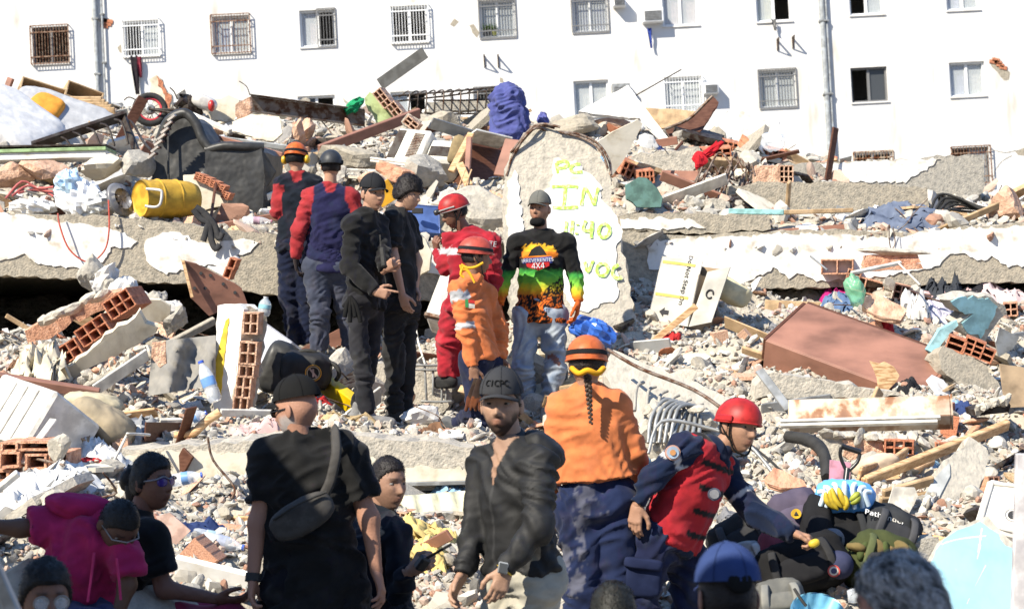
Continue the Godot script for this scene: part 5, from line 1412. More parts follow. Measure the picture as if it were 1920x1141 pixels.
	bottle("pink-capped bottle lying on the beam near the armchair", P(455, 412, 17.0), Vector3(1, -0.05, 0), 0.26, 0.035, Color(0.5, 0.2, 0.3), Color(0.6, 0.4, 0.5))
	# bent wooden moulding
	OX = P(380, 812, 12.9); st = sto(0)
	var pa := smooth_path([P(326, 815, 12.9), P(360, 812, 12.8), P(385, 790, 12.8), P(412, 772, 12.8)], 5); var rings: Array = []
	for i in pa.size():
		var dir := (pa[mini(i + 1, pa.size() - 1)] - pa[maxi(i - 1, 0)]).normalized(); rings.append(ring(pa[i], dir.cross(Vector3(0, 0, 1)) * 0.03, Vector3(0, 0, 0.018), 6))
	loft(st, rings); single("wooden_moulding", st, M.wood_pale, "curved tan wooden moulding on the rubble by the short brick block", "moulding", OX)
	# sack and box
	OX = P(195, 815, 12.6); t = thing("woven_sack", "full beige sack with pale streaks tied at the top", "sack", OX)
	st = sto(0); blob(st, P(190, 792, 12.7), Basis(Vector3(0, 0, 1), -0.5), Vector3(0.23, 0.12, 0.17), 0.75, 0.06, 8.0, 22); part("sack_body", st, cloth_mat(Color(0.35, 0.29, 0.2)), t)
	st = sto(0); blob(st, P(172, 756, 12.9), Basis(Vector3(0, 0, 1), -0.1), Vector3(0.2, 0.07, 0.12), 0.8, 0.1, 10.0, 18); part("sack_top", st, cloth_mat(Color(0.55, 0.48, 0.33)), t)
	crate("cardboard_box", "flattened brown cardboard box left of the beige sack", "box", P(96, 772, 12.4), P(172, 800, 12.5), P(92, 800, 12.3), 0.3, M.cardboard, 0.01, true)
	rag("black_white_cloth", "black and white clothes heaped below the leaning brick slab", "cloth", 0, P(248, 745, 13.4), 0.34, 0.25, 0.1, cloth_mat(Color(0.24, 0.25, 0.27)))
	rag("white_shirt", "white shirt crumpled beside the black and white clothes", "cloth", 0, P(282, 756, 13.3), 0.16, 0.14, 0.07, cloth_mat(Color(0.62, 0.63, 0.66)))
	# white fridge corner at the edge
	t = thing("white_fridge", "white metal appliance with ribbed door tipped at the left picture edge", "appliance", P(20, 830, 12.0))
	var O := P(-60, 800, 12.3); var f := frame3(O, P(44, 838, 12.0), P(-20, 690, 12.5), 0.5)
	st = sto(); pbox(st, O, f[0], f[1], f[2], 0.02); part("casing", st, M.white_metal, t)
	for i in 3:
		st = sto(); pbox(st, O + f[0] * (0.3 + 0.2 * i) + f[1] * 0.06 - f[2].normalized() * 0.012, f[0] * 0.04, f[1] * 0.86, f[2].normalized() * 0.02, 0.004); part("rib", st, M.white_metal, t)
	board("white_bar", "white metal bar leaning over the hollow clay bricks", "bar", P(40, 868, 11.6), P(100, 786, 11.9), 0.05, 0.02, M.white_metal, Vector3(1, 0, 0.2))
	board("white_pipe_stub", "white pipe end at the left picture edge", "pipe", P(-10, 922, 11.2), P(34, 886, 11.2), 0.04, 0.04, M.white_metal)
	# masonry of hollow bricks
	t = thing("brick_masonry", "low stack of hollow orange bricks behind the pink hooded woman", "brick masonry", P(60, 890, 11.6))
	for q in [[16, 862, 34, 26], [66, 866, 36, 26], [108, 864, 34, 28], [2, 892, 22, 18], [60, 836, 60, 14], [20, 838, 36, 14]]:
		st = sto(); hbrick(st, P(q[0], q[1], 11.6 - rr(0, 0.04)), Vector3(q[2] * 0.5 * 11.6 / F, 0, 0), Vector3(0, q[3] * 0.5 * 11.6 / F, 0), Vector3(0.02, 0.02, -0.26), 1, 1, 0.014); part("brick", st, M.brick_dusty, t)
	st = sto(); chunk(st, P(112, 834, 11.5), Vector3(0.13, 0.16, 0.1), 2, Basis(), 0.04, 8); part("mortar", st, M.concrete_pale, t)
	# white sheets behind the women
	for q in [[100, 915, 0.42, 0.3, "crumpled white sheet spread behind the pink hooded woman"], [220, 880, 0.3, 0.25, "white sheet piled behind the sunglasses woman"], [40, 960, 0.3, 0.2, "white sheet end at the left picture edge"], [170, 855, 0.2, 0.2, "white sacking left of the green plastic"]]:
		rag("white_sheet", q[4], "sheet", 0, P(q[0], q[1], hit(0, q[0], q[1])), q[2], q[3], 0.1, cloth_mat(Color(0.7, 0.7, 0.69)))
	rag("grey_cloth", "grey felt strip under the white sheet", "cloth", 0, P(64, 950, hit(0, 64, 950) - 0.2), 0.3, 0.12, 0.06, cloth_mat(Color(0.24, 0.23, 0.21)))
	rag("green_plastic", "small green plastic sheet beside a bent rod", "plastic sheet", 0, P(205, 872, hit(0, 205, 872)), 0.12, 0.1, 0.05, plastic(Color(0.08, 0.4, 0.22)))
	rod("bent_pole", "white bent pole standing by the green plastic", [P(212, 866, 11.9), P(236, 818, 12.0), P(242, 813, 12.0), P(280, 815, 12.2)], 0.009, M.white_metal, "pole")
	t = thing("pink_tile", "pink ceramic tile leaning behind the sunglasses woman", "tile", P(330, 1010, 10.2))
	st = sto(); plate(st, ppts([[292, 968], [318, 960], [356, 994], [330, 1020], [318, 1014]], 10.2), Vector3(0, 0, -0.02), 0.1, 0.002, 0); part("glaze", st, paint(Color(0.6, 0.44, 0.4)), t)
	board("white_fascia", "long white fascia board lying behind the sunglasses woman", "board", P(330, 1058, 9.9), P(470, 1092, 9.8), 0.11, 0.04, M.plaster, Vector3(0, 1, 0.5))
	# things hanging on the beam
	t = thing("strap_bundle", "black and grey straps hanging over the beam", "strap", P(400, 470, 16.9))
	for q in [[[362, 392], [376, 410], [392, 420], [396, 450], [404, 466], [412, 458]], [[366, 388], [384, 400], [402, 422], [410, 446], [416, 436]], [[380, 398], [390, 414], [384, 440], [380, 452]]]:
		var pp: Array = []
		for v in q: pp.append(P(v[0], v[1], 16.88))
		var sp := smooth_path(pp, 4); st = sto(0); var rg: Array = []
		for i in sp.size():
			var dir := (sp[mini(i + 1, sp.size() - 1)] - sp[maxi(i - 1, 0)]).normalized(); rg.append(ring(sp[i], dir.cross(Vector3(0, 0, 1)) * 0.028, Vector3(0, 0, 0.012), 6))
		OX = t.position; loft(st, rg); part("strap", st, cloth_mat(Color(0.05, 0.05, 0.052)), t)
	rag("rope_coil", "pale tangled rope on the beam beside the armchair", "rope", 1, P(440, 402, 17.3), 0.2, 0.12, 0.05, cloth_mat(Color(0.55, 0.45, 0.25)))

func slope_mid() -> void:
	# boulder and rebar stub by the ledge
	var t := blocks("concrete column stub with bared rebar behind the ledge", [[690, 688], [760, 680], [846, 690], [850, 760], [800, 782], [690, 776]], 14.9, 0.4, M.concrete_pale, 0, 0, 0.025, "column_stub", "column stub")
	var st := sto(0)
	OX = t.position
	for q in [[772, 684, 842, 684], [772, 692, 836, 693], [790, 752, 846, 752], [796, 682, 800, 758], [830, 682, 828, 756], [812, 692, 812, 740], [842, 676, 836, 750]]:
		st = sto(0); tube(st, [P(q[0], q[1], 14.75), P((q[0] + q[2]) / 2.0, (q[1] + q[3]) / 2.0 + 1, 14.72), P(q[2], q[3], 14.75)], 0.011, 6); part("rebar", st, M.steel_grey, t)
	for q in [[855, 730, 0.36, 0.3, "grey rounded boulder under the kneeling orange rescuer", M.concrete_grey], [786, 782, 0.22, 0.14, "white foam lump beside the dark trouser leg", M.plaster], [640, 700, 0.5, 0.3, "pale broken concrete behind the black trouser legs", M.concrete_pale], [700, 740, 0.3, 0.3, "pale concrete piece between the two men in black", M.concrete_pale], [1000, 700, 0.4, 0.4, "grey rubble boulder between the blue jeans", M.concrete_grey], [1010, 760, 0.35, 0.3, "sandy rubble boulder behind the orange sweatshirt", M.concrete], [926, 700, 0.3, 0.5, "grey lump behind the kneeling rescuer", M.concrete_grey]]:
		var p := P(q[0], q[1], minf(hit(0, q[0], q[1] + 15), 15.2) + 0.1); OX = p; st = sto(); chunk(st, p, Vector3(q[2], q[3], 0.3), 2, rand_basis(0.5), 0.04, 9)
		single("concrete_boulder", st, q[5], q[4], "boulder", OX)
	rod("loose_cable", "pale cable hanging in the hollow behind the youth", [P(778, 600, 15.8), P(784, 640, 15.6), P(796, 680, 15.3), P(806, 720, 15.0)], 0.008, M.white_metal, "cable")
	rag("tan_cloth", "tan cloth trodden flat under the grey sneaker", "cloth", 0, P(680, 806, 13.2), 0.42, 0.14, 0.06, cloth_mat(Color(0.48, 0.36, 0.2)))
	board("yellow_level", "long yellow tool case lying behind the black bag", "case", P(600, 712, 14.6), P(668, 762, 14.2), 0.13, 0.09, plastic(Color(0.7, 0.48, 0.0), 0.4), Vector3(0, 1, 0.4))
	# black holdall with round emblem
	t = thing("black_holdall", "black holdall with a round yellow emblem by the navy legs", "bag", P(575, 735, 14.4))
	st = sto(0); blob(st, P(572, 696, 14.4), Basis(Vector3(0, 0, 1), -0.1), Vector3(0.19, 0.15, 0.14), 0.6, 0.06, 6.0, 20); part("bag_body", st, mk("nylon_black", Color(0.018, 0.018, 0.02), 0.6, "dusty", 1.0, "n_fold", 0.4), t)
	var ec := P(587, 699, 14.245)
	for r in [[0.058, 0.05, Color(0.75, 0.38, 0.05)], [0.046, 0.042, Color(0.6, 0.5, 0.35)]]:
		st = sto(0); var pts: Array = []
		for i in 25: pts.append(ec + Vector3(cos(TAU * i / 24) * r[0], sin(TAU * i / 24) * r[0], 0))
		tube(st, pts, 0.004, 4); part("emblem_ring", st, paint(r[2]), t)
	st = sto(); bar(st, ec + Vector3(-0.025, 0.03, 0), ec + Vector3(0.025, -0.03, 0), 0.004, 0.014, Vector3(0, 0, 1)); bar(st, ec + Vector3(0.0, -0.03, 0.002), ec + Vector3(0.0, 0.03, 0.002), 0.004, 0.012, Vector3(0, 0, 1)); part("emblem", st, paint(Color(0.55, 0.4, 0.35)), t)
	st = sto(0); tube(st, smooth_path([P(545, 680, 14.4), P(560, 660, 14.35), P(590, 660, 14.35), P(606, 684, 14.4)], 4), 0.016, 6); part("handle", st, M.rubber, t)
	st = sto(0); tube(st, smooth_path([P(606, 676, 14.4), P(628, 684, 14.35), P(636, 700, 14.35), P(630, 712, 14.4)], 4), 0.018, 6); part("strap", st, M.rubber, t)
	# clear plastic crate beside it
	crate("clear_box", "clear plastic box standing left of the black holdall", "box", P(500, 606, 14.9), P(548, 640, 14.7), P(498, 690, 14.7), 0.25, mk("frosted", Color(0.55, 0.56, 0.62), 0.3, "", 1, "", 0, {"alpha": 0.5}), 0.008, true)
	st = sto(0); OX = P(520, 730, 14.3); blob(st, P(520, 690, 14.45), Basis(Vector3(0, 0, 1), -0.4), Vector3(0.12, 0.2, 0.12), 0.6, 0.06, 6.0, 14)
	single("black_bag", st, M.leather_black, "black bag slumped against the clear plastic box", "bag", OX)
	# blue helmet-like bag behind jersey man
	st = sto(0); OX = P(1110, 645, 14.9); st = sto(); blob(st, P(1112, 622, 14.9), Basis(Vector3(0, 0, 1), -0.35), Vector3(0.18, 0.09, 0.12), 0.9, 0.2, 12.0, 14, 2.0)
	single("blue_bag", st, plastic(Color(0.04, 0.14, 0.55), 0.3), "glossy blue bag below the orange-gloved hand", "bag", OX)
	# tilted slab right of the orange woman
	var px := [[1136, 690], [1146, 656], [1200, 676], [1290, 710], [1380, 752], [1420, 772], [1400, 800], [1340, 850], [1240, 850], [1190, 780], [1150, 740]]
	t = slab("ribbed_slab", "tilted concrete slab with exposed rebar ribs right of the orange sweatshirt", "slab", px, 12.6, 0.25, M.concrete_pale, 0.05, -0.35, 0.014)
	OX = t.position
	for i in 6:
		st = sto(0); var x := 1190 + i * 22.0; tube(st, smooth_path([P(x, 770 + i * 6, 12.2), P(x + 4, 726 + i * 8, 12.35), P(x + 18, 716 + i * 8, 12.4)], 4), 0.012, 6); part("rebar", st, M.concrete_grey, t)
	for i in 5:
		rod("curled_rebar", ["outermost", "second", "middle", "fourth", "innermost"][i] + " curled rebar in front of the ribbed slab", [P(1216 + i * 10, 830, 11.7), P(1222 + i * 12, 780 - i * 3, 11.8), P(1250 + i * 12, 748 + i * 3, 11.9), P(1274 + i * 10, 770, 11.9), P(1262 + i * 12, 820, 11.7)], 0.013, M.steel_grey)
	rod("long_rebar", "long curved rebar crossing the ribbed slab", [P(1140, 655, 12.4), P(1200, 690, 12.2), P(1300, 730, 12.1), P(1360, 770, 11.9)], 0.012, M.rebar)
	rod("long_rebar", "grey curved rebar behind the red helmet", [P(1216, 850, 11.4), P(1240, 790, 11.5), P(1320, 800, 11.5), P(1400, 830, 11.4), P(1460, 900, 11.2)], 0.011, M.steel_grey)
	for i in 40:
		var x := rr(1210, 1330); var y := rr(760, 850); var p := P(x, y, 11.9 + rr(-0.1, 0.1)); OX = p
		st = sto(); chunk(st, p, Vector3(rr(0.05, 0.14), rr(0.05, 0.1), 0.1), 1, rand_basis(), 0.1, 8)
		single("grey_stone", st, M.concrete_pale, "crushed pale stone behind the curled rebar", "stone", OX, "stones behind the curled rebar")
	# draped cloth at the ledge foot, yellow scraps
	OX = P(800, 985, 11.4); var rows: Array = []
	st = sto(0)
	for j in 11:
		var row: Array = []
		for i in 19:
			var u := i / 18.0; var v := j / 10.0
			row.append(P(lerpf(745, 890, u) + 14 * v, lerpf(930, 918, u) + v * (72 - 24 * u), 11.9 - 0.3 * v + 0.05 * sin(u * 26.0 + v) + 0.03 * fn.get_noise_2d(u * 12.0, v * 4.0)))
		rows.append(row)
	for j in 10:
		for i in 18: quad(st, rows[j][i], rows[j][i + 1], rows[j + 1][i + 1], rows[j + 1][i], Vector3(0, 0, 1))
	single("curtain", st, cloth_mat(Color(0.6, 0.58, 0.42)), "pale yellow curtain draped below the ledge", "curtain", OX)
	for q in [[770, 1010, 0.22, 0.2, "first"], [830, 1030, 0.2, 0.2, "second"], [800, 1060, 0.16, 0.2, "third"]]:
		rag("yellow_paper", q[4] + " crumpled pale yellow scrap below the curtain", "paper", 0, P(q[0], q[1], hit(0, q[0], q[1])), q[2], q[3], 0.09, cloth_mat(Color(0.68, 0.52, 0.2)))
	board("tan_batten", "tan wooden batten lying across the yellow scraps", "batten", P(770, 996, 10.9), P(880, 1030, 10.8), 0.05, 0.03, M.wood_pale)

func slope_right() -> void:
	# appliance carton
	var t := thing("carton", "white and blue appliance carton open beside the painted slab", "carton", P(1250, 606, 15.9))
	var O := P(1214, 600, 15.9); var f := frame3(O, P(1290, 612, 15.6), P(1226, 478, 16.0), 0.3)
	var st := sto(); pbox(st, O, f[0], f[1], f[2] * 0.02, 0.0); part("front_flap", st, mk("carton_white", Color(0.58, 0.56, 0.5), 0.8, "mottle", 0.6), t)
	st = sto(); pbox(st, O, f[2], f[1], f[0] * 0.02, 0.0); part("side_flap", st, paint(Color(0.06, 0.1, 0.36)), t)
	st = sto(); pbox(st, O + f[2], f[0], f[1], f[2] * 0.02); pbox(st, O + f[0] * 0.98, f[0] * 0.02, f[1] * 0.8, f[2]); part("inner_wall", st, M.cardboard, t)
	var ob: Vector3 = O + f[0] * 1.02
	st = sto(); pbox(st, ob, f[0] * 0.5 + f[1] * 0.12, f[1] * 0.85 + f[0] * 0.15, f[2].normalized() * 0.008); part("open_flap", st, mk("carton_white", Color.WHITE), t)
	var q0: Vector3 = -f[2].normalized() * 0.004; var un: Vector3 = f[0].normalized(); var vn: Vector3 = f[1].normalized()
	for s in [[0.2, 0.9], [0.2, 0.4]]:
		st = sto(); pbox(st, O + f[0] * s[0] * 0.3 + f[1] * s[1] + q0, f[0] * 0.8, f[1] * 0.04, q0 * 0.3); part("yellow_tape", st, paint(Color(0.62, 0.5, 0.12)), t)
	st = sto(); var ar: Vector3 = O + f[0] * 0.36 + f[1] * 0.16 + q0
	tri(st, ar - un * 0.05, ar + vn * 0.04, ar - vn * 0.04, -f[2]); quad(st, ar - vn * 0.018, ar + vn * 0.018, ar + vn * 0.018 + un * 0.05, ar - vn * 0.018 + un * 0.05, -f[2]); part("printed_arrow", st, M.room_dark, t)
	var rp: Vector3 = ob + (f[0] * 0.5 + f[1] * 0.12) * 0.5 + (f[1] * 0.85 + f[0] * 0.15) * 0.55 - f[2].normalized() * 0.006
	st = sto(0); var cp: Array = []
	for i in 16: cp.append(rp + (un * cos(i * 0.37) + vn * sin(i * 0.37)) * 0.035)
	tube(st, cp, 0.008, 4); part("printed_ring", st, M.room_dark, t)
	var tm := TextMesh.new(); tm.text = "Do Not Step On"; tm.font_size = 16; tm.pixel_size = 0.0035; tm.depth = 0.001
	var mi := part_mesh("printed_text", tm, M.room_dark, t)
	mi.transform = Transform3D(Basis(-vn, un, -f[2].normalized()), O + f[0] * 0.72 + f[1] * 0.68 + q0 * 1.2 - t.position)
	st = sto(0); OX = P(1290, 510, 16.0); blob(st, P(1282, 498, 16.0), Basis(Vector3(0, 0, 1), -0.25), Vector3(0.15, 0.07, 0.12), 0.5, 0.0, 4.0, 14)
	single("appliance_cover", st, plastic(Color(0.68, 0.68, 0.66)), "rounded white appliance lid inside the carton", "lid", OX)
	st = sto(0); OX = P(1370, 570, 15.6); blob(st, P(1368, 545, 15.7), Basis(Vector3(0, 0, 1), -0.5), Vector3(0.17, 0.09, 0.13), 0.5, 0.06, 6.0, 16)
	single("cream_cushion", st, cloth_mat(Color(0.6, 0.54, 0.36)), "cream boxy cushion beside the carton", "cushion", OX)
	rag("black_plaid", "black and white shaggy cloth in front of the carton", "cloth", 0, P(1312, 590, hit(0, 1312, 590)), 0.16, 0.14, 0.1, cloth_mat(Color(0.05, 0.05, 0.055)))
	# big red-brown cabinet on its back
	t = thing("red_cabinet", "large red-brown cabinet lying tilted on the rubble", "cabinet", P(1600, 740, 13.9))
	O = P(1438, 636, 14.3); f = frame3(O, P(1722, 742, 13.7), P(1480, 556, 14.8), 0.62)
	st = sto(); pbox(st, O, f[0], f[1], f[2].normalized() * 0.03, 0.004); part("front_panel", st, M.wood_red, t)
	st = sto(); pbox(st, O + f[0] + f[2].normalized() * 0.002, f[0].normalized() * 0.025, f[1], f[2], 0.004); part("side_panel", st, M.wood_red, t)
	st = sto(); pbox(st, O - f[0].normalized() * 0.03, f[0].normalized() * 0.028, f[1], f[2] * 0.3, 0.004); part("side_panel", st, M.wood_dark, t)
	st = sto(); pbox(st, O + f[1], f[0], f[1].normalized() * 0.03, f[2] * 0.25, 0.004); part("top_rim", st, M.wood_dark, t)
	st = sto(); pbox(st, O - f[1].normalized() * 0.02, f[0], f[1].normalized() * 0.018, f[2], 0.004); part("bottom_panel", st, M.wood_red, t)
	st = sto(); pbox(st, O + f[2] - f[2].normalized() * 0.02, f[0], f[1], f[2].normalized() * 0.015, 0.0); part("back_panel", st, M.wood_dark, t)
	OX = P(1660, 735, 13.5); slab("torn_cardboard", "torn tan scrap stuck on the red-brown cabinet", "scrap", [[1632, 676], [1650, 682], [1662, 678], [1676, 690], [1688, 702], [1682, 714], [1660, 736], [1650, 728]], 13.72, 0.01, M.wood_pale, 0, 0, 0.006)
	# bricks behind it
	for q in [["hollow clay brick lying end-on below the white beam", [1570, 500, 58, 26, 0, 0, 2, 1]], ["long hollow clay brick below the ribbed clay wall piece", [1622, 535, 70, 26, -16, 0, 2, 1]], ["broken hollow clay brick above the green plastic", [1600, 520, 24, 26, -16, 0, 2, 2]], ["four-celled clay brick right of the long hollow brick", [1690, 548, 26, 26, -14, 0, 2, 2]], ["slanted clay brick left of the brown cabinet's far end", [1722, 560, 40, 18, -20, 0, 2, 1]], ["small clay brick end right of the pale blue slab", [1896, 580, 24, 24, 4, 0, 2, 2]]]:
		var bq: Array = q[1]; var d := hit(0, bq[0], bq[1] + 14) - 0.12
		t = thing("hollow_brick", q[0], "brick", P(bq[0], bq[1] + bq[3] * 0.5, d))
		bricks_in(t, [bq], d, M.brick_dusty, 0.2)
	t = thing("ribbed_wall_piece", "ribbed clay wall piece lying against the white beam", "wall piece", P(1680, 510, 16.2))
	for i in 3:
		st = sto(); var pp := ppts([[1626 - i * 2, 478 + i * 10], [1720 + i * 4, 474 + i * 10], [1724 + i * 4, 483 + i * 10], [1624 - i * 2, 488 + i * 10]], 16.3 - i * 0.05); plate(st, pp, plane_back(pp) * 0.16, 0.07, 0.005, 1); part("clay_row", st, M.brick_dusty, t)
	st = sto(); chunk(st, P(1676, 470, 16.3), Vector3(0.5, 0.06, 0.1), 2, Basis(), 0.06, 8); part("mortar", st, M.concrete_pale, t)
	slab("clay_sheet", "flat ribbed clay sheet behind the red-brown cabinet", "clay sheet", [[1622, 556], [1650, 550], [1700, 580], [1690, 600], [1640, 590], [1618, 574]], 15.4, 0.05, M.brick_pale, 0, -0.5, 0.01)
	# sky-blue slab chunks
	t = slab("blue_wall_chunk", "pale blue painted wall chunk on the right slope", "wall chunk", [[1782, 562], [1800, 556], [1850, 554], [1884, 572], [1890, 586], [1868, 610], [1846, 640], [1810, 626], [1800, 606], [1820, 590], [1796, 582]], 14.6, 0.18, M.concrete_pale, 0.2, 0.1, 0.014)
	skin_on(t, "blue_paint", [[1784, 563], [1802, 558], [1848, 557], [1872, 572], [1862, 600], [1840, 632], [1812, 622], [1806, 606], [1822, 590], [1798, 580]], [1782, 562], 14.6, paint(Color(0.28, 0.52, 0.62), 0.8), 0.2, 0.1)
	t = slab("blue_wall_chunk", "narrow pale blue chunk left of the larger blue one", "wall chunk", [[1738, 652], [1760, 618], [1792, 600], [1796, 610], [1772, 640], [1752, 660]], 14.1, 0.08, paint(Color(0.28, 0.52, 0.62), 0.8), 0, 0, 0.01)
	t = slab("brick_wall_piece", "grey plastered wall piece with clay cells at the right edge", "wall piece", [[1756, 660], [1770, 650], [1846, 680], [1880, 730], [1872, 746], [1830, 744], [1764, 690]], 13.9, 0.3, M.concrete, 0.1, -0.1, 0.014)
	bricks_in(t, [[1794, 646, 34, 24, -20, 0.05, 1, 2], [1826, 652, 36, 30, -22, 0.05, 2, 3], [1852, 666, 22, 24, -24, 0.05, 1, 2]], 14.0, M.brick, 0.2)
	slab("cardboard_sheet", "plain tan board standing at the right picture edge", "board", [[1876, 682], [1930, 690], [1930, 762], [1886, 764]], 13.2, 0.03, M.cardboard, 0, 0, 0.002)
	slab("steel_bracket", "folded grey metal sheet near the right picture edge", "metal sheet", [[1876, 614], [1912, 632], [1900, 654], [1874, 668], [1868, 640]], 14.2, 0.015, M.steel_grey, 0.2, 0, 0.002)
	# clothes
	for q in [[1574, 556, 0.17, 0.07, "magenta cloth bundle beside the green plastic bag", Color(0.4, 0.02, 0.16)], [1590, 575, 0.24, 0.06, "blue denim cloth under the magenta bundle", Color(0.1, 0.16, 0.28)], [1770, 548, 0.2, 0.14, "dark jacket heaped on the right slope", Color(0.04, 0.045, 0.055)], [1830, 540, 0.3, 0.08, "black coat spread on the right slope", Color(0.025, 0.025, 0.03)], [1790, 515, 0.3, 0.07, "pink blanket heaped below the white beam", Color(0.6, 0.4, 0.4)], [1880, 525, 0.3, 0.09, "pale pink blanket at the right edge below the beam", Color(0.65, 0.5, 0.5)], [1750, 595, 0.2, 0.07, "lilac shirt in front of the white sheet", Color(0.5, 0.48, 0.56)], [1660, 612, 0.07, 0.06, "small red cloth at the cabinet's upper edge", Color(0.5, 0.03, 0.04)], [1718, 585, 0.12, 0.13, "white pillowcase behind the lilac shirt", Color(0.66, 0.64, 0.6)]]:
		rag("heaped_cloth", q[4], "cloth", 0, P(q[0], q[1], hit(0, q[0], q[1] + 6)), q[2] * 1.2, 0.2, q[3] * 1.3, cloth_mat(q[5]), "", 0.0, 0.03)
	st = sto(0); OX = P(1605, 565, 15.2); blob(st, P(1604, 545, 15.3), Basis(Vector3(0, 0, 1), 0.3), Vector3(0.07, 0.12, 0.07), 0.9, 0.2, 12.0, 14)
	single("green_plastic_bag", st, mk("green_bag", Color(0.2, 0.5, 0.3), 0.3, "", 1, "", 0, {"alpha": 0.6}), "translucent green plastic bag above the cabinet", "bag", OX)
	board("white_tube", "bent white conduit lying over the clay bricks", "conduit", P(1596, 512, 15.6), P(1690, 492, 15.8), 0.03, 0.03, M.white_metal)
	rod("thin_stick", "thin grey stick leaning on the hollow bricks", [P(1520, 480, 15.9), P(1552, 506, 15.6)], 0.008, M.steel_grey, "stick")
	rod("thin_stick", "long thin white stick slanting over the long brick", [P(1684, 492, 15.6), P(1726, 534, 15.2)], 0.008, M.white_metal, "stick")
	# rusty white trunking
	t = thing("metal_trunking", "rusty white metal trunking lying across the right slope", "trunking", P(1630, 800, 12.4))
	O = P(1478, 786, 12.5); f = frame3(O, P(1784, 778, 12.3), P(1484, 748, 12.6), 0.16)
	st = sto(); pbox(st, O, f[0], f[1], f[2], 0.006); part("casing", st, M.rusty_white, t)
	for i in 2:
		st = sto(); pbox(st, P(1464, 790 + i * 8, 12.34 - i * 0.03), f[0] * (0.97 - 0.02 * i), f[1].normalized() * 0.022, f[2] * 0.2, 0.003); part("rail", st, M.white_metal, t)
	st = sto(); pbox(st, O + f[0] * 1.002, f[0].normalized() * 0.012, f[1] * 1.05, f[2], 0.002); part("end_plate", st, M.rusty_white, t)
	blocks("long sandy concrete block under the red-brown cabinet", [[1426, 718], [1450, 696], [1560, 716], [1690, 736], [1700, 744], [1600, 746], [1480, 750], [1424, 744]], 13.3, 0.4, M.concrete_pale, 0, 0, 0.02)
	board("grey_flat_bar", "grey flat bar leaning at the cabinet's lower corner", "bar", P(1424, 694, 13.1), P(1480, 768, 12.8), 0.06, 0.02, M.steel_grey, Vector3(1, 0, 0.2))
	# pink-faced brick wall remnant
	t = slab("brick_wall_remnant", "pink-faced wall remnant with dark brick cells below the trunking", "wall remnant", [[1546, 816], [1640, 820], [1780, 836], [1776, 866], [1660, 876], [1560, 866], [1546, 844]], 12.0, 0.25, M.concrete_pale, 0, 0, 0.014)
	skin_on(t, "pink_plaster", [[1582, 822], [1652, 824], [1656, 862], [1600, 866], [1582, 852]], [1546, 816], 12.0, M.brick_pale)
	bricks_in(t, [[1686, 846, 52, 40, -2, 0.06, 3, 3], [1768, 838, 26, 14, -4, 0.06, 2, 1]], 11.98, M.brick, 0.12)
	st = sto(); OX = t.position
	for i in 12:
		chunk(st, P(1550 + i * 20, 814 + i * 1.6, 12.0), Vector3(0.1, 0.05, 0.12), 1, rand_basis(), 0.08, 8)
	part("mortar_crust", st, M.concrete_pale, t)
	# timber planks crossing
	for q in [[1622, 902, 1890, 796, 0.07, 0.04, "long sawn plank rising to the right edge"], [1640, 924, 1746, 868, 0.07, 0.05, "short sawn plank below the long plank"], [1618, 904, 1700, 846, 0.06, 0.03, "split plank lying beside the long plank"], [1612, 888, 1694, 862, 0.09, 0.02, "thin splintered plank behind the long plank"]]:
		board("wooden_plank", q[6], "plank", P(q[0], q[1], 11.2), P(q[2], q[3], 11.9), q[4], q[5], M.wood_pale, Vector3(0, 1, 0.7))
	st = sto(0); OX = P(1640, 890, 11.4); blob(st, P(1640, 872, 11.5), Basis(Vector3(0, 0, 1), 0.3), Vector3(0.13, 0.06, 0.08), 0.8, 0.1, 8.0, 14)
	single("cream_cloth", st, cloth_mat(Color(0.58, 0.46, 0.34)), "pinkish cream cloth bundled behind the planks", "cloth", OX)
	for q in [[1650, 940, 1740, 930], [1640, 955, 1700, 948], [1656, 926, 1750, 900]]:
		board("dark_plank", ["upper", "lower", "topmost"][[1650, 1640, 1656].find(q[0])] + " brown plank under the sawn planks", "plank", P(q[0], q[1], 10.9), P(q[2], q[3], 11.0), 0.06, 0.03, M.chipboard)
	# slab with rough back at lower right
	px_slab()
	# shovel
	t = thing("shovel", "shovel with a black D-handle standing behind the banana bag", "shovel", P(1590, 930, 10.6))
	st = sto(0); tube(st, [P(1578, 836, 10.6), P(1614, 847, 10.6)], 0.016, 8); part("grip", st, plastic(Color(0.02, 0.02, 0.02)), t)
	st = sto(0); tube(st, smooth_path([P(1578, 838, 10.6), P(1576, 855, 10.6), P(1588, 884, 10.6)], 3), 0.011, 6); tube(st, smooth_path([P(1613, 849, 10.6), P(1608, 866, 10.6), P(1590, 884, 10.6)], 3), 0.011, 6); part("yoke", st, plastic(Color(0.02, 0.02, 0.02)), t)
	st = sto(0); tube(st, [P(1589, 878, 10.6), P(1580, 960, 10.5)], 0.017, 8); part("shaft", st, plastic(Color(0.02, 0.02, 0.02)), t)
	st = sto(); plate(st, ppts([[1566, 955], [1592, 957], [1590, 1000], [1578, 1010], [1566, 998]], 10.5), Vector3(0, 0, -0.01), 0.1, 0.0, 0); part("blade", st, M.steel_grey, t)
	slab("pink_board", "pink board standing behind the shovel handle", "board", [[1558, 862], [1596, 868], [1594, 900], [1556, 898]], 11.0, 0.02, paint(Color(0.6, 0.3, 0.42)), 0, 0, 0.002)
	rod("black_hose", "thick black torn hose on the slope behind the rescuer", [P(1478, 818, 11.8), P(1520, 826, 11.6), P(1545, 850, 11.4), P(1552, 896, 11.2)], 0.04, M.rubber, "hose")
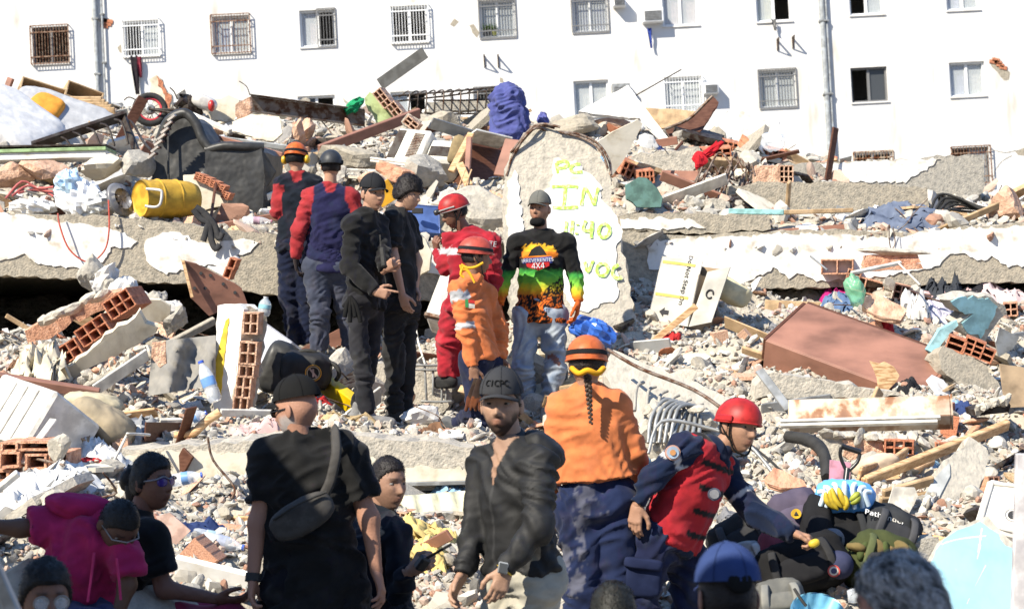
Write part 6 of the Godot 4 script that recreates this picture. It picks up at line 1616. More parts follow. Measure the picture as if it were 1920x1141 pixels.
	t = slab("orange_tile", "large orange clay tile among the rubble behind the rescuer", "tile", [[1436, 894], [1452, 876], [1506, 900], [1512, 910], [1490, 916], [1440, 908]], 10.9, 0.04, M.brick_dusty, 0, -0.3, 0.008)
	rod("black_wire", "black wire arching over the orange tile", [P(1400, 828, 11.6), P(1450, 868, 11.2), P(1500, 920, 10.9), P(1548, 944, 10.7)], 0.008, M.rubber, "wire")
	t = slab("dark_ledge", "rubble-strewn dark shelf under the tan board", "shelf", [[1830, 768], [1890, 750], [1896, 760], [1892, 772], [1832, 780]], 12.8, 0.3, M.steel_dark, 0, 0, 0.004)
	st = sto(); OX = t.position
	for i in 9: chunk(st, P(1836 + i * 6.5, 764 - i * 2.2, 12.75), Vector3(0.07, 0.05, 0.08), 1, rand_basis(), 0.08, 7)
	part("grit", st, M.concrete_pale, t)

func px_slab() -> void:
	var t := slab("rendered_slab", "thick slab with rough grey render leaning at the lower right", "slab", [[1684, 1042], [1700, 1000], [1770, 868], [1820, 822], [1852, 836], [1856, 862], [1836, 920], [1800, 990], [1760, 1030], [1700, 1052]], 10.6, 0.22, M.concrete_pale, 0.1, -0.25, 0.016)
	skin_on(t, "grey_face", [[1684, 1030], [1702, 994], [1764, 884], [1784, 868], [1774, 900], [1742, 960], [1716, 1006], [1692, 1034]], [1684, 1042], 10.6, paint(Color(0.45, 0.48, 0.5), 0.8), 0.1, -0.25)
	slab("white_tray", "white plastic tray standing behind the grey slab", "tray", [[1664, 952], [1676, 912], [1716, 914], [1722, 930], [1700, 972], [1664, 978]], 10.7, 0.02, M.white_metal, 0, 0, 0.0)
	# ceramic sink
	t = thing("ceramic_sink", "white ceramic sink on its side at the right edge", "sink", P(1890, 1000, 9.9))
	var O := P(1826, 986, 9.8); var f := frame3(O, P(1930, 1010, 9.7), P(1850, 892, 10.0), 0.14)
	var st := sto(); pbox(st, O, f[0], f[1], f[2], 0.02); part("basin", st, mk("ceramic", Color(0.72, 0.72, 0.71), 0.15, "dusty", 0.5), t)
	st = sto(0); var un: Vector3 = f[0]; var vn: Vector3 = f[1]; var wn: Vector3 = f[2].normalized(); var pts: Array = []
	for c in [[0.1, 0.12], [0.1, 0.8], [0.16, 0.88], [0.95, 0.88], [0.95, 0.12], [0.1, 0.12]]: pts.append(O + un * c[0] + vn * c[1] - wn * 0.004)
	tube(st, smooth_path(pts, 4), 0.012, 6); part("inner_rim", st, M.ceramic, t)
	st = sto(0); lathe(st, O + un * 0.62 + vn * 0.36 - wn * 0.001, -wn, [[0.045, 0.0], [0.04, 0.006], [0.03, 0.003]], 16); part("drain_ring", st, M.ceramic, t)
	st = sto(0); lathe(st, O + un * 0.62 + vn * 0.36 - wn * 0.002, -wn, [[0.027, 0.0], [0.026, 0.007]], 14); part("drain", st, M.room_dark, t)
	# big pale blue panel
	var px := [[1734, 1062], [1760, 1020], [1790, 990], [1830, 972], [1850, 966], [1890, 1010], [1915, 1030], [1920, 1220], [1730, 1220], [1700, 1120]]
	t = slab("blue_wall_slab", "large pale blue wall panel in the lower right corner", "wall panel", px, 8.9, 0.12, M.concrete_pale, 0, -0.2, 0.008)
	skin_on(t, "blue_paint", [[1736, 1064], [1762, 1024], [1792, 994], [1822, 986], [1840, 978], [1870, 1000], [1884, 1024], [1912, 1036], [1916, 1214], [1734, 1214], [1704, 1120]], px[0], 8.9, mk("sky_paint", Color(0.26, 0.46, 0.55), 0.75, "plaster", 0.5, "n_bump", 0.1), 0, -0.2, 0.006, 0.006)
	for q in [[[1766, 1020], [1800, 1010], [1850, 1004]], [[1842, 990], [1838, 1020], [1834, 1048]], [[1850, 1060], [1830, 1100], [1812, 1140]], [[1780, 1062], [1794, 1070]]]:
		st = sto(); OX = t.position; var pp: Array = []
		for v in q: pp.append(P(v[0], v[1], 8.9 - 0.2 * (v[1] - 1062) / 100.0 - 0.0085))
		var sp := smooth_path(pp, 4)
		for i in sp.size() - 1: bar(st, sp[i], sp[i + 1], 0.002, rr(0.004, 0.012), Vector3(0, 0, 1))
		part("scratch", st, M.plaster, t)
	t = slab("grey_wall_piece", "grey wall piece between the backpacks and the blue panel", "wall piece", [[1690, 1046], [1712, 1020], [1756, 1006], [1764, 1030], [1740, 1062], [1720, 1076], [1700, 1060]], 9.8, 0.15, M.concrete_grey, 0, 0, 0.016)

# ---------------------------------------------------------------- bags piled at the lower right
func bag(called: String, label: String, x: float, y: float, d: float, half: Vector3, rz: float, c: Color, sd: float, strap := true, e := 0.65) -> Node3D:
	var p := P(x, y, d)
	var t := thing(called, label, "bag" if called != "backpack" else "backpack", p - Vector3(0, half.y, 0))
	var b := Basis(Vector3(0, 0, 1), rz) * Basis(Vector3(1, 0, 0), -0.35)
	var st := sto(0); blob(st, p, b, half, e, 0.07, 7.0, 20, sd); part("bag_body", st, cloth_mat(c), t)
	st = sto(0); blob(st, p + b * Vector3(0, -half.y * 0.3, half.z * 0.75), b, half * Vector3(0.7, 0.5, 0.4), 0.6, 0.05, 7.0, 12, sd + 3.0); part("front_pocket", st, cloth_mat(c * 1.15), t)
	if strap:
		for s in [-0.45, 0.45]:
			st = sto(0)
			var pa := smooth_path([p + b * Vector3(half.x * s, half.y * 0.9, half.z * 0.3), p + b * Vector3(half.x * s * 1.2, half.y * 0.4, half.z * 1.12), p + b * Vector3(half.x * s * 1.3, -half.y * 0.4, half.z * 1.15), p + b * Vector3(half.x * s * 1.1, -half.y * 0.9, half.z * 0.8)], 4)
			var rg: Array = []
			for i in pa.size():
				var dir := (pa[mini(i + 1, pa.size() - 1)] - pa[maxi(i - 1, 0)]).normalized(); rg.append(ring(pa[i], b * Vector3(0.022, 0, 0), dir.cross(b.x).normalized() * 0.006, 6))
			loft(st, rg); part("strap", st, cloth_mat(Color(c.r * 1.6 + 0.01, c.g * 1.6 + 0.01, c.b * 1.6 + 0.01)), t)
	return t

func bags() -> void:
	var D := 9.9
	bag("backpack", "black backpack at the back of the pile under the banana bag", 1640, 992, 10.15, Vector3(0.23, 0.13, 0.16), -0.25, Color(0.03, 0.032, 0.035), 1.0)
	var t := bag("backpack", "dark backpack with grey straps and white lettering", 1668, 1000, 9.95, Vector3(0.15, 0.12, 0.14), -0.35, Color(0.035, 0.036, 0.04), 2.0)
	var tm := TextMesh.new(); tm.text = "Pathfinder"; tm.font_size = 16; tm.pixel_size = 0.0026; tm.depth = 0.002
	var mi := part_mesh("lettering", tm, M.plaster, t); mi.transform = Transform3D(Basis(Vector3(0, 0, 1), -0.28) * Basis(Vector3(1, 0, 0), -0.7), P(1660, 968, 9.83) - t.position)
	t = bag("jacket_bundle", "purple grey jacket with a yellow emblem behind the arm", 1490, 968, 10.1, Vector3(0.14, 0.13, 0.12), 0.25, Color(0.09, 0.075, 0.11), 3.0, false)
	var st := sto(0); OX = t.position; lathe(st, P(1493, 963, 9.93), Vector3(0, 0.2, 1), [[0.026, -0.004], [0.026, 0.008]], 18); part("emblem", st, paint(Color(0.7, 0.45, 0.03)), t)
	st = sto(0); lathe(st, P(1493, 963, 9.922), Vector3(0, 0.2, 1), [[0.013, 0.0], [0.013, 0.006]], 3); part("emblem_mark", st, M.room_dark, t)
	bag("duffel_bag", "long black bag standing in the middle of the pile", 1530, 985, 9.95, Vector3(0.08, 0.16, 0.1), -0.15, Color(0.016, 0.016, 0.018), 4.0, false)
	bag("duffel_bag", "black bag between the reaching hand and the green pack", 1580, 1000, 10.0, Vector3(0.16, 0.13, 0.12), 0.1, Color(0.014, 0.014, 0.015), 5.0)
	bag("duffel_bag", "large black holdall lying at the front of the pile", 1500, 1065, 9.5, Vector3(0.24, 0.14, 0.16), 0.3, Color(0.015, 0.015, 0.016), 6.0)
	bag("duffel_bag", "black and grey bag at the far end of the pile, below the arm", 1390, 1010, 9.9, Vector3(0.17, 0.12, 0.13), 0.45, Color(0.03, 0.03, 0.032), 7.0)
	bag("duffel_bag", "white and grey striped bag next to the burgundy one", 1395, 1050, 9.6, Vector3(0.12, 0.08, 0.1), 0.2, Color(0.3, 0.3, 0.3), 8.0)
	bag("duffel_bag", "burgundy bag below the reaching hand", 1446, 1040, 9.55, Vector3(0.075, 0.11, 0.09), -0.2, Color(0.24, 0.06, 0.08), 9.0, false)
	bag("backpack", "olive green pack with brown straps in the front of the pile", 1650, 1058, 9.55, Vector3(0.17, 0.15, 0.15), -0.3, Color(0.055, 0.065, 0.025), 10.0)
	bag("backpack", "charcoal webbing pack in front of the olive pack", 1680, 1085, 9.4, Vector3(0.18, 0.1, 0.12), -0.35, Color(0.035, 0.036, 0.04), 11.0)
	bag("duffel_bag", "grey bag beside the blue bucket", 1460, 1125, 9.1, Vector3(0.13, 0.09, 0.1), 0.1, Color(0.13, 0.13, 0.12), 12.0)
	for i in 7:
		st = sto(0); OX = P(1600 + i * 12, 1040, 9.4)
		blob(st, P(1606 + i * 14, 1026 + (i % 3) * 7, 9.42), rand_basis(), Vector3(0.05, 0.02, 0.03), 0.8, 0.1, 14.0, 8, i)
		single("camouflage_cloth", st, cloth_mat([Color(0.16, 0.12, 0.05), Color(0.07, 0.09, 0.03), Color(0.2, 0.14, 0.06)][i % 3]), ["first", "second", "third", "fourth", "fifth", "sixth", "last"][i] + " camouflage knot along the olive pack's top", "cloth", OX)
	# navy cap with round badge lying on the bags
	t = thing("navy_cap", "navy cap with a round red and white badge lying on the bags", "cap", P(1572, 1082, 9.35))
	st = sto(0); blob(st, P(1572, 1058, 9.38), Basis(Vector3(0, 0, 1), -0.2), Vector3(0.075, 0.07, 0.08), 0.9, 0.02, 6.0, 14); part("crown", st, cloth_mat(Color(0.04, 0.045, 0.09)), t)
	for r in [[0.03, 0.0, Color(0.5, 0.08, 0.07)], [0.022, 0.003, Color(0.6, 0.58, 0.56)], [0.014, 0.006, Color(0.05, 0.05, 0.12)]]:
		st = sto(0); lathe(st, P(1564, 1070, 9.305 - r[1]), Vector3(-0.2, -0.1, 1), [[r[0], -0.006], [r[0], 0.002]], 18); part("badge", st, paint(r[2]), t)
	st = sto(0); OX = P(1560, 1030, 9.7); blob(st, P(1562, 1012, 9.72), Basis(), Vector3(0.06, 0.06, 0.06), 0.9, 0.02, 6.0, 12); single("mesh_cap", st, cloth_mat(Color(0.16, 0.16, 0.18)), "grey mesh cap above the navy cap", "cap", OX)
	# banana bag
	t = thing("banana_bag", "blue and white plastic bag full of bananas on the backpacks", "bag", P(1584, 962, 9.95))
	st = sto(0); blob(st, P(1584, 932, 10.0), Basis(), Vector3(0.15, 0.09, 0.1), 0.75, 0.08, 9.0, 22, 2.0); part("bag_back", st, mk("bag_blue", Color(0.12, 0.36, 0.72), 0.35, "", 1, "n_fold", 0.6), t)
	for i in 7:
		st = sto(0); var a := -1.2 + i * 0.4
		tube(st, smooth_path([P(1584 + 52 * sin(a), 932 - 30 * cos(a) * 0.9, 9.91), P(1584 + 40 * sin(a), 928 - 14 * cos(a), 9.885), P(1584 + 48 * sin(a), 944 + 10 * cos(a), 9.9)], 4), 0.014, 6); part("white_fold", st, mk("bag_white", Color(0.55, 0.66, 0.74), 0.35), t)
	for q in [[[1548, 922], [1552, 940], [1566, 954]], [[1560, 914], [1566, 936], [1580, 952]], [[1572, 914], [1580, 934], [1590, 954]], [[1556, 918], [1560, 940], [1572, 956]], [[1584, 928], [1588, 944], [1584, 956]], [[1594, 938], [1604, 930], [1612, 922]], [[1596, 944], [1606, 938], [1613, 928]]]:
		st = sto(0); var pp: Array = []
		for v in q: pp.append(P(v[0], v[1], 9.87))
		var pa := smooth_path(pp, 5); var rg: Array = []
		for i in pa.size():
			var dir := (pa[mini(i + 1, pa.size() - 1)] - pa[maxi(i - 1, 0)]).normalized(); var f := float(i) / (pa.size() - 1); var rad := 0.017 * sqrt(maxf(0.08, sin(PI * clampf(f, 0.03, 0.97))))
			rg.append(ring(pa[i], dir.cross(Vector3(0, 0, 1)) * rad, Vector3(0, 0, rad), 6))
		loft(st, rg)
		var bn := single("banana", st, mk("banana_skin" if q[0][0] < 1590 else "banana_green", Color(0.7, 0.5, 0.04) if q[0][0] < 1590 else Color(0.36, 0.4, 0.05), 0.5, "mottle", 3.0), ["tallest banana at the bag's edge", "second banana in the blue bag", "middle banana in the blue bag", "lowest banana in the blue bag", "short banana beside the middle one in the bag", "upper green banana in the blue bag", "lower green banana in the blue bag"][[1548, 1560, 1572, 1556, 1584, 1594, 1596].find(q[0][0])], "banana", OX)
	# bucket and bottle at the bottom
	t = thing("blue_bucket", "light blue plastic basin at the bottom of the picture", "basin", P(1532, 1180, 8.9))
	st = sto(0); lathe(st, P(1532, 1160, 8.9), Vector3(0.05, 0.75, 0.65), [[0.08, -0.12], [0.125, 0.03], [0.13, 0.04], [0.122, 0.04], [0.085, -0.09], [0.01, -0.1]], 26); part("basin_shell", st, plastic(Color(0.2, 0.5, 0.68), 0.35), t)
	st = sto(0); tube(st, smooth_path([P(1490, 1104, 8.85), P(1500, 1120, 8.8), P(1512, 1136, 8.78)], 4), 0.008, 5); part("strap", st, M.rubber, t)
	bottle("water bottle lying by the light blue basin", P(1590, 1118, 9.0), Vector3(1, 0.15, 0.1), 0.18, 0.035, Color(0.6, 0.6, 0.6), Color(0.4, 0.55, 0.65))

# ================================================================ people
# distance field on a grid; bones are tapered capsules joined by a smooth minimum
class Field:
	var o: Vector3
	var h: float
	var nx: int
	var ny: int
	var nz: int
	var d: PackedFloat32Array
	var raw: PackedFloat32Array
	var id: PackedByteArray
	func _init(lo: Vector3, hi: Vector3, cell: float) -> void:
		h = cell; o = lo
		nx = int((hi.x - lo.x) / h) + 2; ny = int((hi.y - lo.y) / h) + 2; nz = int((hi.z - lo.z) / h) + 2
		d = PackedFloat32Array(); d.resize(nx * ny * nz); d.fill(1.0)
		raw = PackedFloat32Array(); raw.resize(nx * ny * nz); raw.fill(1.0)
		id = PackedByteArray(); id.resize(nx * ny * nz)
	func bone(a: Vector3, b: Vector3, r1: float, r2: float, k: float, idx: int, ax := Vector3.ZERO, sq := 0.0, flat := false) -> void:
		var m := maxf(r1, r2) + k * 0.6 + h * 2.0
		var lo := Vector3(minf(a.x, b.x), minf(a.y, b.y), minf(a.z, b.z)) - Vector3.ONE * m - o
		var hi := Vector3(maxf(a.x, b.x), maxf(a.y, b.y), maxf(a.z, b.z)) + Vector3.ONE * m - o
		var x0 := maxi(int(lo.x / h), 0); var x1 := mini(int(hi.x / h) + 1, nx - 1)
		var y0 := maxi(int(lo.y / h), 0); var y1 := mini(int(hi.y / h) + 1, ny - 1)
		var z0 := maxi(int(lo.z / h), 0); var z1 := mini(int(hi.z / h) + 1, nz - 1)
		var ab := b - a
		var ll := maxf(ab.length_squared(), 1e-9)
		var ln := sqrt(ll)
		var dr := r2 - r1
		var squash := sq > 0.0
		for z in range(z0, z1 + 1):
			for y in range(y0, y1 + 1):
				var i := (z * ny + y) * nx + x0
				var p := o + Vector3(x0 * h, y * h, z * h) - a
				for x in range(x0, x1 + 1):
					var t := p.dot(ab) / ll
					var tc := clampf(t, 0.0, 1.0)
					var v := p - ab * tc
					if squash: v += ax * (v.dot(ax) * sq)
					var e := v.length() - r1 - dr * tc
					if flat and t > 0.85:
						var w := p - ab * t
						if squash: w += ax * (w.dot(ax) * sq)
						e = maxf(w.length() - r2, (t - 1.0) * ln)
					if e < m:
						var c := d[i]
						if e < raw[i]:
							raw[i] = e; id[i] = idx
						var g := k - absf(c - e)
						d[i] = (minf(c, e) - g * g * 0.25 / k) if g > 0.0 else minf(c, e)
					i += 1
					p.x += h
	# surface nets; returns [vertices, indices, ids]
	func net() -> Array:
		var vs := PackedVector3Array(); var ids := PackedByteArray(); var ix := PackedInt32Array()
		var at := PackedInt32Array(); at.resize(nx * ny * nz); at.fill(-1)
		var sy := nx; var sz := nx * ny
		var lim := h * 3.4
		for z in nz - 1:
			for y in ny - 1:
				var i := z * sz + y * sy
				for x in nx - 1:
					var c0 := d[i]
					if c0 > lim or c0 < -lim:
						i += 1
						continue
					var c1 := d[i + 1]; var c2 := d[i + sy]; var c3 := d[i + sy + 1]
					var c4 := d[i + sz]; var c5 := d[i + sz + 1]; var c6 := d[i + sz + sy]; var c7 := d[i + sz + sy + 1]
					var s0 := c0 < 0.0
					if s0 == (c1 < 0.0) and s0 == (c2 < 0.0) and s0 == (c3 < 0.0) and s0 == (c4 < 0.0) and s0 == (c5 < 0.0) and s0 == (c6 < 0.0) and s0 == (c7 < 0.0):
						i += 1
						continue
					var q := Vector3.ZERO; var n := 0
					if s0 != (c1 < 0.0): q += Vector3(c0 / (c0 - c1), 0, 0); n += 1
					if (c2 < 0.0) != (c3 < 0.0): q += Vector3(c2 / (c2 - c3), 1, 0); n += 1
					if (c4 < 0.0) != (c5 < 0.0): q += Vector3(c4 / (c4 - c5), 0, 1); n += 1
					if (c6 < 0.0) != (c7 < 0.0): q += Vector3(c6 / (c6 - c7), 1, 1); n += 1
					if s0 != (c2 < 0.0): q += Vector3(0, c0 / (c0 - c2), 0); n += 1
					if (c1 < 0.0) != (c3 < 0.0): q += Vector3(1, c1 / (c1 - c3), 0); n += 1
					if (c4 < 0.0) != (c6 < 0.0): q += Vector3(0, c4 / (c4 - c6), 1); n += 1
					if (c5 < 0.0) != (c7 < 0.0): q += Vector3(1, c5 / (c5 - c7), 1); n += 1
					if s0 != (c4 < 0.0): q += Vector3(0, 0, c0 / (c0 - c4)); n += 1
					if (c1 < 0.0) != (c5 < 0.0): q += Vector3(1, 0, c1 / (c1 - c5)); n += 1
					if (c2 < 0.0) != (c6 < 0.0): q += Vector3(0, 1, c2 / (c2 - c6)); n += 1
					if (c3 < 0.0) != (c7 < 0.0): q += Vector3(1, 1, c3 / (c3 - c7)); n += 1
					at[i] = vs.size()
					vs.append(o + (Vector3(x, y, z) + q / n) * h); ids.append(id[i])
					if x > 0 and y > 0 and z > 0:
						if s0 != (c1 < 0.0): quad_of(ix, at, i, i - sy, i - sy - sz, i - sz, s0)
						if s0 != (c2 < 0.0): quad_of(ix, at, i, i - sz, i - sz - 1, i - 1, s0)
						if s0 != (c4 < 0.0): quad_of(ix, at, i, i - 1, i - 1 - sy, i - sy, s0)
					i += 1
		return [vs, ix, ids]
	func quad_of(ix: PackedInt32Array, at: PackedInt32Array, a: int, b: int, c: int, e: int, flip: bool) -> void:
		var i := at[a]; var j := at[b]; var k := at[c]; var l := at[e]
		if i < 0 or j < 0 or k < 0 or l < 0: return
		if flip: ix.append_array([i, k, j, i, l, k])
		else: ix.append_array([i, j, k, i, k, l])

func vertex_normals(vs: PackedVector3Array, ix: PackedInt32Array) -> PackedVector3Array:
	var ns := PackedVector3Array(); ns.resize(vs.size())
	for t in range(0, ix.size(), 3):
		var a := ix[t]; var b := ix[t + 1]; var c := ix[t + 2]
		var n := (vs[a] - vs[c]).cross(vs[a] - vs[b])
		ns[a] += n; ns[b] += n; ns[c] += n
	for i in ns.size(): ns[i] = ns[i].normalized() if ns[i].length_squared() > 1e-20 else Vector3.UP
	return ns

# gathers arrays of several pieces into one mesh
class Hull:
	var v := PackedVector3Array(); var n := PackedVector3Array(); var c := PackedColorArray(); var ix := PackedInt32Array()
	func add(vs: PackedVector3Array, ns: PackedVector3Array, cs: PackedColorArray, idx: PackedInt32Array, t := Transform3D(), off := Vector3.ZERO) -> void:
		var k := v.size()
		for i in vs.size():
			v.append(t * vs[i] - off); n.append((t.basis * ns[i]).normalized())
		c.append_array(cs)
		var flip := t.basis.determinant() < 0.0
		for i in range(0, idx.size(), 3):
			ix.append(k + idx[i])
			if flip: ix.append(k + idx[i + 2]); ix.append(k + idx[i + 1])
			else: ix.append(k + idx[i + 1]); ix.append(k + idx[i + 2])
	func mesh() -> ArrayMesh:
		var a := []; a.resize(Mesh.ARRAY_MAX)
		a[Mesh.ARRAY_VERTEX] = v; a[Mesh.ARRAY_NORMAL] = n; a[Mesh.ARRAY_COLOR] = c; a[Mesh.ARRAY_INDEX] = ix
		var m := ArrayMesh.new(); m.add_surface_from_arrays(Mesh.PRIMITIVE_TRIANGLES, a)
		return m

# bones -> one cloth mesh with folds; pal gives the colour of each bone id, dye(p, id, colour) may change it
func garment(bones: Array, cell: float, k: float, pal: Array, fold: float, off: Vector3, dye := "", sd := 0.0, fr := [], dust := 0.05) -> ArrayMesh:
	var lo := Vector3.ONE * 1e9; var hi := -lo
	for b in bones:
		for e in 2:
			var m: float = maxf(b[2], b[3]) + k + cell * 3.0
			lo = lo.min(b[e] - Vector3.ONE * m); hi = hi.max(b[e] + Vector3.ONE * m)
	var f := Field.new(lo, hi, cell)
	for b in bones:
		f.bone(b[0], b[1], b[2], b[3], b[5] if b.size() > 5 and b[5] > 0.0 else k, b[4], b[6] if b.size() > 6 else Vector3.ZERO, b[7] if b.size() > 7 else 0.0, b[8] if b.size() > 8 else false)
	var r := f.net()
	var vs: PackedVector3Array = r[0]; var ix: PackedInt32Array = r[1]; var ids: PackedByteArray = r[2]
	if fold > 0.0:
		var n0 := vertex_normals(vs, ix)
		for i in vs.size():
			var p := vs[i] - off
			var w := f1.get_noise_3d(p.x * 2.0 + sd, p.y * 2.0, p.z * 2.0)
			var a := f1.get_noise_3d(p.x * 2.5 + sd + p.y * 1.5, p.y * 5.5 + w * 2.0 + p.x * 2.5, p.z * 2.5)
			var b := f1.get_noise_3d(p.x * 5.0 + w * 2.0, p.y * 11.0 + sd - p.x * 4.0, p.z * 5.0)
			vs[i] += n0[i] * (fold * (1.1 - 2.2 * sqrt(a * a + 0.001) - 1.1 * sqrt(b * b + 0.001) * (0.8 + w)))
	var ns := vertex_normals(vs, ix)
	var cs := PackedColorArray(); cs.resize(vs.size())
	var dyed := dye != ""
	for i in vs.size():
		var c: Color = pal[ids[i]]
		if dyed: c = dye_of(dye, vs[i], ids[i], c, fr)
		var q := vs[i] - off   # grey building dust sitting on the cloth in smudges
		var n := fn.get_noise_3d(q.x * 6.0 + sd, q.y * 4.0, q.z * 6.0)
		cs[i] = c.lerp(Color(0.36, 0.34, 0.31), clampf(n - 0.1, 0.0, 0.5) * dust)
	var s := Hull.new()
	s.add(vs, ns, cs, ix, Transform3D(), off)
	return s.mesh()

# ---- the head, in its own frame: +z the face, y up, 0.236 m from chin to crown
var HEAD := []
func ga(x: float) -> float: return exp(-x * x)
func head_arrays() -> Array:
	if HEAD: return HEAD
	var nl := 56; var nt := 52
	var vs := PackedVector3Array(); var ix := PackedInt32Array(); var reg: Array = []
	for j in nt + 1:
		var th := -PI / 2 + PI * j / nt
		for i in nl:
			var u := TAU * i / nl
			var ph := u + 0.42 * sin(u) * -1.0   # denser at the face
			var x := 0.074 * cos(th) * sin(ph); var y := 0.118 * sin(th); var z := 0.099 * cos(th) * cos(ph)
			var s := signf(x); var ax := absf(x)
			var jaw := smoothstep(-0.015, -0.112, y)
			x *= lerpf(1.0, 0.8, jaw)
			if z < 0.0: z *= lerpf(1.0, 0.62, smoothstep(0.0, -0.1, y))
			else: z = lerpf(z, minf(z, 0.088), 0.7) + 0.012 * jaw
			ax = absf(x)
			if z > 0.0:
				var front := smoothstep(0.0, 0.05, z)
				var prof := smoothstep(0.024, -0.024, y) * smoothstep(-0.041, -0.03, y)
				z += front * 0.027 * prof * ga(x / lerpf(0.010, 0.0145, smoothstep(0.0, -0.028, y)))
				z -= front * 0.0125 * ga((ax - 0.031) / 0.015) * ga((y - 0.012) / 0.012)
				z += front * 0.005 * ga((ax - 0.028) / 0.022) * ga((y - 0.033) / 0.008)
				z += front * 0.004 * ga((ax - 0.046) / 0.014) * ga((y + 0.014) / 0.018)
				z += front * 0.0075 * ga(x / 0.021) * (ga((y + 0.052) / 0.006) + ga((y + 0.0655) / 0.007))
				z -= front * 0.004 * ga(x / 0.024) * ga((y + 0.0585) / 0.003)
				z -= front * 0.003 * ga(x / 0.018) * ga((y + 0.078) / 0.007)
				z += front * 0.009 * ga(x / 0.02) * ga((y + 0.1) / 0.013)
			vs.append(Vector3(x, y, z))
			var lips := ga(x / 0.02) * (ga((y + 0.052) / 0.0055) + ga((y + 0.065) / 0.0065)) if z > 0.04 else 0.0
			var brow := smoothstep(0.012, 0.016, ax) * smoothstep(0.05, 0.044, ax) * ga((y - 0.034 + (ax - 0.03) * 0.12) / 0.0055) if z > 0.03 else 0.0
			var must := ga(x / 0.026) * ga((y + 0.044) / 0.006) if z > 0.05 else 0.0
			var cheek := smoothstep(-0.03, -0.06, y + (ax * 0.25 if ax < 0.05 else 0.0) - 0.02 * smoothstep(0.045, 0.066, ax)) * smoothstep(-0.035, 0.0, z)
			reg.append([clampf(lips, 0, 1), clampf(brow, 0, 1), clampf(must + cheek * (1.0 - clampf(lips * 1.6, 0, 1)), 0, 1)])
	for j in nt:
		for i in nl:
			var a := j * nl + i; var b := j * nl + (i + 1) % nl
			ix.append_array([a, a + nl, b, b, a + nl, b + nl])
	var ns := vertex_normals(vs, ix)
	if ns[(nt / 2) * nl].z < 0.0:
		for i in range(0, ix.size(), 3):
			var t := ix[i + 1]; ix[i + 1] = ix[i + 2]; ix[i + 2] = t
		ns = vertex_normals(vs, ix)
	HEAD = [vs, ns, ix, reg]
	return HEAD

func ball(sk: Hull, t: Transform3D, half: Vector3, c: Color, off: Vector3, iris := Color(0, 0, 0, 0), n := 10, gaze := Vector3(0, 0, 1)) -> void:
	var vs := PackedVector3Array(); var ns := PackedVector3Array(); var cs := PackedColorArray(); var ix := PackedInt32Array()
	for j in n + 1:
		for i in n * 2:
			var th := -PI / 2 + PI * j / n; var ph := TAU * i / (n * 2)
			var q := Vector3(cos(th) * sin(ph), sin(th), cos(th) * cos(ph))
			vs.append(q * half); ns.append((q / half).normalized()); cs.append(iris if iris.a > 0.0 and Vector3(q.x, q.y * 0.5, q.z).dot(gaze) > 0.8 and absf(q.x - gaze.x) < 0.55 else c)
	for j in n:
		for i in n * 2:
			var a := j * n * 2 + i; var b := j * n * 2 + (i + 1) % (n * 2)
			ix.append_array([a, a + n * 2, b, b, a + n * 2, b + n * 2])
	sk.add(vs, ns, cs, ix, t, off)

# ---- hands: wrist at the origin, fingers along -y, thumb towards +z, palm towards +x
var HANDS := {}
func hand_arrays(pose: String) -> Array:
	if HANDS.has(pose): return HANDS[pose]
	var f := Field.new(Vector3(-0.06, -0.22, -0.07), Vector3(0.11, 0.04, 0.1), 0.004)
	f.bone(Vector3(0, 0.03, 0), Vector3(0, -0.02, 0), 0.027, 0.025, 0.02, 0, Vector3(1, 0, 0), 0.35)
	for q in [[0.022, 0.03], [0.004, 0.034], [-0.014, 0.03], [-0.028, 0.02]]:
		f.bone(Vector3(0, -0.015, q[0] * 0.6), Vector3(0.002, -0.085 + absf(q[0] - 0.004) * 0.25, q[0]), 0.016, 0.0115, 0.014, 0, Vector3(1, 0, 0), 0.15)
	var curl := {"relaxed": [0.35, 0.55, 0.4], "grip": [0.9, 1.3, 0.8], "point": [1.1, 1.4, 0.9]}
	var cu: Array = curl[pose]
	var len := [[0.024, 0.041, 0.025, 0.02], [0.006, 0.046, 0.029, 0.021], [-0.012, 0.042, 0.027, 0.02], [-0.029, 0.033, 0.02, 0.017]]
	for k in 4:
		var a := 0.0
		var p := Vector3(0.002, -0.082 + absf(len[k][0] - 0.004) * 0.3, len[k][0])
		for s in 3:
			a += cu[s] * (1.0 + 0.08 * k) if not (pose == "point" and k == 0) else 0.06
			var e: Vector3 = p + Vector3(sin(a), -cos(a), (len[k][0]) * 0.06) * len[k][s + 1]
			f.bone(p, e, 0.0092 - 0.0008 * s, 0.0086 - 0.001 * s, 0.004, 0)
			p = e
	var tb := Vector3(0.008, -0.025, 0.022)
	var t1 := tb + Vector3(0.012, -0.028, 0.026); var t2 := t1 + Vector3(0.01, -0.028, 0.01 if pose != "grip" else -0.008); var t3 := t2 + Vector3(0.008, -0.02, -0.002 if pose != "grip" else -0.014)
	f.bone(tb, t1, 0.016, 0.012, 0.012, 0); f.bone(t1, t2, 0.0112, 0.0102, 0.005, 0); f.bone(t2, t3, 0.0102, 0.0085, 0.004, 0)
	var r := f.net()
	HANDS[pose] = [r[0], vertex_normals(r[0], r[1]), r[1]]
	return HANDS[pose]

func add_hand(sk: Hull, w: Vector3, dir: Vector3, thumb: Vector3, palm: Vector3, pose: String, c: Color, off: Vector3, scale := 1.0) -> void:
	var y := -dir.normalized()
	var z := (thumb - y * thumb.dot(y)).normalized()
	var x := y.cross(z)
	if x.dot(palm) < 0.0: x = -x
	var h := hand_arrays(pose)
	var cs := PackedColorArray(); cs.resize(h[0].size()); cs.fill(c)
	sk.add(h[0], h[1], cs, h[2], Transform3D(Basis(x, y, z).scaled(Vector3.ONE) * Basis().scaled(Vector3.ONE * scale), w), off)

